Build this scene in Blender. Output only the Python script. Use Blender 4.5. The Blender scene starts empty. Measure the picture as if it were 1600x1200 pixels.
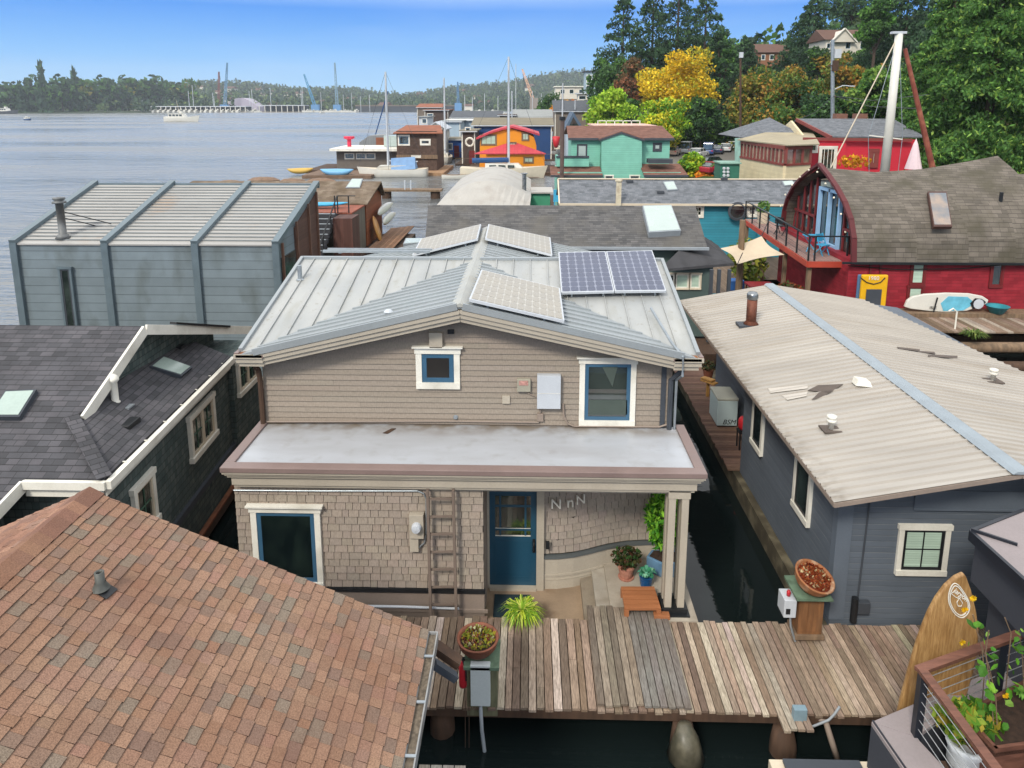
import bpy, math, random
import numpy as np
from mathutils import Vector, Matrix
from math import radians as R, sin, cos, pi
S = bpy.context.scene
C = S.collection
rnd = random.Random(7)

# ---------------------------------------------------------------- camera
TH = math.atan(205/1100.); YAW = math.atan(28/1100.*cos(TH)); CH = 9.3
cd = bpy.data.cameras.new('camera'); cam = bpy.data.objects.new('camera', cd); C.objects.link(cam)
cam.location = (0, 0, CH); cam.rotation_euler = (R(90)-TH, 0, YAW)
cd.sensor_width = 36; cd.lens = 1100/1600*36; cd.shift_y = -230/1600; cd.clip_start = .05; cd.clip_end = 12000
S.camera = cam
# ---------------------------------------------------------------- world
W = bpy.data.worlds.new('World'); S.world = W; W.use_nodes = True
nt = W.node_tree; nt.nodes.clear(); N = nt.nodes.new; L = nt.links.new
out = N('ShaderNodeOutputWorld')
sky = N('ShaderNodeTexSky'); sky.sky_type = 'NISHITA'; sky.sun_disc = False
SUN_EL, SUN_AZ = R(42), R(208)      # azimuth clockwise from +Y: behind the camera, slightly to the left
sky.sun_elevation = SUN_EL; sky.sun_rotation = SUN_AZ
bg1 = N('ShaderNodeBackground'); bg1.inputs[1].default_value = .06; L(sky.outputs[0], bg1.inputs[0])
tc = N('ShaderNodeTexCoord'); sp = N('ShaderNodeSeparateXYZ'); L(tc.outputs['Generated'], sp.inputs[0])
ramp = N('ShaderNodeValToRGB'); L(sp.outputs[2], ramp.inputs[0])
cr = ramp.color_ramp
for p, c in ((.0, (.42, .68, .92)), (.02, (.33, .62, .93)), (.06, (.15, .47, .92)), (.125, (.03, .27, .84)), (.155, (.35, .55, .95)), (.20, (1.15, 1.22, 1.32)), (.5, (1.35, 1.37, 1.40))):
    e = cr.elements.new(p); e.color = (*c, 1)
cr.elements.remove(cr.elements[0]); cr.elements.remove(cr.elements[-1])
nz = N('ShaderNodeTexNoise'); nz.inputs['Scale'].default_value = 2.2; nz.inputs['Detail'].default_value = 5
mp = N('ShaderNodeMapping'); mp.inputs['Scale'].default_value = (1, 1, 7); L(tc.outputs['Generated'], mp.inputs[0]); L(mp.outputs[0], nz.inputs[0])
cl = N('ShaderNodeMapRange'); cl.inputs[1].default_value = .50; cl.inputs[2].default_value = .85; cl.inputs[4].default_value = .13; L(nz.outputs[0], cl.inputs[0])
mx = N('ShaderNodeMix'); mx.data_type = 'RGBA'; L(cl.outputs[0], mx.inputs[0]); L(ramp.outputs[0], mx.inputs[6]); mx.inputs[7].default_value = (.95, 1.0, 1.08, 1)
bg2 = N('ShaderNodeBackground'); bg2.inputs[1].default_value = .95; L(mx.outputs[2], bg2.inputs[0])
ms = N('ShaderNodeMixShader'); ms.inputs[0].default_value = .93; L(bg1.outputs[0], ms.inputs[1]); L(bg2.outputs[0], ms.inputs[2]); L(ms.outputs[0], out.inputs[0])
# ---------------------------------------------------------------- sun
sd = bpy.data.lights.new('sun', 'SUN'); sd.energy = 2.5; sd.angle = R(11); sd.color = (1, .93, .82)
so = bpy.data.objects.new('sun', sd); C.objects.link(so)
so.rotation_euler = (pi/2-SUN_EL, 0, pi-SUN_AZ+0)
S.view_settings.view_transform = 'Standard'; S.view_settings.look = 'None'; S.view_settings.gamma = 1; S.view_settings.exposure = 0.35
S.view_settings.use_curve_mapping = False
S.render.engine = 'CYCLES'
S.cycles.max_bounces = 6; S.cycles.diffuse_bounces = 3; S.cycles.glossy_bounces = 3; S.cycles.transparent_max_bounces = 6

# ---------------------------------------------------------------- survey helpers: sight line from the drone position -> world point
def ray(px, py):
    u = (px-800)/1100.; v = (py-370)/1100.
    d = (u, cos(TH)-v*sin(TH), -sin(TH)-v*cos(TH)); c, s = cos(YAW), sin(YAW)
    return Vector((c*d[0]-s*d[1], s*d[0]+c*d[1], d[2]))
def AZ(px, py, z): d = ray(px, py); t = (z-CH)/d.z; return Vector((d.x*t, d.y*t, z))
def AY(px, py, y): d = ray(px, py); t = y/d.y; return Vector((d.x*t, y, CH+d.z*t))
def AX(px, py, x): d = ray(px, py); t = x/d.x; return Vector((x, d.y*t, CH+d.z*t))
def AP(px, py, p, n):
    d = ray(px, py); o = Vector((0, 0, CH)); t = (Vector(p)-o).dot(n)/d.dot(n); return o+d*t

def H(h, k=1.0):
    h = h.lstrip('#'); r = []
    for i in (0, 2, 4):
        v = int(h[i:i+2], 16)/255; r.append((v/12.92 if v <= .04045 else ((v+.055)/1.055)**2.4)*k)
    return (*r, 1)
# ---------------------------------------------------------------- materials
MATS = {}
class MT:
    def __init__(s, name):
        s.m = bpy.data.materials.new(name); s.m.use_nodes = True; s.t = s.m.node_tree
        s.b = s.t.nodes['Principled BSDF']; s.o = s.t.nodes['Material Output']; MATS[name] = s.m
    def n(s, typ, **kw):
        x = s.t.nodes.new(typ)
        for k, v in kw.items():
            if k.startswith('i_'):
                k = k[2:]; k = int(k) if k.isdigit() else k
                x.inputs[k].default_value = v
            else: setattr(x, k, v)
        return x
    def l(s, a, b): s.t.links.new(a, b)
    def noise(s, scale, detail=4, coord='Object', vec=None, stretch=None):
        t = s.n('ShaderNodeTexNoise', i_Scale=scale, i_Detail=detail)
        if vec is None: vec = s.n('ShaderNodeTexCoord').outputs[coord]
        if stretch: m = s.n('ShaderNodeMapping', i_Scale=stretch); s.l(vec, m.inputs[0]); vec = m.outputs[0]
        s.l(vec, t.inputs['Vector']); return t.outputs[0]
    def mr(s, v, a, b, c=0., d=1.):
        x = s.n('ShaderNodeMapRange', i_1=a, i_2=b, i_3=c, i_4=d); s.l(v, x.inputs[0]); return x.outputs[0]
    def mix(s, f, a, b, blend='MIX'):
        x = s.n('ShaderNodeMix', data_type='RGBA', blend_type=blend)
        for v, i in ((f, 0), (a, 6), (b, 7)):
            if isinstance(v, (int, float)): x.inputs[i].default_value = v
            elif isinstance(v, tuple): x.inputs[i].default_value = v
            else: s.l(v, x.inputs[i])
        return x.outputs[2]
    def math(s, op, a, b=None):
        x = s.n('ShaderNodeMath', operation=op)
        for i, v in enumerate((a, b)):
            if v is None: continue
            if isinstance(v, (int, float)): x.inputs[i].default_value = v
            else: s.l(v, x.inputs[i])
        return x.outputs[0]
    def base(s, c):
        if isinstance(c, tuple): s.b.inputs['Base Color'].default_value = c
        else: s.l(c, s.b.inputs['Base Color'])
    def bump(s, h, strength=.3, dist=.02):
        x = s.n('ShaderNodeBump', i_Strength=strength, i_Distance=dist); s.l(h, x.inputs['Height']); s.l(x.outputs[0], s.b.inputs['Normal'])
    def rough(s, r, metal=0., spec=.5):
        if isinstance(r, (int, float)): s.b.inputs['Roughness'].default_value = r
        else: s.l(r, s.b.inputs['Roughness'])
        s.b.inputs['Metallic'].default_value = metal; s.b.inputs['Specular IOR Level'].default_value = spec
def paint(name, col, rough=.6, var=.18, scale=2.5, metal=0., bump=.08, dirt=None, dscale=1.2, spec=.4, stretch=None):
    m = MT(name); c = H(col) if isinstance(col, str) else col
    dk = tuple(x*(1-var) for x in c[:3])+(1,); lt = tuple(min(1, x*(1+var*.6)) for x in c[:3])+(1,)
    f = m.noise(scale, 6, stretch=stretch); b = m.mix(m.mr(f, .3, .7), dk, lt)
    if dirt:
        g = m.noise(dscale, 8, stretch=stretch); b = m.mix(m.mr(g, .5, .72, 0, .75), b, H(dirt))
    f2 = m.noise(scale*14, 3); b = m.mix(m.mr(f2, .35, .7, 0, .16), b, tuple(x*.55 for x in c[:3])+(1,))
    m.base(b); m.rough(m.mr(f, .2, .8, max(0, rough-.1), min(1, rough+.1)), metal, spec)
    if bump: m.bump(f2, bump*2, .006)
    return m.m
def uvv(m):
    return m.n('ShaderNodeTexCoord').outputs['UV']
def shingle(name, cols, w=.28, h=.14, line=.35, rough=.9, nscale=2., moss=None):
    m = MT(name); v = uvv(m)
    br = m.n('ShaderNodeTexBrick', offset=.5, offset_frequency=2, squash=.8, squash_frequency=3, i_Scale=1.)
    br.inputs['Brick Width'].default_value = w; br.inputs['Row Height'].default_value = h; br.inputs['Mortar Size'].default_value = .006; br.inputs['Mortar Smooth'].default_value = .3
    br.inputs['Color1'].default_value = (0, 0, 0, 1); br.inputs['Color2'].default_value = (1, 1, 1, 1); br.inputs['Mortar'].default_value = (.5, .5, .5, 1)
    m.l(v, br.inputs['Vector'])
    rp = m.n('ShaderNodeValToRGB'); m.l(br.outputs[0], rp.inputs[0]); els = rp.color_ramp.elements
    for i, c in enumerate(cols):
        e = els[i] if i < 2 else els.new(.5)
        e.position = i/(len(cols)-1); e.color = H(c)
    for i in range(len(cols)): pass
    b = rp.outputs[0]
    b = m.mix(m.mr(m.noise(nscale, 6), .35, .7, 0, .5), b, tuple(x*.62 for x in H(cols[0])[:3])+(1,))
    gr = m.noise(90, 2); b = m.mix(m.mr(gr, .4, .7, 0, .25), b, (.02, .02, .02, 1))
    # course butt line
    sp = m.n('ShaderNodeSeparateXYZ'); m.l(v, sp.inputs[0]); fr = m.math('FRACT', m.math('DIVIDE', sp.outputs[1], h))
    ln = m.mr(fr, 0, .16, 1, 0); b = m.mix(m.math('MULTIPLY', ln, line), b, (.012, .012, .012, 1))
    b = m.mix(m.math('MULTIPLY', br.outputs['Fac'], line), b, (.012, .012, .012, 1))
    if moss:
        b = m.mix(m.mr(m.noise(.9, 9), .48, .68, 0, .8), b, H(moss))
    m.base(b); m.rough(rough, 0, .2); hh = m.math('ADD', m.math('MULTIPLY', fr, -1.), m.math('MULTIPLY', gr, .15)); m.bump(hh, .6, .015)
    return m.m
def lap(name, col, h=.15, var=.15, vertical=False, rough=.65, dark=.45, dirt=None, lt=None):
    m = MT(name); v = uvv(m); c = H(col); sp = m.n('ShaderNodeSeparateXYZ'); m.l(v, sp.inputs[0])
    a = sp.outputs[0 if vertical else 1]; q = m.math('DIVIDE', a, h); fr = m.math('FRACT', q); fl = m.math('FLOOR', q)
    wn = m.n('ShaderNodeTexWhiteNoise', noise_dimensions='1D'); m.l(fl, wn.inputs['W'])
    b = m.mix(m.mr(wn.outputs[0], 0, 1), tuple(x*(1-var) for x in c[:3])+(1,), tuple(min(1, x*(1+var)) for x in c[:3])+(1,))
    b = m.mix(m.mr(m.noise(1.5, 7), .35, .7, 0, .5), b, tuple(x*.72 for x in c[:3])+(1,))
    if dirt: b = m.mix(m.mr(m.noise(1.1, 9, stretch=(1, 1, .5)), .5, .68, 0, .6), b, H(dirt))
    if lt: b = m.mix(m.math('MULTIPLY', m.mr(fr, .86, .98), m.mr(m.noise(2.2, 5, stretch=(1, 1, 3)), .35, .7, 0, .8)), b, H(lt))
    b = m.mix(m.mr(fr, 0, .10, dark, 0), b, (.01, .01, .01, 1))
    m.base(b); m.rough(rough, 0, .35); m.bump(m.math('MULTIPLY', fr, -1.), .7, .012); return m.m
def planks(name, cols, w=.14, along='v', rough=.8, gap=.5, stretch=(6, .5, 6)):
    m = MT(name); v = uvv(m); sp = m.n('ShaderNodeSeparateXYZ'); m.l(v, sp.inputs[0])
    a = sp.outputs[0 if along == 'v' else 1]; q = m.math('DIVIDE', a, w); fr = m.math('FRACT', q)
    wn = m.n('ShaderNodeTexWhiteNoise', noise_dimensions='1D'); m.l(m.math('FLOOR', q), wn.inputs['W'])
    b = m.mix(wn.outputs[0], H(cols[0]), H(cols[1]))
    g = m.noise(4, 7, stretch=stretch); b = m.mix(m.mr(g, .4, .7, 0, .6), b, H(cols[2]))
    b = m.mix(m.mr(m.math('ABSOLUTE', m.math('SUBTRACT', fr, .5)), .45, .5, 0, gap+.4), b, (.008, .008, .008, 1))
    m.base(b); m.rough(rough, 0, .3); m.bump(g, .3, .01); return m.m
def attr(name, rough=.85, gscale=60, gr=.25, streak=None, bump=.3, spec=.25, big=0., metal=0., trans=0., dirt=None):
    m = MT(name); a = m.n('ShaderNodeAttribute', attribute_name='Col'); b = a.outputs[0]
    g = m.noise(gscale, 4, stretch=streak)
    b = m.mix(m.mr(g, .35, .7, 0, gr), b, (.02, .015, .012, 1))
    if big: b = m.mix(m.mr(m.noise(big, 7), .4, .72, 0, .45), b, H(dirt or '3a3630'))
    m.base(b); m.rough(rough, metal, spec)
    if bump: m.bump(g, bump, .006)
    if trans:
        t = m.n('ShaderNodeBsdfTranslucent'); m.l(b, t.inputs[0]); x = m.n('ShaderNodeMixShader', i_0=trans)
        m.l(m.b.outputs[0], x.inputs[1]); m.l(t.outputs[0], x.inputs[2]); m.l(x.outputs[0], m.o.inputs[0])
    return m.m
def glass(name, col='10181a', rough=.04, var='2a3a3a'):
    m = MT(name); b = m.mix(m.mr(m.noise(1.3, 5, stretch=(1, 1, .6)), .42, .66), H(col), H(var)); m.base(b); m.rough(rough, 0, .9); m.b.inputs['IOR'].default_value = 1.8; m.bump(m.noise(1.2, 1), .05, .02); return m.m

M_white = paint('white_trim', 'dedbd0', .55, .05, 2, dirt='b5b0a2', dscale=1.6)
M_cream = paint('cream_paint', 'c9bca6', .6, .08, 2)
M_taupe = paint('taupe_trim', 'aba293', .55, .07, 2)
M_taupe_d = paint('taupe_dark', '8b7d72', .6, .1, 2)
M_cap = paint('brown_metal_cap', '7f6d68', .45, .12, 2, spec=.5)
M_blue = paint('blue_sash', '3a5e78', .35, .08, 3, spec=.5)
M_door = paint('blue_door', '21495f', .35, .07, 2, spec=.5)
M_black = paint('black_metal', '1c1e21', .45, .2, 4)
M_dkgrey = paint('charcoal', '3d4249', .6, .12, 2)
M_galv = paint('galvanised', '9aa2a8', .4, .15, 5, metal=.5)
M_grey = paint('grey_paint', '8e959b', .5, .1, 3)
M_steel = paint('brushed_steel', '8b8f92', .3, .15, 6, metal=.8)
M_lgrey = paint('light_grey', 'b9bec4', .5, .06, 3)
M_red = paint('red_paint', 'b3222c', .5, .1, 3)
M_dred = paint('dark_red_paint', '6b2022', .55, .15, 3)
M_wood = paint('weathered_wood', '7a6550', .85, .35, 3, stretch=(4, 4, .6), dirt='4a4034')
M_woodd = paint('dark_wood', '4b382b', .85, .35, 3, stretch=(4, 4, .6))
M_rail = paint('rail_wood', '6f4a3c', .6, .35, 4, stretch=(1, 6, 6), dirt='4a3028')
M_orange = paint('orange_wood', '9c6440', .55, .2, 3, stretch=(.6, 6, 6))
M_terra = paint('terracotta', '7f4c38', .75, .2, 8, dirt='5d3d2c', dscale=5)
M_terrap = paint('pink_terracotta', 'b07a66', .8, .3, 9, dirt='7a4a3c', dscale=7)
M_soil = paint('soil', '3a2b22', .95, .5, 14, bump=.4)
M_glass = glass('window_glass', '12191b', .03, '3c4a48')
M_glassg = glass('greenish_glass', '1a211f', .06, '38423d')
M_blind = lap('window_blinds', 'a9bfae', .045, .1, dark=.6)
M_conc = paint('concrete', 'a39a8c', .8, .2, 1.6, dirt='5f5344', dscale=1.5, bump=.2)
M_bluetub = paint('blue_tub', '5c7f9c', .5, .25, 5, dirt='8b8478', dscale=3)
M_bluepot = paint('blue_pot', '1f4e7e', .3, .1, 5)
M_sail = paint('sail_cloth', 'c4b49c', .8, .08, 2)
M_teal = paint('teal_paint', '2f7f8c', .5, .12, 2)
M_yel = paint('yellow_plastic', 'd9a514', .4, .08, 3)
M_wboat = paint('boat_white', 'cfcdc4', .35, .06, 2)
M_navy = paint('navy_canvas', '1f4777', .8, .15, 3)
M_tarp = paint('blue_tarp', '6f8fb4', .8, .15, 2)
M_kblue = paint('kayak_blue', '3fa0c9', .4, .1, 3)
M_rubber = paint('rubber', '1a1a1a', .8, .1, 4)
A_leaf = attr('leaves', .65, 30, .2, bump=0, spec=.25, trans=.3)
A_roof = attr('asphalt_tabs', .92, 85, .5, bump=.8, big=.7, dirt='6b4434')
A_wood = attr('weathered_boards', .85, 9, .6, streak=(9, .9, 9), bump=.5, big=1.3, dirt='5b4a3c')
A_woodx = attr('weathered_boards_cross', .85, 9, .5, streak=(.9, 9, 9), bump=.4)
A_shake = attr('painted_cedar', .75, 14, .22, streak=(3, 3, 1), bump=.3)
A_plain = attr('varied_paint', .55, 8, .12, bump=.05)

# ---------------------------------------------------------------- mesh builder
class MB:
    def __init__(s): s.v = []; s.f = []; s.c = []; s.col = (.5, .5, .5); s.mi = []; s.m = 0; s.used = False
    def add(s, pts, faces, col=None):
        o = len(s.v); s.v += [tuple(p) for p in pts]
        if col: s.used = True
        for f in faces: s.f.append([i+o for i in f]); s.c.append(col or s.col); s.mi.append(s.m)
    def poly(s, *p, col=None): s.add(p, [list(range(len(p)))], col)
    def box(s, x0, x1, y0, y1, z0, z1, col=None):
        if x0 > x1: x0, x1 = x1, x0
        if y0 > y1: y0, y1 = y1, y0
        if z0 > z1: z0, z1 = z1, z0
        s.add([(x0, y0, z0), (x1, y0, z0), (x1, y1, z0), (x0, y1, z0), (x0, y0, z1), (x1, y0, z1), (x1, y1, z1), (x0, y1, z1)],
              [(0, 3, 2, 1), (4, 5, 6, 7), (0, 1, 5, 4), (1, 2, 6, 5), (2, 3, 7, 6), (3, 0, 4, 7)], col)
    def beam(s, p, q, w, h, up=(0, 0, 1), col=None):
        p, q = Vector(p), Vector(q); d = (q-p).normalized(); u = Vector(up)
        r = d.cross(u)
        if r.length < 1e-4: r = d.cross(Vector((0, 1, 0)))
        r.normalize(); u = r.cross(d); r = r*(w/2); u = u*(h/2)
        s.add([p-r-u, p+r-u, p+r+u, p-r+u, q-r-u, q+r-u, q+r+u, q-r+u], [(0, 1, 2, 3), (7, 6, 5, 4), (1, 0, 4, 5), (2, 1, 5, 6), (3, 2, 6, 7), (0, 3, 7, 4)], col)
    def tube(s, pts, r, n=8, col=None):
        pts = [Vector(p) for p in pts]; rs = r if isinstance(r, (list, tuple)) else [r]*len(pts); rings = []; ref = Vector((.13, .2, .97))
        for i, p in enumerate(pts):
            d = (pts[min(i+1, len(pts)-1)]-pts[max(i-1, 0)]).normalized()
            a = d.cross(ref)
            if a.length < .05: a = d.cross(Vector((1, 0, 0)))
            a.normalize(); b = d.cross(a)
            rings += [p+(a*cos(2*pi*k/n)+b*sin(2*pi*k/n))*rs[i] for k in range(n)]
        f = [(i*n+k, i*n+(k+1) % n, (i+1)*n+(k+1) % n, (i+1)*n+k) for i in range(len(pts)-1) for k in range(n)]
        f += [tuple(range(n))[::-1], tuple((len(pts)-1)*n+k for k in range(n))]
        s.add(rings, f, col)
    def lathe(s, prof, c, n=20, col=None, tilt=None, cap=True):
        pts = []; c = Vector(c)
        for r_, z in prof:
            for k in range(n):
                p = Vector((r_*cos(2*pi*k/n), r_*sin(2*pi*k/n), z))
                if tilt: p = tilt @ p
                pts.append(c+p)
        m = len(prof); f = [(i*n+k, i*n+(k+1) % n, (i+1)*n+(k+1) % n, (i+1)*n+k) for i in range(m-1) for k in range(n)]
        if cap: f += [tuple(range(n))[::-1], tuple((m-1)*n+k for k in range(n))]
        s.add(pts, f, col)
    def prism(s, poly, ext, col=None):
        e = Vector(ext); a = [Vector(p) for p in poly]; b = [p+e for p in a]; n = len(a)
        s.add(a+b, [tuple(range(n)), tuple(range(2*n-1, n-1, -1))]+[((i+1) % n, i, n+i, n+(i+1) % n) for i in range(n)], col)
    def sphere(s, c, r, nu=12, nv=8, col=None, sq=(1, 1, 1)):
        pts = []; c = Vector(c)
        for j in range(1, nv):
            t = pi*j/nv
            for i in range(nu):
                p = 2*pi*i/nu; pts.append(c+Vector((sin(t)*cos(p)*r*sq[0], sin(t)*sin(p)*r*sq[1], cos(t)*r*sq[2])))
        n = len(pts); pts += [c+Vector((0, 0, r*sq[2])), c-Vector((0, 0, r*sq[2]))]
        f = [(j*nu+i, (j+1)*nu+i, (j+1)*nu+(i+1) % nu, j*nu+(i+1) % nu) for j in range(nv-2) for i in range(nu)]
        f += [(n, i, (i+1) % nu) for i in range(nu)]+[(n+1, (nv-2)*nu+(i+1) % nu, (nv-2)*nu+i) for i in range(nu)]
        s.add(pts, f, col)
    def fb(s, face, pl, u0, u1, z0, z1, d0, d1, col=None):   # box lying on a wall face
        if face == 'S': s.box(u0, u1, pl-d0, pl-d1, z0, z1, col)
        if face == 'N': s.box(u0, u1, pl+d0, pl+d1, z0, z1, col)
        if face == 'W': s.box(pl-d0, pl-d1, u0, u1, z0, z1, col)
        if face == 'E': s.box(pl+d0, pl+d1, u0, u1, z0, z1, col)
    def build(s, name, mat, parent=None, smooth=False, bevel=0):
        me = bpy.data.meshes.new(name); o = bpy.data.objects.new(name, me)
        org = Vector((0, 0, 0))
        if parent is not None:
            p = parent
            while p is not None: org += p.location; p = p.parent
        elif s.v:
            a = np.array(s.v); org = Vector(((a[:, 0].min()+a[:, 0].max())/2, (a[:, 1].min()+a[:, 1].max())/2, a[:, 2].min())); o.location = org
        me.from_pydata([(x-org.x, y-org.y, z-org.z) for x, y, z in s.v], [], s.f)
        mats = mat if isinstance(mat, (list, tuple)) else [mat]
        for m in mats: me.materials.append(m)
        if len(mats) > 1: me.polygons.foreach_set('material_index', s.mi)
        uv = me.uv_layers.new(name='UVMap'); me.update()
        ox, oy, oz = org; up = Vector((0, 0, 1)); data = [0.]*(2*len(me.loops)); vs = me.vertices
        for p in me.polygons:
            n = p.normal
            if abs(n.z) > .995: u = Vector((1, 0, 0)); v = Vector((0, 1, 0))
            else: u = up.cross(n).normalized(); v = n.cross(u)
            for li in p.loop_indices:
                c = vs[me.loops[li].vertex_index].co+org; data[2*li] = c.dot(u); data[2*li+1] = c.dot(v)
        uv.data.foreach_set('uv', data)
        if s.used:
            ca = me.color_attributes.new('Col', 'FLOAT_COLOR', 'CORNER'); cc = []
            for p, c in zip(me.polygons, s.c): cc += [c[0], c[1], c[2], 1.]*p.loop_total
            ca.data.foreach_set('color', cc)
        if smooth: me.polygons.foreach_set('use_smooth', [True]*len(me.polygons))
        if bevel:
            b = o.modifiers.new('bevel', 'BEVEL'); b.width = bevel; b.segments = 2; b.limit_method = 'ANGLE'
        if parent is not None: o.parent = parent
        C.objects.link(o); return o
def tag(o, label, cat, group=None, kind=None):
    if label: o['label'] = label
    if cat: o['category'] = cat
    if group: o['group'] = group
    if kind: o['kind'] = kind
    return o
def thing(name, label, cat, loc=(0, 0, 0), group=None):
    o = bpy.data.objects.new(name, None); C.objects.link(o); o.location = loc; o.empty_display_size = .2
    return tag(o, label, cat, group)
def copy_tree(o, parent=None, loc=None, rot=None, scale=None, label=None):
    c = o.copy(); C.objects.link(c); c.parent = parent
    if loc is not None: c.location = loc
    if rot is not None: c.rotation_euler = (0, 0, rot)
    if scale is not None: c.scale = (scale,)*3 if isinstance(scale, (int, float)) else scale
    if label: c['label'] = label
    for ch in [x for x in C.objects if x.parent == o and x != c]: copy_tree(ch, c)
    return c
def jit(c, a, r=rnd):
    k = 1+r.uniform(-a, a); return tuple(max(0, min(1, x*k*(1+r.uniform(-a, a)*.25))) for x in c[:3])
def pick(cols, a=.1, r=rnd): return jit(H(r.choice(cols)), a, r)
def win(par, face, pl, u0, u1, z0, z1, trim=M_white, sash=M_blue, tw=.1, sw=.06, nx=1, nz=1, gl=None, d=.05, name='window', sill=True, head=False, pane_in=None):
    """window: trim outside u0..u1/z0..z1 is the sash opening"""
    b = MB(); f = lambda *a: b.fb(face, pl, *a)
    if tw:
        f(u0-tw, u0, z0, z1, -.02, d); f(u1, u1+tw, z0, z1, -.02, d)
        f(u0-tw-.02, u1+tw+.02, z1, z1+tw*1.05, -.02, d+.015); f(u0-tw, u1+tw, z0-tw*(1.1 if sill else .8), z0, -.02, d+(.02 if sill else 0))
        if head: f(u0-tw-.06, u1+tw+.06, z1+tw*1.05, z1+tw*1.05+.03, -.02, d+.06)
    w = b.build(name, trim, par)
    g = MB(); g.fb(face, pl, u0+sw*.5, u1-sw*.5, z0+sw*.5, z1-sw*.5, -.03, d*.35 if d < .055 else d-.024); g.build('pane', gl or M_glass, w)
    q = MB(); e = d-.015
    q.fb(face, pl, u0, u0+sw, z0+sw, z1-sw, -.02, e); q.fb(face, pl, u1-sw, u1, z0+sw, z1-sw, -.02, e); q.fb(face, pl, u0, u1, z0, z0+sw, -.02, e); q.fb(face, pl, u0, u1, z1-sw, z1, -.02, e)
    for i in range(1, nx):
        c = u0+(u1-u0)*i/nx; q.fb(face, pl, c-sw*.2, c+sw*.2, z0+sw, z1-sw, -.02, e-.008)
    for i in range(1, nz):
        c = z0+(z1-z0)*i/nz; q.fb(face, pl, u0+sw, u1-sw, c-sw*.2, c+sw*.2, -.02, e-.012)
    q.build('sash', sash, w); return w
def quads_obj(name, V, cols, mat, parent=None, loc=None):
    """V (n,k,3) faces, cols (n,3)"""
    n, k, _ = V.shape; me = bpy.data.meshes.new(name)
    me.vertices.add(n*k); me.vertices.foreach_set('co', V.reshape(-1).astype(np.float32))
    me.loops.add(n*k); me.loops.foreach_set('vertex_index', np.arange(n*k, dtype=np.int32))
    me.polygons.add(n); me.polygons.foreach_set('loop_start', np.arange(0, n*k, k, dtype=np.int32)); me.polygons.foreach_set('loop_total', np.full(n, k, dtype=np.int32))
    me.update(calc_edges=True)
    ca = me.color_attributes.new('Col', 'FLOAT_COLOR', 'CORNER')
    c4 = np.ones((n, k, 4), np.float32); c4[:, :, :3] = cols[:, None, :]; ca.data.foreach_set('color', c4.reshape(-1))
    me.materials.append(mat); o = bpy.data.objects.new(name, me); C.objects.link(o)
    if parent is not None: o.parent = parent
    if loc is not None: o.location = loc
    return o
def leafcards(P, size, rs, aspect=1.6, droop=0., nrm=None):
    n = len(P); a = rs.normal(size=(n, 3)); 
    if droop: a[:, 2] -= droop
    a /= np.linalg.norm(a, axis=1)[:, None]; b = np.cross(a, rs.normal(size=(n, 3))); b /= np.linalg.norm(b, axis=1)[:, None]+1e-9
    s = (size*rs.uniform(.6, 1.35, n))[:, None]; a = a*s*aspect*.5; b = b*s*.5
    return np.stack([P-a, P-a*.1+b, P+a, P-a*.1-b], 1)
# ================================================================= SETTING: water, land
m = MT('lake_water'); geo = m.n('ShaderNodeNewGeometry'); sp_ = m.n('ShaderNodeSeparateXYZ'); m.l(geo.outputs['Position'], sp_.inputs[0])
m.base((.006, .010, .010, 1)); m.b.inputs['IOR'].default_value = 1.33; m.b.inputs['Specular IOR Level'].default_value = .5
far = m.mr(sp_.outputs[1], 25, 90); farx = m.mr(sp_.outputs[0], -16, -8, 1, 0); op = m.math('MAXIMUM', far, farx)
m.base(m.mix(op, (.006, .010, .010, 1), (.135, .142, .143, 1))); wp = m.noise(.02, 4, vec=geo.outputs['Position'], stretch=(.35, 1.3, 1)); m.l(m.math('ADD', .03, m.math('MULTIPLY', op, m.mr(wp, .38, .62, .08, .32))), m.b.inputs['Roughness'])  # open water base lightened in place of the sky's reflection
n1 = m.noise(1.1, 4, vec=geo.outputs['Position'], stretch=(.55, 1.5, 1)); n2 = m.noise(.22, 5, vec=geo.outputs['Position'], stretch=(.6, 1.6, 1)); n3 = m.noise(5, 2, vec=geo.outputs['Position'])
hh = m.math('ADD', m.math('ADD', m.math('MULTIPLY', n1, .55), m.math('MULTIPLY', n2, 1.6)), m.math('MULTIPLY', n3, .06))
bp = m.n('ShaderNodeBump', i_Distance=.28); m.l(hh, bp.inputs['Height']); m.l(m.mr(op, 0, 1, .05, .75), bp.inputs['Strength']); m.l(bp.outputs[0], m.b.inputs['Normal'])
M_water = m.m
b = MB(); b.poly((-2500, -200, 0), (2500, -200, 0), (2500, 2900, 0), (-2500, 2900, 0)); w = b.build('lake_water', M_water); tag(w, None, None, kind='structure')
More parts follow.
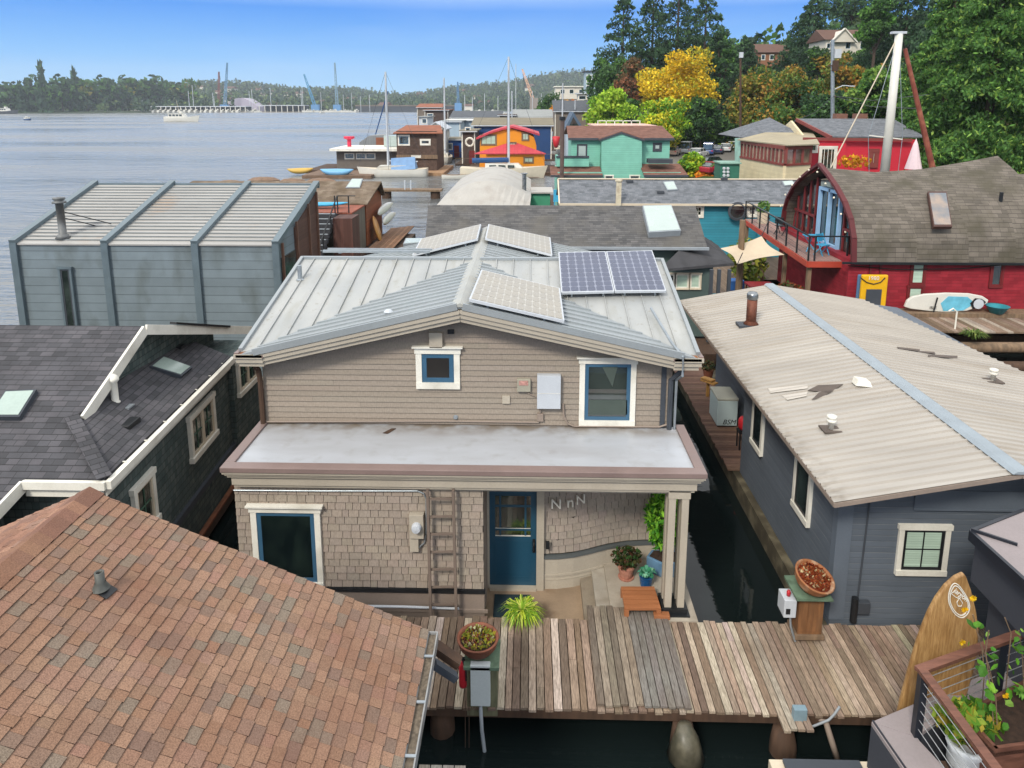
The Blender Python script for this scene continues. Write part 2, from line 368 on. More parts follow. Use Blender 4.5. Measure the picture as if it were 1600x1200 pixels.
# near shore land on the right
def shore(y):
    pts = [(-100, 40), (40, 34), (62, 26), (80, 16.5), (110, 17), (180, 15), (300, 25), (600, 60), (1000, 90), (1400, -60), (2000, -60)]
    for (a, xa), (c, xc) in zip(pts, pts[1:]):
        if y <= c: return xa+(xc-xa)*(y-a)/(c-a)
    return -60
def ground(x, y):
    s = x-shore(y)
    if s < 0: return max(-1.5, s*.6+.2)
    z = min(1.35, .3+s*.5)
    q = max(0, s-(21 if y < 190 else 12)); z += min(q*.55, 14+.01*q) + max(0, min(1, (y-150)/300.))*min(22, q*.12)
    return z+sin(x*.13)*cos(y*.11)*min(1, q*.1)*.5
m = MT('hill_ground'); m.base(m.mix(m.mr(m.noise(.25, 6), .4, .65), H('3c4a22'), H('4a4030'))); m.rough(.95, 0, .1); M_hill = m.m
def grid(name, xs, ys, f, mat):
    V = [(x, y, f(x, y)) for y in ys for x in xs]; nx = len(xs)
    F = [(j*nx+i, j*nx+i+1, (j+1)*nx+i+1, (j+1)*nx+i) for j in range(len(ys)-1) for i in range(nx-1)]
    me = bpy.data.meshes.new(name); me.from_pydata(V, [], F); me.materials.append(mat); me.polygons.foreach_set('use_smooth', [True]*len(me.polygons))
    o = bpy.data.objects.new(name, me); C.objects.link(o); return tag(o, None, None, kind='structure')
ys = list(range(-60, 240, 5))+list(range(240, 1500, 30)); xs = list(range(8, 130, 3))+list(range(130, 620, 20))
grid('hillside', xs, ys, ground, M_hill)
# far shore: low bank and the ridge of hills behind it
def farz(x, y):
    s = y-(870+min(330, max(0, (x+620)*1.1)))
    if s < 0: return -1.5
    q = max(0, s-180); z = min(2, s*.05)
    ridge = 46+10*sin(x*.006+1)+5*sin(x*.021)+max(0, x+330)*.115
    return z+ridge*min(1, q/900)**1.1
grid('far_hills', list(range(-1500, 700, 25)), list(range(850, 2500, 25)), farz, paint('far_land', '35442c', .95, .2, .01, bump=0))
b = MB(); b.box(19, 44, 84, 132, 1.3, 1.45); tag(b.build('parking_lot', paint('asphalt', '66625c', .9, .15, .6, bump=0)), None, None, kind='structure')
b = MB(); b.poly((-4, 330, .02)) if 0 else None

# ================================================================= MAIN HOUSE
HX0, HX1, HY, UY = -5.05, 2.80, 11.0, 12.5
house = thing('floating_house', 'taupe two storey floating home with ribbed metal roof and blue front door behind the boardwalk', 'house', (-1.2, 11, 0))
RZ, EZ, EY, RY, RX = 5.80, 4.85, 12.05, 15.9, -1.23     # roof: ridge z, eave z, front eave y, ridge y, gable ridge x
SLY = (RZ-EZ)/(RY-EY); XL, XR = -5.28, 3.05; SLX = (RZ-EZ)/(RX-XL)*1.0; SLXR = (RZ-EZ)/(XR-RX)
b = MB(); b.box(HX0-.1, HX1+.12, 10.93, 19.9, -.25, .26); b.build('float_hull', M_conc, house)
# walls that carry shingles and siding
b = MB(); b.box(HX0, -.76, HY, 12.4, .26, 2.95); b.box(HX0+.05, HX1-.15, 12.52, 19.6, .26, 4.75)
b.box(-.76, .16, 11.99, 12.2, .26, 2.95); b.build('wall', M_taupe_d, house)
b = MB()   # gable end infill
b.prism([(HX0+.02, UY, 3.1), (HX1-.12, UY, 3.1), (HX1-.12, UY, 4.78), (RX, UY, 5.62), (HX0+.02, UY, 4.78)], (0, .3, 0)); b.build('gable_wall', M_taupe_d, house)
sid = pick; b = MB(); z = 3.35; k = 0; rs_ = random.Random(4)
while z < 5.6:      # lap siding boards
    x0, x1 = HX0+.04, HX1-.13
    if z > 4.62: t = min(1, (z-4.62)/.98); x0 = x0+(RX-x0)*t; x1 = x1+(RX-x1)*t
    xs_ = [x0]
    for j in range(rs_.choice((0, 1, 1))): xs_.append(rs_.uniform(x0+.3, x1-.3)) if x1-x0 > 2 else None
    xs_ = sorted(xs_)+[x1]
    for a, c in zip(xs_, xs_[1:]):
        y0 = UY-.006; o = [(a, y0-.027, z), (c-.004, y0-.027, z), (c-.004, y0-.004, z+.118), (a, y0-.004, z+.118), (a, y0+.002, z), (c-.004, y0+.002, z)]
        b.add(o, [(0, 1, 2, 3), (4, 5, 1, 0)], jit(H('91867a'), .05, rs_))
    z += .108
b.build('siding', A_shake, house)
def ribbon(B, path, z0, z1, off, col=None):
    P = [Vector((x, y, 0)) for x, y in path]; Q = []
    for i, p in enumerate(P):
        t = (P[min(i+1, len(P)-1)]-P[max(i-1, 0)]).normalized(); Q.append(p+Vector((t.y, -t.x, 0))*off)
    n = len(P); vs = [(q.x, q.y, z0) for q in Q]+[(q.x, q.y, z1) for q in Q]+[(p.x, p.y, z0) for p in P]+[(p.x, p.y, z1) for p in P]
    f = []
    for i in range(n-1): f += [(i, i+1, n+i+1, n+i), (n+i, n+i+1, 3*n+i+1, 3*n+i), (2*n+i, 2*n+i+1, i+1, i)]
    B.add(vs, f, col)
def shingle_wall(path, z0, z1, rs, exp=.135, base='988c80', wmin=.11, wmax=.23):
    """cedar shingles as thin tilted tabs along a polyline of (x,y) seen from its right-hand side"""
    B = MB(); P = [Vector((x, y, 0)) for x, y in path]; ls = [(q-p).length for p, q in zip(P, P[1:])]; T = sum(ls)
    def at(d):
        for i, l in enumerate(ls):
            if d <= l or i == len(ls)-1:
                t = (P[i+1]-P[i]).normalized(); return P[i]+t*d, Vector((t.y, -t.x, 0))
            d -= l
    z = z0; r = 0
    while z < z1:
        d = -rs.uniform(0, .1)
        while d < T:
            w = rs.uniform(wmin, wmax); a, c = max(d, 0), min(d+w, T)-.009; d += w
            if c-a < .02: continue
            h = min(exp*1.06, z1-z+.01); dz = rs.uniform(-.003, .003); (p, n), (q, n2) = at(a), at(c); o0 = .026+rs.uniform(0, .005); 
            A = p+n*o0; D = q+n2*o0; E_ = p+n*.008; F_ = q+n2*.008
            B.add([(A.x, A.y, z+dz), (D.x, D.y, z+dz), (F_.x, F_.y, z+h), (E_.x, E_.y, z+h), (p.x, p.y, z+dz), (q.x, q.y, z+dz), (p.x, p.y, z+h), (q.x, q.y, z+h)], [(0, 1, 2, 3), (4, 5, 1, 0), (4, 0, 3, 6), (1, 5, 7, 2)], jit(H(base), .07, rs))
        z += exp; r += 1
    ribbon(B, path, z0, z1, .006, (.045, .038, .033)); return B
shingle_wall([(HX0, HY), (-.76, HY)], .98, 2.88, random.Random(2)).build('shingle_siding', A_shake, house)
b = MB(); b.box(HX0-.02, -.74, HY-.06, HY, .90, .975); b.build('flashing', M_black, house)
b = MB(); b.box(HX0, -.76, HY-.03, HY-.001, .27, .895); b.box(HX0, -.70, HY-.055, HY-.03, .52, .58); b.build('skirt_board', M_taupe_d, house)
b = MB(); b.tube([(HX0, HY-.1, .66), (-2.2, HY-.1, .66), (-1.2, HY-.1, .64)], .022); b.build('water_pipe', M_lgrey, house)
# entry: recessed door wall, curved porch wall
DY = 11.93
b = MB(); b.box(.16, .30, DY-.07, DY+.06, .27, 2.92); b.box(-.775, -.72, DY-.03, DY+.06, .27, 2.92); b.box(-.72, .16, DY-.1, DY+.05, .27, .345); b.build('door_casing', M_taupe, house)
dr = MB(); dr.box(-.72, .16, DY, DY+.05, .35, 2.32); door = dr.build('door', M_door, house)
b = MB(); b.box(-.60, .04, DY-.008, DY-.001, .52, .54); b.box(-.60, .04, DY-.008, DY-.001, 1.26, 1.28); b.box(-.62, -.60, DY-.008, DY-.001, .52, 1.28); b.box(.04, .06, DY-.008, DY-.001, .52, 1.28)
for x in (-.52, -.05): b.box(x-.015, x+.02, DY-.02, DY-.001, 1.40, 2.2)
b.box(-.62, .06, DY-.018, DY-.001, 1.50, 1.54); b.box(-.62, .06, DY-.018, DY-.001, 1.98, 2.02); b.build('panel_moulding', M_door, door)
b = MB(); b.box(-.61, .05, DY-.006, DY-.001, 1.40, 2.2); b.build('door_glass', M_glassg, door)
b = MB(); b.box(-.61, .05, DY-.02, DY-.008, 1.385, 1.40); b.box(-.61, .05, DY-.022, DY-.02, 1.545, 1.555); b.build('glazing_bead', M_white, door)
b = MB(); b.box(.085, .135, DY-.02, DY, 1.05, 1.32); b.tube([(.11, DY-.02, 1.1), (.11, DY-.07, 1.14), (.11, DY-.07, 1.22), (.11, DY-.02, 1.26)], .012); b.build('handle', M_black, door)
b = MB(); b.box(.335, .40, DY-.10, DY-.06, 1.18, 1.33); b.build('doorbell', M_black, house)
curve = [(.30, 11.96), (.55, 11.97), (.85, 12.03), (1.15, 12.14), (1.5, 12.29), (1.9, 12.41), (2.3, 12.45), (2.62, 12.45)]
shingle_wall(curve, 1.02, 2.95, random.Random(9), base='9c9186', exp=.145).build('curved_shingle_wall', A_shake, house)
b = MB(); ribbon(b, curve, .26, .92, .05); ribbon(b, curve, .56, .60, .065); ribbon(b, curve, .48, .50, .06); b.build('curved_base_board', M_taupe, house)
b = MB(); ribbon(b, curve, .93, .985, .075); b.build('curved_cap', paint('cap_grey', '565b5c', .6, .1, 3), house)
b = MB(); b.box(.16, 2.8, 12.62, 12.7, .26, 3.05); b.build('porch_back_wall', M_taupe_d, house)
# porch floor, landing and steps
b = MB(); b.box(-.76, 1.0, 10.78, 12.5, .0, .29); b.build('entry_landing', paint('stained_concrete', '94806a', .8, .25, 1.5, dirt='6b5440', dscale=2.2, bump=.2), house); b = MB(); b.box(1.0, 1.22, 10.93, 12.5, 0, .44); b.build('step', paint('step_concrete', '8d8272', .8, .25, 3, dirt='5f5040', dscale=3, bump=.2), house)
b = MB(); b.box(1.22, 1.46, 10.9, 12.5, 0, .55); b.build('step', paint('step_grey', 'a39c90', .8, .15, 3, dirt='7a6f60', dscale=2, bump=.2), house); b = MB(); b.box(1.46, 2.92, 10.72, 12.5, -.2, .62); b.box(1.0, 2.92, 10.66, 10.72, 0, .56); b.build('porch_slab', M_conc, house)
# column of four posts
b = MB()
for x, y in ((2.43, 10.95), (2.65, 10.95), (2.43, 11.17), (2.65, 11.17)): b.box(x-.06, x+.06, y-.06, y+.06, .74, 2.94)
b.box(2.36, 2.73, 10.88, 11.24, 2.80, 2.95); b.build('porch_column', M_taupe, house, bevel=.006)
b = MB(); b.box(2.33, 2.76, 10.85, 11.27, .64, .74); b.box(2.29, 2.80, 10.80, 11.31, .60, .645); b.build('column_base', M_black, house)
# entablature, flat roof and metal cap
fy = 10.72; fx0, fx1 = AY(343, 736, fy).x, AY(1106, 742, fy).x; ZU = .18
b = MB()
for (o, z0, z1) in ((.22, 2.87, 2.925), (.16, 2.925, 2.975), (.13, 2.975, 3.14), (.08, 3.14, 3.185), (.05, 3.185, 3.225), (.02, 3.225, 3.262)):
    b.box(fx0+o, fx1-o, fy+o, fy+.34, z0, z1); b.box(fx0+o, fx0+.34, fy+.34, 12.45, z0, z1); b.box(fx1-.34, fx1-o, fy+.34, 12.45, z0, z1)
b.box(fx0+.34, fx1-.34, fy+.34, 12.5, 2.90, 3.10); b.build('fascia', M_taupe, house)
b = MB(); b.box(fx0, fx1, fy, fy+.21, 3.265, 3.355); b.box(fx0, fx0+.17, fy+.21, 12.55, 3.265, 3.355); b.box(fx1-.17, fx1, fy+.21, 12.55, 3.265, 3.355)
b.build('parapet_cap', M_cap, house, bevel=.008)
m = MT('membrane_roof'); f = m.noise(.9, 8, stretch=(.5, 1.6, 1)); bb = m.mix(m.mr(f, .35, .68), H('a9adb3'), H('9a9b9e')); bb = m.mix(m.mr(m.noise(4, 8), .55, .8, 0, .35), bb, H('7a746a'))
g2 = m.n('ShaderNodeNewGeometry'); s2 = m.n('ShaderNodeSeparateXYZ'); m.l(g2.outputs['Position'], s2.inputs[0]); edge = m.math('MULTIPLY', m.mr(s2.outputs[1], 12.0, 12.5), m.mr(m.noise(3, 6), .3, .6))
bb = m.mix(edge, bb, H('6f6353')); m.base(bb); m.rough(m.mr(f, .3, .7, .25, .6), 0, .5); M_memb = m.m
b = MB(); b.box(fx0+.17, fx1-.17, fy+.21, UY, 3.12, 3.32); b.build('flat_roof', M_memb, house)
b = MB(); b.prism([AZ(598, 677, 3.322), AZ(612, 670, 3.322), AZ(619, 670, 3.322), AZ(606, 678, 3.322)], (0, 0, .01)); b.build('roof_scuff', M_woodd, house)
# ---- metal roof
m = MT('ribbed_metal'); f = m.noise(1.2, 8, stretch=(1.2, .6, 1)); bb = m.mix(m.mr(f, .35, .7), H('949797'), H('a6a7a4')); bb = m.mix(m.mr(m.noise(2.2, 9, stretch=(2.5, .5, 1)), .52, .75, 0, .55), bb, H('8b8a80')); bb = m.mix(m.mr(m.noise(9, 6), .62, .75, 0, .7), bb, H('7d7769'))
m.base(bb); m.rough(m.mr(f, .2, .8, .34, .5), .12, .5); M_met = m.m
M_metb = paint('blue_grey_metal', '92989b', .4, .08, 1.5, metal=.12, dirt='8f979a', dscale=1.1, bump=0)
def zs(y): return EZ+SLY*(y-EY)
def zn(y): return RZ-SLY*(y-RY)
NY = RY+(RY-EY)
b = MB()
XLc, XRc = XL+.0, XR-.0
b.prism([(XL, EY+.12, zs(EY+.12)), (XL+.35, EY+.12, zs(EY+.12)), (RX, RY, RZ), (XL, RY, RZ)], (0, 0, -.05)); b.prism([(XR-.35, EY+.12, zs(EY+.12)), (XR, EY+.12, zs(EY+.12)), (XR, RY, RZ), (RX, RY, RZ)], (0, 0, -.05))
b.prism([(XL, RY, RZ), (RX, RY, RZ), (XL, NY, EZ)], (0, 0, -.05)); b.prism([(XR, RY, RZ), (XR, NY, EZ), (RX, RY, RZ)], (0, 0, -.05))
b.build('roof_pan', M_met, house)
b = MB()
def rib(p, q, h=.035, w=.018): globals()['b'].beam(Vector(p)+Vector((0, 0, h/2)), Vector(q)+Vector((0, 0, h/2)), w, h)
x = XL+.30
while x < XR-.1:
    t = (x-XL)/(RX-XL) if x < RX else (XR-x)/(XR-RX)
    y0 = EY+.12+max(0, (t-.09))*(RY-EY-.12)/.91
    if y0 < RY-.1: b = MB(); rib((x, y0, zs(y0)), (x, RY-.05, RZ-.01)); b.build('standing_seam', M_met, house)
    x += .385
b = MB()
for sx, X in ((1, XL), (-1, XR)):
    x_ = X; b.prism([(RX, EY, RZ), (X, EY, EZ), (RX, RY, RZ)][::sx], (0, 0, -.05)); b.prism([(RX, RY, RZ), (X, NY, EZ), (RX, NY+.4, RZ), ][::sx], (0, 0, -.05)) 
    b.prism([(X, NY, EZ), (X, NY+.4, EZ), (RX, NY+.4, RZ)][::sx], (0, 0, -.05))
b.build('gable_pan', M_metb, house)
b = MB(); y = EY+.22
while y < NY+.3:
    t = abs(RY-y)/(RY-EY)
    for X in (XL, XR):
        tt = min(1, t); 
        if tt > .04: b = MB(); rib((RX, y, RZ), (RX+(X-RX)*tt*.985, y, RZ-(RZ-EZ)*tt*.985), .03, .05); b.build('gable_seam', M_metb, house)
    y += .275
b = MB()   # ridge cap, valley, rakes, hip ridge flashing
b.prism([(RX-.16, EY-.02, RZ-.02), (RX, EY-.02, RZ+.055), (RX+.16, EY-.02, RZ-.02)], (0, NY+.4-EY, 0)); b.build('ridge_cap', paint('pale_ridge', 'a2a39e', .5, .1, 2, dirt='9a968a'), house)
b = MB(); b.box(XL, RX-.1, RY-.05, RY+.06, RZ-.01, RZ+.05); b.box(RX+.1, XR, RY-.05, RY+.06, RZ-.01, RZ+.05)
for X in (XL, XR): b.beam((X, EY+.12, zs(EY+.12)+.01), (X, RY, RZ+.01), .07, .10); b.beam((X, NY, EZ+.01), (X, RY, RZ+.01), .07, .10)
b.build('rake_flashing', M_metb, house)
b = MB(); b.beam((RX-.05, EY-.01, RZ-.01), (XL+.28, EY-.01, EZ+.055), .05, .12); b.beam((RX+.05, EY-.01, RZ-.01), (XR-.28, EY-.01, EZ+.055), .05, .12); b.build('gable_edge_flashing', M_metb, house)
b = MB()
for (o, dz, h) in ((.0, -.11, .075), (.03, -.19, .09), (.07, -.275, .08)):
    for sx, X in ((-1, XL-.0), (1, XR)):
        b.beam((RX-sx*.0, EY+o+.03, RZ+dz), (X-sx*.42, EY+o+.03, EZ+dz+.10), .09, h); b.box(X-sx*.44, X-sx*o+sx*.08, EY+o-.02, EY+o+.09, EZ+dz+.045-h/2+.03, EZ+dz+.045+h/2+.03)
        b.box(X-sx*(o+.02)+sx*.08, X-sx*(o+.10)+sx*.08, EY+o+.09, NY, EZ+dz+.045-h/2+.03, EZ+dz+.045+h/2+.03)
b.build('eave_moulding', M_taupe, house)
b = MB(); b.prism([(RX, EY+.06, RZ-.24), (XL+.1, EY+.06, EZ-.12), (XL+.1, EY+.06, EZ-.17), (RX, EY+.06, RZ-.29)], (0, .5, 0)); b.prism([(RX, EY+.06, RZ-.24), (RX, EY+.06, RZ-.29), (XR-.1, EY+.06, EZ-.17), (XR-.1, EY+.06, EZ-.12)], (0, .5, 0)); b.build('soffit', M_taupe_d, house)
b = MB(); M_moss = paint('rusty_moss', '8a5a3a', .95, .4, 9, dirt='6f6a3a')
b.box(XL+.02, XL+.40, EY+.02, EY+.28, EZ-.03, EZ+.015); b.box(XR-.40, XR-.02, EY+.02, EY+.28, EZ-.03, EZ+.015); b.build('moss_patch', M_moss, house)
b = MB()
for X, s in ((XL-.04, -1), (XR+.04, 1)): b.box(X-s*.0, X-s*.5, EY-.02, EY+.015, EZ-.05, EZ+.0); b.box(X-.04, X+.04, EY+.015, NY, EZ-.03, EZ+.03)
b.build('gutter', M_cap, house)
# moulding lines and downspouts
b = MB()
b.tube([(XL+.22, EY+.2, EZ-.3), (XL+.22, EY+.33, EZ-.42), (HX0-.0, UY-.09, 4.2), (HX0, UY-.09, 3.1)], .05); b.build('downspout', M_woodd, house)
b = MB(); b.tube([(XR-.25, EY+.2, EZ-.3), (HX1-.16, UY-.08, 4.3), (HX1-.16, UY-.08, 3.1)], .05); b.box(HX1-.33, HX1-.24, UY-.05, UY-.01, 3.1, 4.6); b.build('downspout', M_dkgrey, house)
# conduits
b = MB(); b.tube([(XR-.62, 13.6, zs(13.6)+.1), (XR-.45, 12.35, zs(12.4)+.12), (XR-.30, EY-.04, EZ+.05), (XR-.30, EY-.06, EZ-.3), (HX1-.06, UY-.08, 4.3), (HX1-.06, UY-.08, 3.2)], .025); b.build('conduit', M_galv, house)
b = MB(); b.tube([AY(880, 631, UY-.07), AY(881, 650, UY-.07), AY(887, 662, UY-.07), AY(897, 666, UY-.07), AY(1030, 667, UY-.07), AY(1043, 663, UY-.07), AY(1048, 652, UY-.07), AY(1049, 580, UY-.07)], .018); b.tube([AY(412, 659, UY-.06), AY(700, 658, UY-.06), AY(842, 660, UY-.06)], .016); b.tube([AY(820, 609, UY-.06), AY(826, 615, UY-.06), AY(839, 621, UY-.06)], .008); b.tube([AY(844, 634, UY-.06), AY(844, 645, UY-.06)], .016); b.build('conduit', M_taupe_d, house)
# upper wall fittings
win(house, 'S', UY, AY(660, 590, UY).x, AY(710, 590, UY).x, AY(684, 596, UY).z, AY(684, 551, UY).z, tw=.11, sw=.09, gl=glass('screen_glass', '14130f', .3, '221f18'), d=.06, head=True)
q0, q1 = AY(911, 640, UY), AY(990, 567, UY); w2 = win(house, 'S', UY, q0.x+.02, q1.x-.05, AY(950, 655, UY).z, q1.z, tw=.10, sw=.07, gl=glass('picture_glass', '1c2224', .03, '3a423f'), d=.06, head=True)
b = MB(); b.poly(AY(941, 573, UY-.045), AY(957, 605, UY-.045), AY(965, 573, UY-.045)); b.poly(AY(920, 625, UY-.045), AY(980, 625, UY-.045), AY(980, 648, UY-.045), AY(920, 648, UY-.045)); o = b.build('painted_reflection', paint('reflection_tone', '46504a', .5, .1, 3), w2)  # reflection painted as flat shapes over the pane
def boxon(name, x0, y0, x1, y1, d, mat, Y=UY, par=house, bevel=.006):
    a, c = AY(x0, y0, Y), AY(x1, y1, Y); B = MB(); B.box(a.x, c.x, Y-d, Y-.0, a.z, c.z); return B.build(name, mat, par, bevel=bevel)
e = boxon('electrical_cabinet', 839, 634, 876, 583, .14, M_lgrey); c = MB(); a = AY(839, 615, UY-.14); c.box(a.x+.01, a.x+.44, UY-.146, UY-.141, a.z, a.z+.006); c.build('door_seam', M_white, e)
e = boxon('meter_box', 808, 609, 829, 590, .10, paint('meter_box', 'a09c8c', .6)); c = MB(); a = AY(811, 602, UY-.1); c.box(a.x, a.x+.17, UY-.108, UY-.101, a.z, a.z+.09); c.build('label_plate', paint('red_white_label', 'b98a80', .5, .5, 20), e)
boxon('junction_box', 785, 629, 797, 617, .06, M_taupe); boxon('junction_box', 839, 656, 849, 644, .08, M_taupe_d); boxon('exterior_light', 672, 541, 692, 517, .12, M_taupe); boxon('camera_bracket', 700, 520, 710, 514, .08, M_black)
c = MB(); a = AY(712, 652, UY-.03); c.lathe([(.0, .03), (.03, .03), (.05, 0)], (a.x, UY-.03, a.z), 10, tilt=Matrix.Rotation(R(90), 3, 'X')); c.build('hose_tap', M_galv, house)
# lower wall fittings
wy = HY
a, c_ = AY(411, 900, wy), AY(492, 798, wy); win(house, 'S', wy, a.x-.02, c_.x, a.z-.06, c_.z, tw=.10, sw=.075, d=.07, gl=glass('dark_glass', '0e1718', .03, '28352f'), head=True)
c = MB(); c.tube([AY(365, 766, wy-.05), AY(500, 767, wy-.05), AY(652, 767, wy-.05), AY(662, 771, wy-.05), AY(666, 780, wy-.05), AY(666, 830, wy-.05), AY(663, 848, wy-.05), AY(655, 855, wy-.06)], .014); c.build('conduit', M_galv, house)
mt = boxon('electric_meter', 642, 835, 663, 799, .13, M_taupe, HY); c = MB(); a = AY(651, 823, HY-.13); c.lathe([(.085, 0), (.085, .05), (.07, .10), (.0, .11)], (a.x, HY-.13, a.z), 16, tilt=Matrix.Rotation(R(90), 3, 'X')); c.build('meter_dial', M_lgrey, mt)
boxon('breaker_box', 642, 857, 655, 837, .10, M_taupe, HY)
boxon('vent_pipe_cover', 740, 800, 741, 799, .01, M_taupe, HY) if 0 else None
# letters on the curved wall
def text(name, body, size, mat, par, loc, rot, ext=.008, font_shear=0, sx=1.):
    cu = bpy.data.curves.new(name, 'FONT'); cu.body = body; cu.size = size; cu.extrude = ext; cu.shear = font_shear; cu.align_x = 'CENTER'; cu.align_y = 'CENTER'
    t = bpy.data.objects.new(name, cu); C.objects.link(t); dg = bpy.context.evaluated_depsgraph_get(); me = bpy.data.meshes.new_from_object(t.evaluated_get(dg)); bpy.data.objects.remove(t)
    me.materials.clear(); me.materials.append(mat); o = bpy.data.objects.new(name, me); C.objects.link(o)
    org = Vector((0, 0, 0)); p = par
    while p is not None: org += p.location; p = p.parent
    o.parent = par; o.location = Vector(loc)-org; o.rotation_euler = rot; o.scale = (sx, 1, 1); return o
for ch, px_, py_, y_, s, ang in (('N', 869, 788, 11.93, .27, 0), ('n', 891, 785, 11.98, .30, R(14)), ('N', 907, 781, 12.03, .26, R(22))):
    text('wall_letter', ch, s, M_white, house, AY(px_, py_, y_-.07), (R(90), 0, ang), .02)
# roof odds and ends
b = MB(); p = AP(469, 437, (0, EY, EZ), Vector((0, -SLY, 1))); b.lathe([(.09, 0), (.05, .03), (.05, .32), (.0, .33)], p, 10); b.build('vent_pipe', M_galv, house)
NL = Vector((-SLX, 0, 1)); NR = Vector((SLXR, 0, 1)); NS = Vector((0, -SLY, 1))
p = AP(607, 491, (RX, 0, RZ), NL); b = MB(); b.lathe([(.06, 0), (.09, .03), (.05, .07), (.0, .08)], p+Vector((0, 0, .02)), 10); b.build('roof_vent', M_lgrey, house)
b = MB(); p0 = AP(480, 394, (0, 0, 5.95), Vector((0, 0, 1))); b.beam((-5.0, 16.6, 5.83), (-2.4, 16.6, 5.83), .06, .06); b.beam((-5.0, 17.0, 5.80), (-2.4, 17.0, 5.80), .05, .05)
for x in (-4.6, -3.7, -2.7): b.beam((x, 16.6, 5.80), (x, 17.05, 5.74), .05, .05)
b.build('mounting_rail', M_galv, house)
# solar panels
def solar(pix, p0, nrm, nu, nv, cell, line, name='solar_panel', lift=.16, split=1):
    nrm = nrm.normalized(); q = [AP(px, py, Vector(p0)+nrm*lift, nrm) for px, py in pix]   # far-left, far-right, near-right, near-left
    B = MB(); B.prism([p for p in q], -nrm*.05); o = B.build(name, M_lgrey, house)
    g = MB(); lf = lambda u, v: (q[3]*(1-u)+q[2]*u)*(1-v)+(q[0]*(1-u)+q[1]*u)*v+nrm*.004
    e = .018; g.poly(lf(e, e), lf(1-e, e), lf(1-e, 1-e), lf(e, 1-e)); gg = g.build('solar_glass', line, o)
    h = MB(); lf2 = lambda u, v: lf(u, v)+nrm*.003
    for i in range(nu):
        for j in range(nv):
            u0, u1 = e+(1-2*e)*(i+.06)/nu, e+(1-2*e)*(i+.94)/nu; v0, v1 = e+(1-2*e)*(j+.05)/nv, e+(1-2*e)*(j+.95)/nv; cu, cv = (u1-u0)*.16, (v1-v0)*.16
            h.poly(lf2(u0+cu, v0), lf2(u1-cu, v0), lf2(u1, v0+cv), lf2(u1, v1-cv), lf2(u1-cu, v1), lf2(u0+cu, v1), lf2(u0, v1-cv), lf2(u0, v0+cv))
    h.build('solar_cell', cell, o)
    k = MB()
    for u in (.2, .8): k.beam(lf(u, .04)-nrm*.03, lf(u, .04)-nrm*(lift-.01), .04, .04, (1, 0, 0)); k.beam(lf(u, .96)-nrm*.03, lf(u, .96)-nrm*(lift-.01), .04, .04, (1, 0, 0))
    k.build('bracket', M_galv, o); return o
M_cellb = paint('blue_cell', '474d62', .28, .12, 2, spec=.6, bump=0); M_lineb = paint('panel_backing', '7f8494', .35, .05, 3, bump=0)
M_cellg = paint('dusty_cell', '9c978d', .45, .07, 2, bump=0); M_lineg = paint('dusty_backing', 'b0ada5', .45, .05, 3, bump=0)
solar([(872.5, 394), (946, 392.5), (960, 455), (877, 457)], (0, EY, EZ), NS, 6, 9, M_cellb, M_lineb); solar([(947, 392.5), (1019, 391), (1041, 454), (961, 455)], (0, EY, EZ), NS, 6, 9, M_cellb, M_lineb)
solar([(752, 421), (875, 450), (882, 501), (733, 467)], (RX, 0, RZ), NR, 12, 6, M_cellg, M_lineg)
solar([(763, 350), (860, 371), (863, 398), (758, 372)], (RX, 0, RZ), NR, 12, 5, M_cellg, M_lineg); solar([(657.6, 373), (751.6, 350), (746, 373), (644, 398)], (RX, 0, RZ), NL, 12, 5, M_cellg, M_lineg)
# ---- ladder leaning on the wall
M_lad = paint('ladder_brown', '74665c', .7, .15, 3)
lad = thing('ladder', 'brown painted wooden ladder leaning on the shingled wall beside the electric meter', 'ladder', (-1.4, 10.8, .6))
for x in (668, 708):
    a, c_ = AY(x, 765, 10.84), AY(x+5, 963, 10.80); b = MB(); b.beam(a, c_, .045, .07, (0, 1, 0)); b.build('rail', M_lad, lad)
for i in range(7):
    yy = 780+i*27.5; a, c_ = AY(669+.6*i, yy, 10.83), AY(709+.6*i, yy-1, 10.83); b = MB(); b.beam(a, c_, .03, .03); b.build('rung', M_lad, lad)
# ---- porch things
def leaf_plant(name, P0, n, h, spread, cols, rs, lw=.05, ll=.3, parent=None, arch=.6, mat=None, cat='plant'):
    """arching strap leaves from a common base"""
    B = MB()
    for i in range(n):
        a = rs.uniform(0, 2*pi); r = spread*rs.uniform(.35, 1); hh = h*rs.uniform(.6, 1.1); col = pick(cols, .18, rs); d = Vector((cos(a), sin(a), 0)); s = Vector((-sin(a), cos(a), 0))*lw*.5*rs.uniform(.7, 1.2)
        pts = [Vector(P0)+d*.03*rs.random()]
        for t in (.35, .7, 1.): pts.append(Vector(P0)+d*r*t+Vector((0, 0, hh*(t*(2-t*1.0) - arch*t*t))))
        w = (.5, 1, .8, .05)
        v = [];
        for p, k in zip(pts, w): v += [p-s*k, p+s*k]
        B.add(v, [(0, 1, 3, 2), (2, 3, 5, 4), (4, 5, 7, 6)], col)
    return B.build(name, A_leaf, parent)
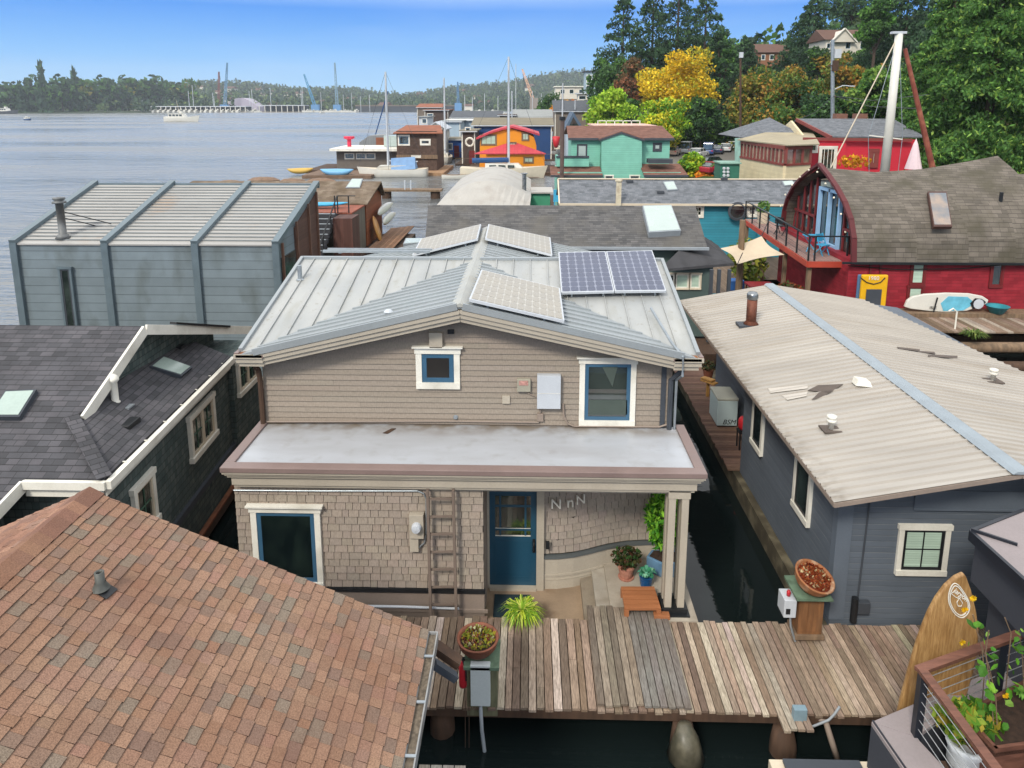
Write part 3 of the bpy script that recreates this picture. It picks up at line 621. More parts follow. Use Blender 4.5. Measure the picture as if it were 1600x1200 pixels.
def crown_blob(name, c, rad, n, size, cols, seed, parent=None, sq=(1, 1, 1), aspect=1.7, droop=.0):
    rs = np.random.RandomState(seed); v = rs.normal(size=(n, 3)); v /= np.linalg.norm(v, axis=1)[:, None]; P = v*(rs.uniform(.25, 1, n)**.5)[:, None]*rad*np.array(sq)
    lin = np.array([H(x)[:3] for x in cols]); co = lin[rs.randint(0, len(lin), n)]*rs.uniform(.65, 1.25, (n, 1))
    c = Vector(c); org = Vector((0, 0, 0)); p = parent
    while p is not None: org += p.location; p = p.parent
    P = P+np.array(c-org) if parent is not None else P
    return quads_obj(name, leafcards(P, size, rs, aspect, droop), co, A_leaf, parent, None if parent is not None else c)
b = MB(); b.box(-.62, .05, 11.13, 11.72, .292, .31); tag(b.build('doormat', paint('dark_mat', '1c3038', .95, .3, 30)), 'dark blue green mat on the landing below the blue door', 'doormat')
tag(leaf_plant('ornamental_grass', AZ(815, 968, .55), 330, .50, .47, ('b9cc3c', '8fb83a', 'd2dc68', '6f9a2c'), random.Random(3), .022, arch=.75), 'bright yellow green ornamental grass tuft at the dock edge below the blue door', 'plant')
t = thing('potted_plant', 'pink terracotta pot with a straggly dark green plant on the porch slab', 'potted plant', AZ(978, 902, .62)); p = t.location.copy()
b = MB(); b.lathe([(.10, 0), (.155, .22), (.17, .24), (.17, .29), (.15, .29), (.14, .25), (0, .25)], p, 18); b.build('pot', M_terrap, t, smooth=False); b = MB(); b.lathe([(.14, 0), (.15, .025), (0, .02)], p-Vector((0, 0, .001)), 16); b.build('saucer', M_terrap, t)
crown_blob('foliage', p+Vector((0, 0, .42)), .24, 420, .05, ('3a5c2a', '4a4a26', '5f3d2a', '2c4420'), 5, t, sq=(1.2, 1, .75))
t = thing('potted_plant', 'small glazed blue pot with blue green hosta leaves beside the orange table', 'potted plant', AZ(1009, 914, .62)); p = t.location.copy()
b = MB(); b.lathe([(.10, 0), (.125, .17), (.135, .2), (.11, .2), (.0, .17)], p, 18); b.build('pot', M_bluepot, t); leaf_plant('foliage', p+Vector((0, 0, .17)), 46, .22, .2, ('5fa58a', '3f8a66', '86c2a0'), random.Random(8), .09, parent=t, arch=.5)
t = thing('potted_plant', 'weathered blue wooden tub with a tall bright green shrub behind the porch column', 'potted plant', AZ(1038, 895, .62)); p = t.location.copy()
b = MB(); b.prism([p+Vector(v) for v in ((-.34, .06, 0), (-.1, -.14, 0), (.33, -.14, 0), (.33, .24, 0), (-.2, .28, 0))], (0, 0, .3)); b.build('tub', M_bluetub, t, bevel=.02); b = MB(); b.prism([p+Vector(v) for v in ((-.28, .06, .301), (-.09, -.1, .301), (.28, -.1, .301), (.28, .2, .301), (-.17, .23, .301))], (0, 0, .01)); b.build('soil', M_soil, t)
b = MB()
for k in range(5): b.tube([p+Vector((.0+.03*k, .05, .3)), p+Vector((.0+.06*k-.1, .05+.03*k, .8)), p+Vector((.1*k-.2, .0, 1.3))], [.012, .01, .006], 5)
b.build('stem', M_wood, t); crown_blob('foliage', p+Vector((-.04, -.04, 1.15)), .46, 1300, .05, ('6fae2c', '4f9426', '93cc40', '35701e'), 6, t, sq=(.8, .7, 1.4), aspect=3.2, droop=.7)
t = thing('low_table', 'low orange stained slatted wooden table on the porch slab', 'table', AZ(1000, 950, .62)); p = AZ(970, 916, .80); q = AZ(1022, 916, .80); r_ = AZ(1033, 951, .80); s_ = AZ(976, 951, .80)
for i in range(5):
    b = MB(); f0, f1 = i/5+.01, (i+1)/5-.01; b.prism([p.lerp(s_, f1), r_.lerp(q, 1-f1), r_.lerp(q, 1-f0), p.lerp(s_, f0)], (0, 0, -.04)); b.build('slat', M_orange, t)
for a in (p, q, r_, s_):
    c0 = (p+q+r_+s_)/4; a2 = a.lerp(c0, .12); b = MB(); b.box(a2.x-.04, a2.x+.04, a2.y-.04, a2.y+.04, .62, .759); b.build('leg', M_orange, t)
b = MB(); a = AZ(1034, 962, .66); b.box(a.x-.14, a.x+.13, a.y-.06, a.y+.06, .622, .70); tag(b.build('timber_block', M_orange, bevel=.006), 'short orange timber block on the slab between the low table and the porch column', 'timber')

# ================================================================= BOARDWALK
dk = thing('boardwalk', 'weathered grey brown plank boardwalk crossing the foreground in front of the taupe house', 'boardwalk', (2, 9.8, 0))
WC = ('b5a493', '9f8e7d', '8b7a6a', 'c7b9a8', 'a89581', '7d6c5e', 'b09a86', '8f7a68')
r3 = random.Random(31); b = MB(); x = -3.6
while x < 9.5:
    w = r3.choice((.108, .118, .09)) if x < 2.9 else r3.choice((.088, .088, .09, .1)); y0, y1 = 8.90+r3.uniform(-.035, .015), 10.74+r3.uniform(-.03, .04)
    if 3.55 < x < 3.98: y0 = 8.62+r3.uniform(-.03, .03)
    if not (4.9 < x < 5.2 and 0): 
        c = pick(WC if x < 4 else ('bba591', 'b19b87', 'cbbaa6', 'a08b78', '94806e'), .16, r3); ym = r3.uniform(9.2, 10.4) if r3.random() < .25 else None
        dz = r3.uniform(-.004, .004)
        if ym: b.box(x, x+w, y0, ym-.003, .56+dz, .60+dz, c); b.box(x, x+w, ym+.003, y1, .56+dz, .60+dz, jit(c, .2, r3))
        else: b.box(x, x+w, y0, y1, .56+dz, .60+dz, c)
    x += w+.014
b.build('deck_boards', A_wood, dk)
b = MB(); x = AZ(918, 960, .64).x; x1 = AZ(1040, 960, .64).x
while x < x1-.05:
    c = pick(('8f8474', '9c8f7e', '7a7064'), .12, r3)
    if x > x1-.75: c = jit(H('837f7a'), .1, r3)
    b.box(x, x+.102, 8.93+r3.uniform(-.03, .03), 11.02+r3.uniform(-.03, .02), .615, .65, c); x += .115
b.build('ramp_boards', A_wood, dk)
b = MB()
for y in (8.97, 9.85, 10.6): b.box(-3.6, 9.5, y, y+.09, .36, .555)
b.box(-3.6, 9.5, 8.91, 8.955, .42, .555); b.build('stringer', M_woodd, dk)
b = MB(); b.box(-3.5, 9.4, 9.1, 10.6, .30, .355); b.build('crossbeam', M_woodd, dk)
for x, y in ((2.28, 8.9), (3.72, 8.85), (-1.3, 9.1), (5.6, 9.2), (.6, 10.5)):
    b = MB(); b.tube([(x, y, -1), (x+.02, y, .15), (x, y, .42)], [.2, .19, .14], 12); b.build('piling', M_woodd, dk, smooth=True)
b = MB(); b.tube([(2.28, 8.80, .5), (2.30, 8.74, .30), (2.30, 8.72, .02)], [.09, .19, .27], 12); b.build('piling_wrap', paint('mossy_plastic', '5a5648', .4, .45, 6, dirt='2f3226', dscale=5), dk, smooth=True)
b = MB(); a = AY(1236, 1120, 8.88); c_ = AY(1258, 1101, 8.88); b.box(a.x, c_.x, 8.78, 8.88, a.z, c_.z); b.build('junction_box', paint('blue_grey_box', '7c94a0', .5), dk, bevel=.006)
b = MB(); b.tube([AY(1240, 1120, 8.85), AY(1250, 1130, 8.85), AY(1270, 1135, 8.85), AY(1295, 1125, 8.86), AY(1304, 1116, 8.87), AY(1312, 1104, 8.88)], .018); b.build('hose', M_grey, dk, smooth=True)
b = MB(); b.tube([AY(1268, 1117, 9.0), AY(1290, 1128, 8.9), AY(1300, 1160, 8.8), AY(1308, 1185, 8.75)], .045); b.build('hose', M_taupe_d, dk, smooth=True)
# pedestal with bowl, left
def bowl(name, label, P, r, tilt, cols, seed, fill, mat):
    t = thing(name, label, 'planter bowl', P); T = tilt; b = MB()
    pr = [(r*.38, 0), (r*.72, r*.22), (r*.93, r*.50), (r, r*.80), (r*1.04, r*.86), (r*.98, r*.90), (r*.90, r*.84), (r*.82, r*.60), (0, r*.58)]
    b.lathe(pr, P, 26, tilt=T, cap=False); b.build('bowl', mat, t, smooth=True)
    b = MB(); b.lathe([(r*.86, r*.72), (0, r*.76)], P, 20, tilt=T, cap=False); b.build('soil', fill, t)
    rs = random.Random(seed); B = MB()
    for i in range(520):
        a, q = rs.uniform(0, 2*pi), r*.80*rs.random()**.5; c = P+T@Vector((q*cos(a), q*sin(a), r*.76+.03*rs.random())); col = pick(cols[:2] if (int(q*9+a*1.3)+seed) % 3 == 0 else cols, .2, rs); h = rs.uniform(.015, .055)
        d = Vector((rs.uniform(-1, 1), rs.uniform(-1, 1), rs.uniform(.2, 1.2))).normalized()*h; s = d.cross(Vector((rs.random(), rs.random(), .3))).normalized()*h*.5
        B.add([c-s, c+s, c+d+s*.3, c+d-s*.3], [(0, 1, 2, 3)], col)
    B.build('succulents', A_leaf, t); return t
a = AY(736, 1100, 8.86); c_ = AY(766, 1034, 8.86)
t = thing('pedestal', 'grey green wooden dock pedestal with a pale metal electrical box on its front', 'pedestal', (a.x+.15, 9.05, .6))
b = MB(); b.box(a.x-.06, c_.x+.10, 8.90, 9.30, .45, 1.30); b.build('post', paint('greenish_wood', '6e6e55', .85, .3, 4, stretch=(5, 5, .7)), t); b = MB(); b.box(a.x-.10, c_.x+.13, 8.80, 9.36, 1.302, 1.36); b.build('cap', paint('mossy_green', '5f7560', .8, .35, 7, dirt='3f4a38', dscale=4), t, bevel=.008)
b = MB(); b.box(a.x, c_.x, 8.80, 8.898, a.z+.02, c_.z-.02); e = b.build('electrical_box', paint('pale_box', 'c3cbcb', .4, .06, 2), t, bevel=.008)
b = MB(); b.tube([(a.x+.14, 8.84, a.z+.02), (a.x+.16, 8.8, .3), (a.x+.2, 8.75, 0), (a.x+.15, 8.7, -.3)], .028); b.build('conduit', M_grey, t, smooth=True)
p = AZ(748, 1008, 1.362); p = Vector((p.x-.0, 9.08, 1.362)); bowl('planter_bowl', 'terracotta bowl of yellow and red succulents on the grey green dock pedestal', p, .30, Matrix.Identity(3), ('b3a63a', '8d9a3c', '8f3f30', 'b58a6a', '6d4a35', 'c9c9a0'), 4, M_soil, M_terra)
b = MB(); q = AZ(728, 1042, .95); q = Vector((a.x-.12, 8.93, .92)); b.lathe([(.0, 0), (.055, .01), (.06, .05), (.06, .34), (.045, .39), (.02, .41), (.02, .45), (0, .45)], q, 14); o = b.build('fire_extinguisher', M_red, smooth=True); tag(o, 'red fire extinguisher hung on the left side of the grey green pedestal', 'fire extinguisher')
b2 = MB(); b2.box(q.x-.03, q.x+.03, q.y-.02, q.y+.02, q.z+.451, q.z+.48); b2.tube([(q.x, q.y-.02, q.z+.46), (q.x+.05, q.y-.06, q.z+.36), (q.x+.05, q.y-.06, q.z+.15)], .01); b2.build('valve', M_black, o)
b = MB(); 
for dx in (0, .06): b.tube([AY(727+dx*100, 1095, 8.8), AY(727+dx*100, 1180, 8.8)], .006, 5)
b.tube([AY(733, 1172, 8.8), AY(733.5, 1180, 8.8), AY(733, 1192, 8.8)], [.01, .035, .01], 8); tag(b.build('float_line', M_woodd), 'thin cords with a rusty weight hanging off the dock edge below the extinguisher', 'rope')
# pedestal with bowl, right
a = AZ(1241, 1003, .6); c_ = AZ(1286, 1003, .6)
t = thing('pedestal', 'brown wooden dock pedestal with a white alarm box on its left side', 'pedestal', (a.x+.2, 10.3, .6)); b = MB(); b.box(a.x, c_.x, 10.28, 10.66, .655, .74); b.build('plinth', M_wood, t, bevel=.006)
b = MB(); b.box(a.x+.04, c_.x-.04, 10.32, 10.62, .741, 1.42); b.box(a.x+.06, a.x+.17, 10.31, 10.319, .80, 1.36); b.box(a.x+.19, c_.x-.07, 10.31, 10.319, .80, 1.36); b.build('post', paint('cedar_post', '7d5636', .75, .35, 4, stretch=(5, 5, .7), dirt='4d4233'), t)
b = MB(); b.box(a.x-.03, c_.x+.06, 10.22, 10.72, 1.421, 1.455); b.box(a.x-.07, c_.x+.03, 10.18, 10.76, 1.456, 1.50); b.build('cap', MATS['mossy_green'], t)
p = Vector(((a.x+c_.x)/2-.02, 10.46, 1.51)); bowl('planter_bowl', 'tilted peeling terracotta bowl of dry red soil on the brown cedar pedestal', p, .315, Matrix.Rotation(R(14), 3, 'Y')@Matrix.Rotation(R(16), 3, 'X'), ('8f3f20', 'a35a30', '7a3018', 'c9b48a'), 9, paint('red_soil', '6f3018', .95, .5, 12), paint('peeling_terracotta', '95603c', .75, .25, 7, dirt='c9b49a', dscale=5))
b = MB(); q = (a.x-.21, 10.30); b.box(q[0], q[0]+.20, q[1], q[1]+.30, 1.05, 1.37); e = b.build('alarm_box', M_lgrey, t, bevel=.01); b = MB(); b.lathe([(.03, 0), (.035, .06), (.02, .1), (0, .1)], (q[0]+.1, q[1]+.12, 1.371), 10); b.build('warning_lamp', M_red, e, smooth=True)
b = MB(); b.box(q[0]+.03, q[0]+.1, q[1]-.006, q[1]-.001, 1.12, 1.22); b.build('display', M_black, e); b = MB(); b.tube([(q[0]+.14, q[1]+.1, 1.05), (q[0]+.15, q[1]+.05, .85), (q[0]+.22, q[1], .62)], .018); b.build('conduit', M_galv, e)

# ================================================================= BROWN SHINGLE ROOF, near left
bh = thing('brown_roofed_house', 'house with a large brown asphalt shingle gable roof filling the lower left corner', 'house', (-5, 5, 0))
ex, ez, rx, rz, ry, fy_ = -1.17, 3.2, -5.04, 4.96, 7.30, 3.0
sl = Vector((ex-rx, 0, ez-rz)); SLn = sl.length; sl.normalize(); nr = Vector((rz-ez, 0, ex-rx)).normalized()
TC = ('947662', '997a65', '8f725e', '927666', '897161', '837769', '816d60', '987766', '907562', '92725d', '9c7d68', '967864')
def tabs(B, o, d, n, along, length, span, rs, exp=.122, cols=TC):
    """courses of laminated tabs: o top corner at the ridge, d unit vector down the slope, along unit vector along the course"""
    k = int(length/exp)+1
    for i in range(k):
        s0, s1 = i*exp, min((i+1)*exp, length); y = -rs.uniform(0, .2); lift = .006
        while y < span:
            w = rs.uniform(.09, .20); a, c = max(0, y), min(span, y+w); y += w
            if c-a < .01: continue
            col = pick(cols, .055, rs); th = rs.choice((0, .004, .004)); e0 = o+d*(s0-.02)+n*.0; e1 = o+d*s1+n*(.011+th); e1b = o+d*s1
            drop = d*rs.choice((0, 0, .008, .012))
            A, Bq, Cq, Dq = e0+along*a, e0+along*c, e1+along*(c-.002)+drop, e1+along*(a+.002)+drop
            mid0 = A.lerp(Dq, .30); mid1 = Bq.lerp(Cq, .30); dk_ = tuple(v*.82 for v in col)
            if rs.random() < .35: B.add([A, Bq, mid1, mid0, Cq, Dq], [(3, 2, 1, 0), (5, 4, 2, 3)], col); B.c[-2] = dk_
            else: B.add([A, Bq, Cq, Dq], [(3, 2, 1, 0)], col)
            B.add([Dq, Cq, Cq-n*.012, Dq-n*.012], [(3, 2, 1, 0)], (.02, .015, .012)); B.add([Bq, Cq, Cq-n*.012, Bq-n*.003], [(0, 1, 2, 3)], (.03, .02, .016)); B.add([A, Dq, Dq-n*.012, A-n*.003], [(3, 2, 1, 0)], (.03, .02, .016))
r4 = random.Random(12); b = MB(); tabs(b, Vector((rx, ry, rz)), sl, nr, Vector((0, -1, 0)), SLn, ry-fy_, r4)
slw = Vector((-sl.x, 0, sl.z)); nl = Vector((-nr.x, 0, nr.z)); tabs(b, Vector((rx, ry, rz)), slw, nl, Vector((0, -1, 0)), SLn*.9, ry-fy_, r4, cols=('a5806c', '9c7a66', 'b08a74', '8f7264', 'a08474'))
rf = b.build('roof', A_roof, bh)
b = MB(); y = ry+.01
while y > fy_: c = pick(('91705c', '896858', '98755f', '806052'), .08, r4); b.prism([(rx-.16, y, rz-.052), (rx, y, rz+.035), (rx+.16, y, rz-.052), (rx+.16, y, rz-.068), (rx, y, rz+.018), (rx-.16, y, rz-.068)], (0, -.2, -.003), c); y -= .145
b.build('ridge_cap', A_roof, rf)
b = MB(); b.prism([Vector((rx, ry-.02, rz-.012)), Vector((ex, ry-.02, ez-.012)), Vector((ex, ry-.02, ez-.10)), Vector((rx, ry-.02, rz-.10))], (0, fy_-ry, 0)); b.prism([Vector((rx, ry-.02, rz-.012)), Vector((rx, ry-.02, rz-.10)), Vector((-8.6, ry-.02, rz-.10-3.56*.4548)), Vector((-8.6, ry-.02, rz-.012-3.56*.4548))], (0, fy_-ry, 0)); b.build('roof_deck', M_woodd, bh)
b = MB(); b.prism([(-1.5, ry-.35, -.2), (-1.5, ry-.35, 2.95), (rx, ry-.35, 4.7), (-8.4, ry-.35, 3.1), (-8.4, ry-.35, -.2)], (0, fy_-ry, 0)); b.build('wall', lap('red_brown_siding', '4a2c25', .14), bh)
b = MB()
for (x0, x1, z0, z1) in ((ex+.00, ex+.012, ez-.14, ez-.012), (ex+.012, ex+.10, ez-.14, ez-.128), (ex+.10, ex+.115, ez-.14, ez-.005)): b.box(x0, x1, fy_, ry-.02, z0, z1)
b.box(ex, ex+.115, ry-.019, ry-.005, ez-.14, ez-.005); g = b.build('gutter', paint('grey_gutter', '8f9090', .4, .2, 4, dirt='5b554c', dscale=4), bh)
b = MB(); b.box(ex+.013, ex+.099, fy_, ry-.03, ez-.127, ez-.03); b.build('gutter_debris', paint('leaf_litter', '6f6456', .95, .5, 25, bump=.5), g)
b = MB(); y = 6.9
while y > 3.2: b.box(ex+.005, ex+.112, y, y+.03, ez-.012, ez+.0); y -= .62
b.build('gutter_strap', M_galv, g)
b = MB(); b.beam(AZ(668, 1002, 3.0), AZ(718, 1036, 2.75), .14, .09); b.build('roof_brace', M_woodd, bh); b = MB(); b.beam(AZ(678, 1037, 3.0), AZ(712, 1059, 2.75), .10, .08); b.build('downspout', M_dkgrey, bh)
p = AP(158, 922, (rx, 0, rz), nr); b = MB(); b.lathe([(.045, 0), (.045, .20), (.03, .2), (.03, .17)], p, 14, cap=False); b.lathe([(.085, .02), (.06, .06), (.05, .09)], p, 14, cap=False); v = b.build('vent_pipe', paint('pipe_boot', '4c4e4a', .5, .3, 12), bh, smooth=True)
b = MB(); b.prism([AP(146, 925, (rx, 0, rz+.02), nr), AP(166, 937, (rx, 0, rz+.02), nr), AP(184, 921, (rx, 0, rz+.02), nr), AP(163, 909, (rx, 0, rz+.02), nr)], nr*.006); b.build('flashing', M_black, v)
b = MB()
for i in range(4): x = -1.45+i*.16; b.box(x, x+.145, 7.2, 8.0, .52, .56, pick(('b0aba0', '9d958a'), .1, r4))
tag(b.build('finger_dock', A_wood), 'short pale plank landing beside the brown roofed house at the bottom edge', 'dock')

# ================================================================= DARK SHINGLED HOUSE, left
dh = thing('dark_shingled_house', 'dark green shingled floating home with charcoal roof, skylights and white gutters', 'house', (-8.5, 12, 0))
M_dkroof = shingle('charcoal_shingle', ('454548', '525256', '4b4b4e', '5d5b5f'), .24, .125, .6)
M_dkwall = shingle('dark_green_shakes', ('4a5857', '566362', '505c5a', '68716e'), .12, .14, .5, nscale=3)
P1 = lambda x, y: Vector((x, y, 3.5+.429*(y-10.05)))
ap = Vector((-7.75, 13.4, 4.94));  hipb = AZ(172, 738, 3.52); hipb = Vector((-6.68, 10.05, 3.50))
b = MB(); b.prism([(-22, 13.4, 4.94), (-22, 8.9, 3.01), (-8.2, 8.9, 3.01), (-7.95, 10.05, 3.5), hipb, P1(-7.9, 11.2), P1(-7.75, 11.4), ap], (0, 0, -.05)); b.prism([(-22, 13.4, 4.94), ap, (-7.6, 17.2, 3.6), (-22, 17.2, 3.6)], (0, 0, -.05)); b.build('roof', M_dkroof, dh)
ef = Vector((-7.02, 15.6, 3.5)); b = MB(); b.prism([P1(-7.9, 11.2)+Vector((0, 0, .02)), hipb+Vector((0, 0, .02)), ef, (-7.9, 15.75, 3.80), (-8.3, 12.8, 4.2)], (0, 0, -.05)); b.build('side_roof', M_dkroof, dh)
b = MB(); b.beam(P1(-7.9, 11.2)+Vector((0, 0, .04)), hipb+Vector((0, 0, .04)), .22, .02); b.build('hip_cap', M_dkroof, dh)
b = MB(); b.beam((-7.72, 13.38, 4.86), (-7.72, 11.25, 3.93), .05, .22); b.beam((-7.72, 13.42, 4.86), (-7.15, 17.2, 3.62), .05, .20); b.build('barge_board', M_white, dh)
b = MB(); b.beam((-7.62, 14.3, 4.72), (-7.3, 16.2, 4.04), .16, .05); b.build('metal_ridge', M_black, dh)
b = MB()
b.box(-7.97, -6.64, 9.96, 10.04, 3.36, 3.49); b.box(-7.97, -6.72, 10.04, 10.07, 3.2, 3.36); b.beam((-6.60, 10.0, 3.43), ef+Vector((.07, 0, -.07)), .09, .13); b.beam((-6.70, 10.08, 3.28), ef+Vector((-.03, 0, -.22)), .03, .16)
b.box(-22, -8.24, 8.80, 8.89, 2.88, 3.0); b.box(-22, -8.26, 8.89, 8.92, 2.72, 2.88); b.beam((-8.22, 8.82, 2.90), (-7.97, 10.02, 3.4), .05, .2); b.build('gutter', M_white, dh)
wx = -7.12
b = MB(); b.prism([(wx+.33, 10.3, .35), (wx-.0, 15.6, .35), (-8.6, 15.6, .35), (-8.6, 10.3, .35)], (0, 0, 2.9)); b.prism([(-22, 9.3, .35), (-8.6, 9.3, .35), (-8.6, 17, .35), (-22, 17, .35)], (0, 0, 2.5)); b.prism([(-8.6, 11.6, 3.0), (-8.0, 11.6, 3.0), (-8.0, 15.6, 3.0), (-8.6, 15.6, 3.0)], (0, 0, .7)); b.prism([(-7.0, 15.61, .35), (-7.0, 17.2, .35), (-9, 17.2, .35), (-9, 15.61, .35)], (0, 0, 3.0)); b.build('wall', M_dkwall, dh)
b = MB(); b.prism([(-8.0, 11.6, 3.4), (-8.0, 16.9, 3.4), (-8.0, 16.9, 3.6), (-8.0, 13.4, 4.82), (-8.0, 11.6, 4.05)], (-.2, 0, 0)); b.build('gable_wall', M_dkwall, dh)
b = MB(); b.beam((wx+.36, 10.2, 1.25), (wx+.03, 15.7, 1.25), .10, .14); b.build('belly_band', M_dkgrey, dh)
b = MB(); b.beam((wx+.25, 10.2, .28), (wx-.05, 15.8, .28), .35, .22); b.build('float_log', M_woodd, dh); b = MB(); b.beam((wx+.43, 10.2, .42), (wx+.10, 15.7, .42), .10, .05); b.build('rub_rail', paint('rusty_trim', '7a4a30', .8, .4, 5), dh)
def winx(par, p, q, z0, z1, n, name='window'):
    """window on the slanted east wall of the dark house, p and q (x,y) its ends"""
    d = Vector((q[0]-p[0], q[1]-p[1], 0)); L_ = d.length; d.normalize(); nn = Vector((d.y, -d.x, 0)); o = Vector((p[0], p[1], 0)); f = lambda u, z, k: o+d*u+nn*k+Vector((0, 0, z))
    def bx(B, u0, u1, a0, a1, k0, k1): B.prism([f(u0, a0, k0), f(u1, a0, k0), f(u1, a1, k0), f(u0, a1, k0)], nn*(k1-k0))
    B = MB(); bx(B, -.1, 0, z0, z1, -.02, .06); bx(B, L_, L_+.1, z0, z1, -.02, .06); bx(B, -.13, L_+.13, z1, z1+.11, -.02, .075); bx(B, -.13, L_+.13, z0-.11, z0, -.02, .09); w = B.build(name, M_white, par)
    B = MB(); bx(B, 0, L_, z0, z1, -.03, .015); B.build('pane', M_glassg, w); B = MB()
    for i in range(n):
        u0, u1 = L_*i/n, L_*(i+1)/n; bx(B, u0, u0+.05, z0, z1, .015, .045); bx(B, u1-.05, u1, z0, z1, .015, .045); bx(B, u0+.05, u1-.05, z0, z0+.05, .015, .045); bx(B, u0+.05, u1-.05, z1-.05, z1, .015, .045)
    B.build('sash', M_cream, w); B = MB()
    for i in range(n):
        u0, u1 = L_*i/n, L_*(i+1)/n; bx(B, (u0+u1)/2-.01, (u0+u1)/2+.01, z0+.05, z1-.05, .016, .03); bx(B, u0+.05, u1-.05, (z0+z1)/2-.01, (z0+z1)/2+.01, .016, .032)
    B.build('muntin', paint('green_muntin', '44604f', .5), w)
def wallx(y): return wx+.345-(y-10.3)*.0623
def onwall(px, py):      # where a sight line meets that slanted wall
    x = wx+.2
    for _ in range(12): p = AX(px, py, x); x = wallx(p.y)
    return p
a, c_ = onwall(208, 760), onwall(234, 750); winx(dh, (wallx(a.y), a.y), (wallx(c_.y), c_.y), 1.9, 2.72, 1)
a, c_ = onwall(296, 660), onwall(331, 650); winx(dh, (wallx(a.y), a.y), (wallx(c_.y), c_.y), 2.15, 2.95, 2)
p = AX(372, 590, -7.0); q = AX(396, 580, -7.0); winx(dh, (-6.995, p.y), (-6.995, q.y+.1), 2.5, 3.2, 2)
def skylight(par, pix, P, nrm, h=.10, frame=M_dkgrey, gl=None, name='skylight', inset=.12):
    nrm = nrm.normalized(); q = [AP(px, py, Vector(P)+nrm*h, nrm) for px, py in pix]; B = MB(); B.prism(q, -nrm*(h+.02)); o = B.build(name, frame, par)
    c = sum(q, Vector())/4; g = MB(); g.prism([p.lerp(c, inset)+nrm*.012 for p in q], -nrm*.008); g.build('skylight_glass', gl or M_sky, o); return o
M_sky = paint('skylight_glass', '9dadA5', .18, .07, 1.5, bump=0, spec=.6); M_skyw = paint('milky_dome', 'a8b5b1', .25, .05, 2, bump=0)
skylight(dh, [(8, 610), (57, 608), (30, 651), (-20, 651)], P1(0, 10.05), Vector((0, -.429, 1)))
ne = Vector((.42, .02, 1)); skylight(dh, [(254, 556), (301, 573), (284, 587), (234, 572)], (-7.0, 13, 3.5), ne)
p = AP(181, 634, (-7.0, 13, 3.5), ne); b = MB(); b.lathe([(.09, 0), (.085, .08), (.065, .1), (.065, .46), (.10, .5), (.10, .54), (.06, .60), (0, .63)], p, 16); v = b.build('flue', M_white, dh, smooth=True); b = MB(); b.box(p.x+.02, p.x+.3, p.y-.1, p.y+.1, p.z-.03, p.z-.0); b.build('flashing', M_galv, v)
for (px, py, s) in ((198, 665, .2),): p = AP(px, py, (-7.0, 13, 3.5), ne); b = MB(); b.box(p.x-s*.8, p.x+s*.8, p.y-s, p.y+s, p.z-.05, p.z+.09); b.build('box_vent', M_black, dh, bevel=.02)
for (px, py, s) in ((196, 600, .13), (277, 541, .15)): p = AP(px, py, (-7.0, 13, 3.5), ne); b = MB(); b.box(p.x-s, p.x+s, p.y-s*.8, p.y+s*.8, p.z-.04, p.z+.03); b.build('box_vent', M_black, dh, bevel=.01)
b = MB(); y = 10.6
while y < 15.4: x = -6.62-(y-10)*.076; b.box(x-.13, x+.02, y, y+.02, 3.50, 3.515); y += .75
b.build('gutter_hanger', M_white, dh)

# ================================================================= GREY HOUSE WITH RIBBED ROOF, right
gh = thing('grey_house', 'blue grey clapboard floating home with long pale ribbed roof right of the taupe house', 'house', (7, 15, 0))
M_gwall = lap('grey_clapboard', '59616b', .105, .08, lt='8a8f93', dark=.55); GX, GY = 5.2, 10.85
gr, gs = (7.6, 3.74), .19
b = MB(); b.prism([(GX, GY, .45), (11.5, GY, .45), (11.5, GY, 3.1), (gr[0], GY, 3.62), (GX, GY, 3.14)], (0, 5.25, 0)); b.prism([(5.98, 16.11, .45), (11.5, 16.11, .45), (11.5, 16.11, 3.1), (gr[0], 16.11, 3.62), (5.98, 16.11, 3.3)], (0, 5.4, 0)); b.build('wall', M_gwall, gh)
b = MB(); b.box(GX-.03, GX+.22, GY-.03, GY-.001, .62, 3.0); b.box(GX-.03, GX-.001, GY, GY+.14, .62, 3.0); b.box(GX+1.2, 11.4, GY-.03, GY-.001, 2.72, 3.05); b.box(GX+1.2, 11.4, GY-.045, GY-.03, 2.70, 2.73); b.build('corner_board', paint('grey_board', '5e6772', .6, .08, 2), gh)
b = MB(); b.box(GX-.16, 12, GY-.1, 16.1, -.1, .44); b.box(5.05, 12, 16.1, 22.9, -.1, .44); b.build('float_hull', paint('mossy_hull', '4d4636', .9, .5, 2.5, dirt='77705c', dscale=2.5, bump=.4), gh)
m = MT('ribbed_pale_roof'); f = m.noise(1., 9, stretch=(.35, 2.2, 1)); bb = m.mix(m.mr(f, .35, .68), H('a9a49c'), H('97928b')); bb = m.mix(m.mr(m.noise(.5, 8, stretch=(.4, 2.5, 1)), .55, .72, 0, .6), bb, H('8a7f70'))
uv_ = uvv(m); s2 = m.n('ShaderNodeNewGeometry'); s3 = m.n('ShaderNodeSeparateXYZ'); m.l(s2.outputs['Position'], s3.inputs[0]); ed = m.math('MULTIPLY', m.mr(s3.outputs[0], 4.8, 5.15, .8, 0), m.mr(m.noise(7, 9, stretch=(.8, 1.5, 1)), .4, .75)); fy2 = m.math('FRACT', m.math('DIVIDE', m.math('ADD', s3.outputs[1], -10.18+.02), .2)); bb = m.mix(m.math('MULTIPLY', m.mr(m.math('ABSOLUTE', m.math('SUBTRACT', fy2, .62)), .12, .03), .35), bb, H('8a8074')); bb = m.mix(ed, bb, H('5e5344'))
m.base(bb); m.rough(.55, .05, .4); M_rroof = m.m
b = MB(); xe0 = 4.78; ye0, ye1 = 10.18, 21.75
prof = []; y = ye0
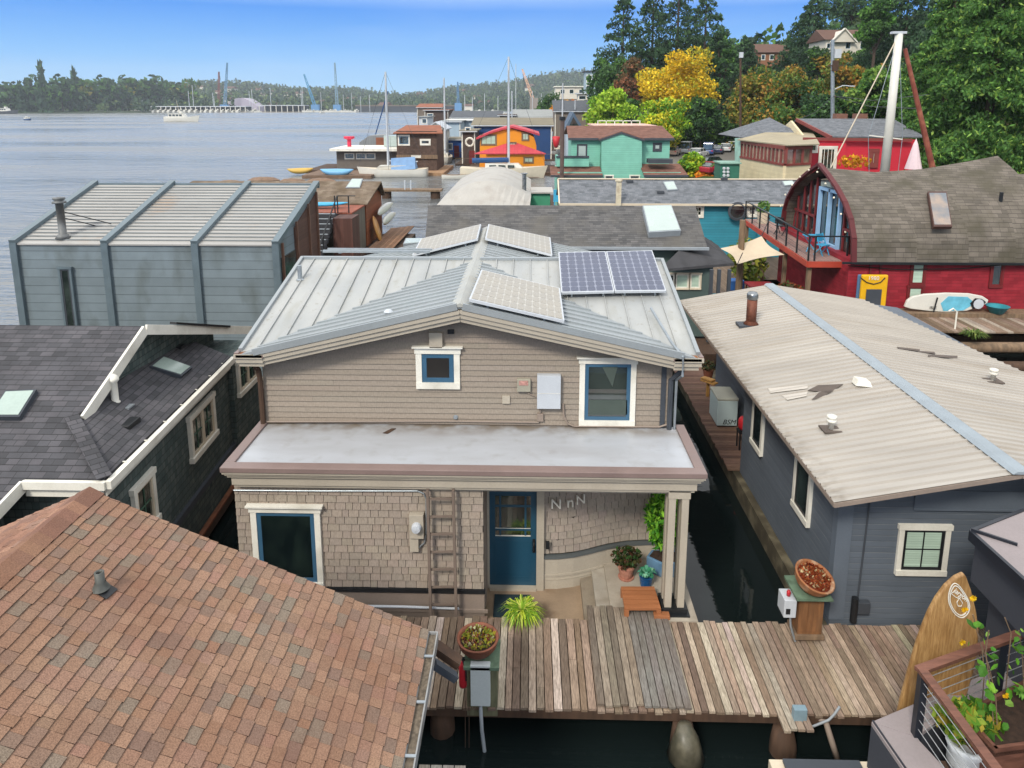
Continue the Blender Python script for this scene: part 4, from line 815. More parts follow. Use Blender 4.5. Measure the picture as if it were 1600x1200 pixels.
while y < ye1: prof += [(y, 0), (y+.095, 0), (y+.11, .028), (y+.135, .028), (y+.15, 0)]; y += .2
for s_, pts in ((1, None), (-1, None)):
    vs = []; 
    for (y, h) in prof:
        xe = xe0 if s_ > 0 else 13.0-(y-ye0)*.21
        ze = gr[1]-abs(xe-gr[0])*gs if s_ > 0 else gr[1]-(xe-gr[0])*.16
        vs += [(xe, y, ze+h), (gr[0], y, gr[1]+h)]
    n = len(prof); b.add(vs, [(2*i, 2*i+1, 2*i+3, 2*i+2) if s_ > 0 else (2*i+1, 2*i, 2*i+2, 2*i+3) for i in range(n-1)])
    vs2 = [(x, y, z-.03) for x, y, z in vs]; b.add(vs2, [(0, 1, 2*n-1, 2*n-2)])
b.build('roof', M_rroof, gh)
b = MB(); b.prism([(gr[0]-.17, ye0-.05, gr[1]-.0), (gr[0]-.10, ye0-.05, gr[1]+.045), (gr[0]+.10, ye0-.05, gr[1]+.045), (gr[0]+.17, ye0-.05, gr[1]-.0)], (0, ye1-ye0+.1, 0)); b.build('ridge_cap', paint('ridge_metal', '8e989f', .45, .12, 3, metal=.1), gh)
b = MB(); b.beam((xe0+.01, ye0, gr[1]-(gr[0]-xe0)*gs-.05), (xe0+.01, ye1, gr[1]-(gr[0]-xe0)*gs-.05), .03, .07); b.beam((xe0, ye0, 3.15), (gr[0], ye0, gr[1]-.05), .03, .07); b.beam((gr[0], ye0, gr[1]-.05), (13, ye0, gr[1]-.05-.86), .03, .07); b.build('drip_edge', M_taupe_d, gh)
a = AY(1405, 888, GY); c_ = AY(1482, 826, GY); win(gh, 'S', GY, a.x, c_.x-.06, a.z, c_.z, sash=M_black, tw=.085, sw=.05, nx=2, nz=2, gl=M_blind, d=.05)
def gwin(px0, px1, z0, z1):
    a, c_ = AX(px0, 800 if px0 > 1200 else 690, GX), AX(px1, 800 if px0 > 1200 else 690, GX); win(gh, 'W', GX, a.y, c_.y, z0, z1, sash=M_black, tw=.1, sw=.06, nx=1, d=.06, gl=M_glass)
gwin(1264, 1243, 1.75, 2.95); gwin(1191, 1178, 1.75, 2.95)
NGL = Vector((-gs, 0, 1)); NGR = Vector((.16, 0, 1)); PG = (gr[0], 0, gr[1])
p = AP(1173, 508, PG, NGL); b = MB(); b.lathe([(.16, 0), (.20, .05), (.13, .12), (.135, .13), (.135, .72), (0, .72)], p, 16); v = b.build('chimney_flue', paint('rusty_steel', '6b4030', .6, .5, 6, metal=.3, dirt='2a1a15', dscale=4), gh, smooth=True); b = MB(); b.lathe([(.13, .72), (.15, .76), (.15, .86), (.12, .92), (0, .93)], p, 16); b.build('flue_cap', M_steel, v, smooth=True)
b = MB(); b.box(p.x-.35, p.x+.4, p.y-.2, p.y+.22, p.z-.03, p.z+.035); b.build('flashing', M_dkgrey, v)
for px, py, N_ in ((1298, 672, NGL), (1551, 596, NGR)):
    p = AP(px, py, PG, N_); b = MB(); b.lathe([(.05, 0), (.05, .16), (.085, .17), (.085, .21), (.05, .22), (.09, .25), (.09, .29), (0, .31)], p, 14); v = b.build('roof_vent', M_white, gh, smooth=True); b = MB(); b.box(p.x-.17, p.x+.17, p.y-.15, p.y+.15, p.z+.0, p.z+.03); b.build('flashing', paint('tar_patch', '5a5049', .8, .2, 5), v)
p = AP(1348, 605, PG, NGL); b = MB(); b.prism([(p.x-.14, p.y, p.z+.03), (p.x+.16, p.y-.08, p.z+.03), (p.x+.14, p.y, p.z+.12), (p.x-.08, p.y+.05, p.z+.14)], (0, .2, 0)); v = b.build('roof_vent', M_white, gh)
for pts in ([(1200, 607), (1262, 601), (1262, 607), (1204, 614)], [(1222, 618), (1262, 612), (1260, 619), (1230, 625)]):
    b = MB(); b.prism([AP(x, y, (gr[0], 0, gr[1]+.020), NGL) for x, y in pts], NGL*.003); b.build('clean_panel', paint('clean_metal', 'b9b2a8', .5, .1, 4, stretch=(.4, 3, 1)), gh)
for pts in ([(1278, 602), (1318, 600), (1296, 614), (1262, 610)], [(1300, 610), (1290, 618), (1268, 625), (1280, 613)]):
    b = MB(); b.prism([AP(x, y, (gr[0], 0, gr[1]+.024), NGL) for x, y in pts], NGL*.004); b.build('patch', MATS['tar_patch'], gh)
for pts in ([(1402, 542), (1437, 546), (1437, 549), (1404, 545)], [(1433, 548), (1460, 550), (1462, 553), (1434, 550)], [(1450, 554), (1496, 556), (1496, 560), (1450, 557)]):
    b = MB(); b.prism([AP(x, y, (gr[0], 0, gr[1]+.03), NGR) for x, y in pts], NGR*.004); b.build('patch', MATS['tar_patch'], gh)
b = MB(); a = AY(1335, 952, GY); b.box(a.x, a.x+.2, GY-.13, GY-.03, a.z, a.z+.22); b.build('utility_box', M_dkgrey, gh, bevel=.01); b = MB(); b.tube([(5.55, GY-.1, .65), (5.55, GY-.1, 1.1)], .055, 12); b.build('drain_pipe', M_black, gh); b = MB(); b.tube([(5.62, GY-.04, 1.0), (5.66, GY-.04, 2.9)], .014, 6); b.build('cable', M_dkgrey, gh)
# side walkway and what stands on it
b = MB(); y = 16.12
while y < 23: b.box(4.92+rnd.uniform(-.02, .02), 5.96, y, y+.13, .46, .50, pick(('7a5f52', '6b5247', '86695a'), .12)); y += .14
tag(b.build('side_walkway', A_woodx), 'narrow red brown plank walkway along the side of the grey house', 'walkway')
p = AZ(1123, 668, .50); t = thing('chest_freezer', 'old white chest freezer on the side walkway of the grey house', 'freezer', p); b = MB(); b.box(p.x-.06, p.x+.50, p.y, p.y+.85, .55, 1.28); b.build('body', paint('freezer_white', 'b3c4c6', .4, .06, 2), t, bevel=.02); b = MB(); b.box(p.x-.07, p.x+.51, p.y-.01, p.y+.86, 1.285, 1.36); b.build('lid', paint('freezer_lid', 'a9aaa0', .5, .1, 3), t, bevel=.02)
b = MB(); b.box(p.x-.03, p.x+.45, p.y+.05, p.y+.8, .5, .549); b.build('plinth', M_black, t); text('scrawl', 'BSM', .2, M_black, t, (p.x+.27, p.y-.006, .66), (R(90), 0, 0), .002, .3)
p = AZ(1160, 700, .50); t = thing('propane_tank', 'red gas canister on a dark stand beside the white freezer', 'gas canister', p); b = MB(); b.lathe([(.0, .5), (.10, .52), (.145, .6), (.145, .78), (.1, .86), (.03, .88), (.03, .94), (0, .94)], p, 16); b.build('tank', M_red, t, smooth=True); b = MB()
for dx in (-.12, .12):
    for dy in (-.12, .12): b.box(p.x+dx-.015, p.x+dx+.015, p.y+dy-.015, p.y+dy+.015, .5, 1.0)
b.box(p.x-.15, p.x+.15, p.y-.15, p.y+.15, .96, 1.0); b.build('stand', M_black, t)
p = AZ(1112, 625, .5); b = MB(); b.beam(p+Vector((-.2, .4, .5)), p+Vector((.1, .0, .52)), .22, .04); b.beam(p+Vector((-.2, .42, .56)), p+Vector((.05, .1, .58)), .2, .04); b.box(p.x-.1, p.x-.02, p.y+.25, p.y+.33, 0.5, .98); tag(b.build('timber_offcuts', paint('yellow_pine', 'b88a4c', .7, .15, 5)), 'yellow timber offcuts stacked behind the white freezer', 'timber')
p = AZ(1106, 593, .5); t = thing('flower_pot', 'small terracotta pot on the walkway behind the white freezer', 'flower pot', p); b = MB(); b.lathe([(.12, 0), (.17, .3), (.18, .34), (.15, .34), (0, .3)], p, 14); b.build('pot', M_terra, t); crown_blob('foliage', p+Vector((0, 0, .45)), .2, 120, .07, ('4a5c3a', '6b5a3a'), 21, t)

# ================================================================= CHARCOAL DECK BUILDING, lower right
ch = thing('deck_house', 'charcoal walled building with grey roof and cable railed terrace in the lower right corner', 'house', (6, 8, 0))
M_memb2 = paint('taupe_membrane', '8d8484', .8, .06, 2, bump=.1); M_chw = paint('charcoal_wall', '3a3d45', .75, .06, 1.5)
b = MB(); top = [AZ(1517, 830, 3.4), AZ(1600, 797, 3.4), AZ(1760, 760, 3.4), AZ(1760, 1000, 3.4), AZ(1600, 905, 3.4)]; b.prism([top[0], top[4], top[3], top[2], top[1]][::-1], (0, 0, -.02)); b.build('roof', M_memb2, ch)
b = MB(); e = Vector((0, 0, -.06)); b.beam(top[0]+e, top[4]+(top[4]-top[0])*1.2+e, .05, .15); b.beam(top[0]+e, top[1]+e, .05, .15); b.beam(top[0]+Vector((0, 0, .03)), AZ(1590, 851, 3.42), .03, .04); b.build('roof_edge', paint('dark_edge', '20242c', .35, .1, 3), ch)
b = MB(); q = AZ(1517, 830, 3.3); b.prism([(q.x+.05, q.y-.05, 2.55), (q.x+.05, 5, 2.55), (12, 5, 2.55), (12, q.y+.25, 2.55)][::-1], (0, 0, .8)); b.build('upper_wall', M_chw, ch)
b = MB(); b.prism([(q.x+.25, q.y-.2, 0), (q.x+.25, 5, 0), (12, 5, 0), (12, q.y+.1, 0)][::-1], (0, 0, 2.54)); b.build('wall', M_chw, ch)
z = 1.6; cap1 = [(1362, 1128), (1445, 1093), (1600, 1028), (1660, 1004), (1660, 1046), (1600, 1068), (1470, 1124), (1431, 1151)]; cap2 = [(1362, 1128), (1431, 1151), (1500, 1225), (1560, 1330), (1500, 1330)]
c1, c2 = [AZ(x, y, z) for x, y in cap1], [AZ(x, y, z) for x, y in cap2]
b = MB(); b.prism(c1[::-1], (0, 0, -.05)); b.prism([v-Vector((0, 0, .004)) for v in c2][::-1], (0, 0, -.05)); b.build('parapet_cap', M_memb2, ch)
b = MB(); b.prism([v-Vector((0, 0, .06)) for v in c1][::-1], (0, 0, -1.6)); b.prism([v-Vector((0, 0, .064)) for v in c2][::-1], (0, 0, -1.6)); b.build('parapet_wall', M_chw, ch)
b = MB(); a = AZ(1362, 1128, 1.56); 
for k in (0, 1): b.beam(a+Vector((0, -.02, -k*.2)), AZ(1500, 1330, 1.56)+Vector((0, 0, -k*.2)), .02, .10)
b.build('parapet_edge', MATS['dark_edge'], ch)
b = MB(); fl = [AZ(1431, 1151, 1.25), AZ(1700, 1050, 1.25), AZ(1800, 1400, 1.25), AZ(1500, 1400, 1.25)]
x = 4.7
while x < 8.5: b.box(x, x+.13, 5.0, 7.55+(x-4.7)*.1, 1.2, 1.24, pick(('6a5548', '5c4a3f', '77604f'), .12)); x += .14
b.build('terrace_boards', A_wood, ch)
zc = 2.5; rc, re, rs2 = AZ(1441, 1048, zc), AZ(1612, 984, zc), AZ(1585, 1240, zc)
b = MB(); b.beam(rc+Vector((-.05, 0, 0)), re, .11, .05); b.beam(rc+Vector((0, .06, .0015)), rs2, .11, .05); ral = b.build('top_rail', M_rail, ch)
b = MB(); b.box(rc.x-.035, rc.x+.055, rc.y-.06, rc.y+.03, 1.2, zc-.026); b.build('rail_post', MATS['dark_edge'], ch)
m_ = rc.lerp(re, .72); b = MB(); b.box(m_.x-.05, m_.x+.05, m_.y-.05, m_.y+.05, 1.2, zc-.026); b.build('rail_post', MATS['dark_edge'], ch)
b = MB()
for i in range(7): dz = Vector((0, 0, -.13-i*.13)); b.tube([rc+dz, re+dz], .006, 5); b.tube([rc+dz, rs2+dz], .006, 5)
b.build('cable', paint('steel_cable', 'b5b8ba', .3, .1, 5, metal=.6), ch)
# planter with vines
z = 1.95; pl = thing('terrace_planter', 'brown wooden terrace planter with soil, climbing vines and yellow flowers behind the cable rail', 'planter', AZ(1560, 1120, z)-Vector((0, 0, .7)))
q = [AZ(1502, 1112, z), AZ(1600, 1062, z), AZ(1700, 1100, z), AZ(1700, 1150, z), AZ(1556, 1170, z)]; b = MB()
for p0, p1 in zip(q, q[1:]+q[:1]): b.prism([p0, p1, p1-Vector((0, 0, .68)), p0-Vector((0, 0, .68))], (p1-p0).cross(Vector((0, 0, 1))).normalized()*.04)
b.build('planter_box', M_rail, pl); b = MB(); b.prism([v-Vector((0, 0, .06)) for v in q][::-1], (0, 0, -.05)); b.build('soil', M_soil, pl)
rv = random.Random(77); S_ = MB(); Lf = MB(); Fl = MB()
def leaf(B, c, d, s, col, rs):
    d = d.normalized(); w = d.cross(Vector((rs.uniform(-1, 1), rs.uniform(-1, 1), rs.uniform(-1, 1)))).normalized()*s*.36; nn = d.cross(w).normalized()*s*.1
    B.add([c, c+d*s*.3+w, c+d*s*.72+w*.75, c+d*s, c+d*s*.72-w*.75, c+d*s*.3-w, c+d*s*.5-nn], [(0, 1, 6), (1, 2, 6), (2, 3, 6), (3, 4, 6), (4, 5, 6), (5, 0, 6)], col)
for vine in ([(1558, 1135), (1556, 1090), (1545, 1040), (1530, 1000), (1520, 960)], [(1553, 1138), (1548, 1080), (1540, 1020), (1545, 985)], [(1570, 1095), (1575, 1040), (1580, 990), (1570, 965)], [(1535, 1100), (1538, 1050), (1534, 1010)], [(1600, 1080), (1598, 1030), (1592, 985)]):
    yb = AZ(*vine[0], z).y; pts = [AY(px, py, yb-.01*i) for i, (px, py) in enumerate(vine)]; S_.tube(pts, .007, 5)
    for i in range(len(pts)-1):
        for k in range(3):
            c = pts[i].lerp(pts[i+1], rv.random())+Vector((rv.uniform(-.12, .12), rv.uniform(-.08, .08), rv.uniform(-.03, .03))); leaf(Lf, c, Vector((rv.uniform(-1, 1), rv.uniform(-1, .2), rv.uniform(-.9, .4))), rv.uniform(.06, .15), pick(('5f9a2c', '4a8426', '7fb038', '8fb850', '3f6f22'), .15, rv), rv)
for px, py in ((1520, 934), (1507, 952), (1503, 1003), (1571, 1086)):
    c = AY(px, py, 7.3); 
    for k in range(9): a_ = 2*pi*k/9+.3; d = Vector((cos(a_), -.3, sin(a_))); leaf(Fl, c, d, .045, pick(('e0b81a', 'd9a810'), .1, rv), rv)
S_.build('vine_stem', M_wood, pl); Lf.build('vine_leaves', A_leaf, pl); Fl.build('flowers', A_leaf, pl)
p = AZ(1596, 1088, 1.9); tag(leaf_plant('seedling', p, 40, .16, .14, ('4f8a30', '6fa040'), rv, .05), 'small green seedling in the planter soil at the right edge', 'plant')
p = AZ(1505, 1200, 1.3); t = thing('bucket_plant', 'leafy green and yellow shrub in a white bag behind the cable rail', 'potted plant', p); b = MB(); b.lathe([(.17, 0), (.20, .12), (.19, .26), (.23, .36), (.18, .38), (.16, .3), (0, .3)], p, 11); b.build('white_bag', paint('plastic_bag', 'c9cdd0', .4, .12, 7, bump=.6), t, smooth=True); crown_blob('foliage', p+Vector((.05, .08, .58)), .34, 420, .09, ('5f8f2c', '8aa03a', 'b0a03a', '3f6f24'), 31, t, sq=(1.1, .8, .7))
# surfboard
SY = 8.22; ol = [(1507, 897), (1494, 903), (1478, 917), (1464, 936), (1452, 958), (1443, 980), (1434, 1005), (1425, 1035), (1416, 1068), (1408, 1098), (1400, 1135), (1490, 1125), (1512, 1085), (1522, 1050), (1528, 1015), (1530, 985), (1526, 955), (1519, 925), (1511, 903)]
t = thing('surfboard', 'tall varnished wooden paddle board with a white round logo leaning beside the terrace', 'surfboard', AY(1440, 1100, SY)-Vector((0, 0, .4)))
m = MT('varnished_wood'); f = m.noise(3, 6, stretch=(9, 1, .8)); bb = m.mix(m.mr(f, .35, .65), H('b08c5c'), H('8d6a40')); bb = m.mix(m.mr(m.noise(14, 3, stretch=(9, 1, .6)), .45, .6, 0, .4), bb, H('6d4824')); m.base(bb); m.rough(.3, 0, .5)
b = MB(); b.prism([AY(x, y, SY) for x, y in ol], (0, .07, 0)); bd = b.build('board', m.m, t, bevel=.02)
def ringp(px, n=28): return px
lg = MB(); tear = [(1490, 912), (1497, 914), (1505, 924), (1513, 938), (1515, 950), (1511, 960), (1503, 965), (1494, 961), (1486, 950), (1482, 937), (1484, 922)]
def smooth_loop(P, n=6):
    o = []
    for i in range(len(P)):
        p0, p1, p2, p3 = [Vector((*P[(i+k-1) % len(P)], 0)) for k in range(4)]
        for j in range(n): t_ = j/n; o.append(.5*((2*p1)+(p2-p0)*t_+(2*p0-5*p1+4*p2-p3)*t_*t_+(3*p1-p0-3*p2+p3)*t_**3))
    return o+[o[0]]
for sc in (1, .86): lg.tube([AY(1499+(v.x-1499)*sc, 940+(v.y-940)*sc, SY-.004) for v in smooth_loop(tear)], .007, 5)
lg.tube([AY(*p_, SY-.004) for p_ in ((1486, 927), (1493, 933), (1500, 936), (1504, 942), (1502, 947), (1497, 947), (1495, 941), (1499, 935))], .005, 5)
lg.build('logo', M_white, bd); c = AY(1502, 930, SY-.006); text('logo_text', 'jargon', .095, M_white, bd, c, (R(90), R(38), 0), .003)
# bench at the bottom edge
a, c_ = AZ(1222, 1182, 1.0), AZ(1340, 1182, 1.0); t = thing('storage_bench', 'cream storage bench with dark slatted lid at the bottom edge below the boardwalk', 'bench', (a.x+.4, a.y-.3, 0)); b = MB(); b.box(a.x-.16, c_.x+.16, a.y-.9, a.y+.02, -.1, .93); b.build('bench_box', M_cream, t)
for i in range(4): b = MB(); b.box(a.x, c_.x, a.y-.02-i*.17, a.y-.17-i*.17, .95, .99); b.build('slat', M_dkgrey, t)

# ================================================================= METAL CLAD HOUSE, left middle
mh = thing('metal_house', 'long zinc clad floating home with striped ribbed shed roof at the left beside the lake', 'house', (-12, 22, 0))
MX0, MX1, MY, MZ = -16.84, -8.04, 22.0, 4.90; mt_ = math.tan(R(17.08)); MYE = 26.57
M_zinc = lap('zinc_panels', '717d83', .29, .10, dirt='4f5552', dark=.5, rough=.5); M_zincf = paint('zinc_frame', '66747b', .4, .1, 2, metal=.2)
b = MB(); b.prism([(MX0+.1, MY+.05, .4), (MX0+.1, MY+.05, MZ-.02), (MX0+.1, MYE, MZ+mt_*4.5-.05), (MX0+.1, MYE, .4)], (MX1-MX0-.2, 0, 0)); b.build('wall', M_zinc, mh)
b = MB(); b.box(MX0, MX1, MY, 32, -.2, .39); b.build('float_hull', M_conc, mh)
b = MB()
for x0 in (MX0, MX0+3.0, MX0+5.95, MX1-.22): b.box(x0, x0+.22, MY-.06, MY+.049, .5, MZ+.02); b.beam((x0+.11, MY-.05, MZ+.06), (x0+.11, MYE+.1, MZ+.06+mt_*(MYE-MY+.15)), .22, .14)
b.box(MX0, MX1, MYE+.0, MYE+.12, MZ+mt_*(MYE-MY)-.1, MZ+mt_*(MYE-MY)+.07); b.build('frame', M_zincf, mh)
m = MT('striped_roof'); f = m.noise(.5, 8, stretch=(.6, 1.4, 1)); bb = m.mix(m.mr(f, .35, .7), H('a5a39f'), H('94928e')); bb = m.mix(m.mr(m.noise(.35, 7), .56, .70, 0, .7), bb, H('a08468')); m.base(bb); m.rough(.45, .15, .5)
b = MB(); b.prism([(MX0+.2, MY, MZ), (MX1-.2, MY, MZ), (MX1-.2, MYE, MZ+mt_*(MYE-MY)), (MX0+.2, MYE, MZ+mt_*(MYE-MY))], (0, 0, -.05)); b.build('roof', m.m, mh)
b = MB(); k = 0
for i in range(1, 19):
    y = MY+i*(MYE-MY)/19; z = MZ+mt_*(y-MY)
    for xa, xb in ((MX0+.24, MX0+2.98), (MX0+3.24, MX0+5.93), (MX0+6.19, MX1-.24)): b.beam((xa, y, z+.018), (xb, y, z+.018), .05, .036)
b.build('roof_batten', paint('batten', '7d8182', .4, .15, 2), mh)
a = AY(95, 420, MY); c_ = AY(119, 503, MY); win(mh, 'S', MY-.0, a.x, c_.x, c_.z-.5, a.z, trim=M_zincf, sash=M_dkgrey, tw=.07, sw=.05, gl=M_glassg, d=.07, sill=False)
p = AP(99, 372, (0, MY, MZ), Vector((0, -mt_, 1))); b = MB(); b.lathe([(.24, 0), (.16, .12), (.12, .14), (.12, 1.15), (.21, 1.16), (.21, 1.22), (.12, 1.23), (.19, 1.29), (.19, 1.34), (0, 1.36)], p, 14); v = b.build('chimney_flue', paint('old_steel', '6a6c6c', .5, .3, 5, dirt='45403a'), mh, smooth=True)
b = MB(); b.beam(p+Vector((0, 0, .9)), p+Vector((1.1, .9, .33)), .03, .03); b.beam(p+Vector((0, 0, .7)), p+Vector((.6, .8, .28)), .03, .03); b.build('stay', M_black, v)
b = MB(); b.box(MX1-.1, MX1-.05, MY+.3, MY+1.7, 2.2, MZ-.5); b.build('glazing', M_glass, mh); b = MB(); b.prism([(MX1-.1, MY+1.75, .5), (MX1-.1, MYE-.1, .5), (MX1-.1, MYE-.1, MZ+1.15), (MX1-.1, MY+1.75, MZ+.25)], (.05, 0, 0)); b.build('side_cladding', lap('brown_boards', '5c4238', .14, .2), mh)
b = MB()
for y in (MY+.3, MY+1.8, MY+3.2, MYE-.35): b.box(MX1-.05, MX1+.02, y, y+.09, .5, MZ+mt_*(y-MY)-.1)
b.build('glazing_mullion', paint('brown_mullion', '6f5142', .6, .2, 3), mh)

# ================================================================= BROWN CEDAR HOUSE with stairs, behind
M_cedar = lap('red_cedar', '84492c', .11, .2, vertical=False, dark=.35); M_mossr = shingle('mossy_shingle', ('6b5d50', '7d6e5f', '5d5146', '877a6a'), .3, .16, .3, moss='574a3a')
cdh = thing('cedar_house', 'red cedar floating home with a mossy brown shingle gable roof behind the zinc clad house', 'house', (-16, 43, 0))
b = MB(); r0, r1 = Vector((-22.3, 46, 4.4)), Vector((-9.75, 46, 4.4)); e0, e1 = Vector((-23.8, 43.6, 3.3)), Vector((-10.1, 43.3, 3.3)); b.prism([e0, e1, r1, r0], (0, 0, -.08)); b.prism([r0, r1, (-10.1, 48.7, 3.2), (-22.3, 48.7, 3.2)], (0, 0, -.08)); b.build('roof', M_mossr, cdh)
b = MB(); b.prism([(-10.3, 43.7, .5), (-10.3, 48.4, .5), (-10.3, 48.4, 3.2), (-10.3, 46, 4.3), (-10.3, 43.7, 3.35)], (-11.5, 0, 0)); b.build('wall', M_cedar, cdh); b = MB(); b.box(-22, -8.0, 40.5, 48.5, -.1, .45); b.build('float_hull', M_woodd, cdh)
skylight(cdh, [(550, 279), (567, 279), (562, 293), (540, 293)], (0, 43.6, 3.3), Vector((0, -.45, 1)), gl=M_skyw, frame=M_grey)
b = MB(); b.box(-13.6, -10.35, 40.3, 43.6, .5, 3.1); b.build('wing_wall', lap('grey_boards', '6a6259', .12, .2, vertical=True), cdh)
b = MB(); b.box(-13.7, -10.3, 40.2, 43.7, 3.11, 3.2); b.build('upper_deck', paint('red_deck', '8a4f3d', .8, .3, 3, stretch=(4, .6, 1)), cdh)
b = MB(); b.box(-15.9, -13.75, 36.2, 36.3, .5, 3.0); b.box(-12.75, -12.6, 34.0, 40.2, .5, 3.3); b.box(-11.0, -9.9, 38.6, 40.2, .45, 3.1); b.build('stair_wall', lap('dark_boards', '54362e', .2, .2, vertical=True), cdh)
st = MB()
for i in range(12): y = 35.2+i*.4; st.box(-12.55, -11.1, y, y+.41, .5+i*.225, .5+(i+1)*.225-.02)
st.build('stairs', paint('dark_stair', '35363b', .8, .15, 2), cdh); st = MB()
for i in range(12): y = 35.2+i*.4; st.box(-12.5, -11.15, y-.02, y+.09, .5+(i+1)*.225-.018, .5+(i+1)*.225+.02)
st.build('stair_nosing', M_grey, cdh)
b = MB()
for y in (35.2, 36.8, 38.4, 39.9): z = .5+(y-35.2)/4.7*2.7; b.box(-11.08, -11.02, y, y+.06, z, z+1.0)
b.beam((-11.05, 35.2, 1.5), (-11.05, 39.9, 4.2), .06, .06); b.beam((-11.05, 39.95, 4.2), (-10.0, 39.95, 4.2), .05, .05); b.beam((-13.6, 40.3, 4.2), (-13.6, 43.5, 4.2), .05, .05)
for x, y in ((-13.6, 40.3), (-13.6, 42), (-11.2, 39.9), (-10.4, 39.9)): b.box(x-.03, x+.03, y-.03, y+.03, 3.2, 4.22)
b.build('railing', M_black, cdh)
def kayak(label, p, q, w, col, name='kayak', h=.28, group=None, roll=None):
    p, q = Vector(p), Vector(q); d = q-p; L_ = d.length; d.normalize(); up = Vector(roll or (0, 0, 1)); s = d.cross(up).normalized(); up = s.cross(d).normalized(); B = MB(); n = 10; ring = []
    for i in range(n+1):
        t = i/n; k = max(.03, (1-abs(2*t-1)**2.4))**.7; c = p+d*L_*t+up*(h*.4*(abs(2*t-1)**3))
        for j in range(8): a = 2*pi*j/8; ring.append(c+s*cos(a)*w*.5*k+up*sin(a)*h*.5*k)
    f = [(i*8+j, i*8+(j+1) % 8, (i+1)*8+(j+1) % 8, (i+1)*8+j) for i in range(n) for j in range(8)]+[tuple(range(8)), tuple(range(n*8, n*8+8))]
    B.add(ring, f); o = B.build(name, col, smooth=True); return tag(o, label, name.replace('_', ' '), group)
kayak('blue kayak on the red upper deck above the dark stairs', (-14.4, 41.6, 3.45), (-10.9, 41.9, 3.45), .7, M_kblue)
kayak('upper of two white kayaks hung on the cedar wall', AX(588, 335, -9.9), AX(612, 318, -9.9), .6, M_wboat, roll=(1, 0, .2)); kayak('lower of two white kayaks hung on the cedar wall', AX(596, 350, -9.7), AX(616, 333, -9.7), .6, M_wboat, roll=(1, 0, .2))
b = MB(); c = AX(587, 358, -10.0); b.lathe([(.02, 0), (.55, .05), (.6, .1), (.55, .14), (0, .15)], c, 18, tilt=Matrix.Rotation(R(75), 3, 'Y')@Matrix.Scale(1.5, 3, (1, 0, 0))); tag(b.build('paddle_board', paint('tan_board', 'b98448', .4, .1, 3), smooth=True), 'tan oval board leaning on the cedar wall below the white kayaks', 'board')
b = MB()
for i in range(9): b.box(-9.9+i*.17, -9.75+i*.17, 41.4, 49.5+i*.12, .62, .68, pick(('8f6a50', 'a07a5e'), .12))
tag(b.build('plank_float', A_wood), 'low reddish plank float beside the cedar house and the channel', 'dock')
b = MB(); b.box(-15.5, -8.9, 70.5, 71.9, .75, .95); pr = b.build('pier_deck', M_wood); pt = thing('footbridge', 'narrow grey timber footbridge over the channel on dark piles', 'footbridge', (-12, 71, 0)); pr.parent = pt; pr.location = pr.location-pt.location
for x in (-14.6, -9.6): b = MB(); b.tube([(x, 71.2, -.5), (x, 71.2, .74)], .5, 12); b.build('piling', M_woodd, pt)
for x in (-12.6, -12.0): b = MB(); b.tube([(x, 70.6, .95), (x, 70.6, 1.9)], .07, 6); b.build('post', M_lgrey, pt)

# ================================================================= HOUSE A: dark grey roof just behind the main house
M_gshing = shingle('grey_shingle', ('4e4e4f', '5f5e5e', '565656', '6b6968'), .3, .14, .5, moss='5c5954')
ha = thing('grey_roofed_house', 'floating home with a wide dark grey shingle roof and square skylight behind the solar panels', 'house', (2, 28, 0))
AR, AE = (29.2, 5.2), (26.3, 4.0); sA = (AR[1]-AE[1])/(AR[0]-AE[0])
b = MB(); b.prism([(-4.0, AE[0], AE[1]), (6.75, AE[0], AE[1]), (6.9, AR[0], AR[1]), (-4.25, AR[0], AR[1])], (0, 0, -.08)); b.prism([(-4.25, AR[0], AR[1]), (6.9, AR[0], AR[1]), (6.8, 32.2, 4.0), (-4.1, 32.2, 4.0)], (0, 0, -.08)); rfA = b.build('roof', M_gshing, ha)
b = MB(); b.beam((-4.0, AE[0], AE[1]-.03), (6.8, AE[0], AE[1]-.03), .10, .10); b.build('gutter', M_grey, ha)
b = MB(); b.box(-3.8, 6.4, 26.7, 31.8, .4, 4.0); b.box(4.0, 7.0, 26.3, 26.69, .5, 3.35); b.build('wall', paint('green_grey_wall', '4a5a58', .6, .1, 1.5), ha); b = MB(); b.box(-5, 9.2, 24.6, 32.5, -.1, .4); b.build('float_hull', M_woodd, ha)
b = MB(); P_ = [AZ(1030, 421, 3.38), AZ(1147, 411, 3.38), AZ(1096, 371, 4.0), AZ(1060, 392, 3.9)]; b.prism(P_, (0, 0, -.1)); b.prism([P_[1], P_[1]+Vector((.3, 3.5, 0)), P_[2]+Vector((.1, 1.5, 0)), P_[2]], (0, 0, -.08)); b.build('porch_roof', shingle('dark_roll_roof', ('3e3e40', '47474a', '424245', '4d4d50'), 1.2, .9, .15), ha)
pa = P_[0]
for (x0, x1) in ((1044, 1053), (1056, 1075), (1079, 1093)): a, c_ = AY(x0, 428, 26.3), AY(x1, 450, 26.3); win(ha, 'S', 26.3, a.x, c_.x, c_.z, a.z, tw=.05, sw=.05, trim=M_cream, sash=M_white, gl=M_blind if x0 > 1050 else M_glassg, d=.05)
for px in (1112, 1124, 1140): a = AY(px, 421, P_[0].y+.35); b = MB(); b.box(a.x-.06, a.x+.06, a.y-.06, a.y+.06, .5, a.z); b.build('porch_post', M_dkgrey, ha)
skylight(ha, [(1004, 321), (1049, 320), (1064, 360), (1014, 363)], (0, AR[0], AR[1]), Vector((0, -sA, 1)), h=.25, gl=M_skyw, frame=M_grey, inset=.06)
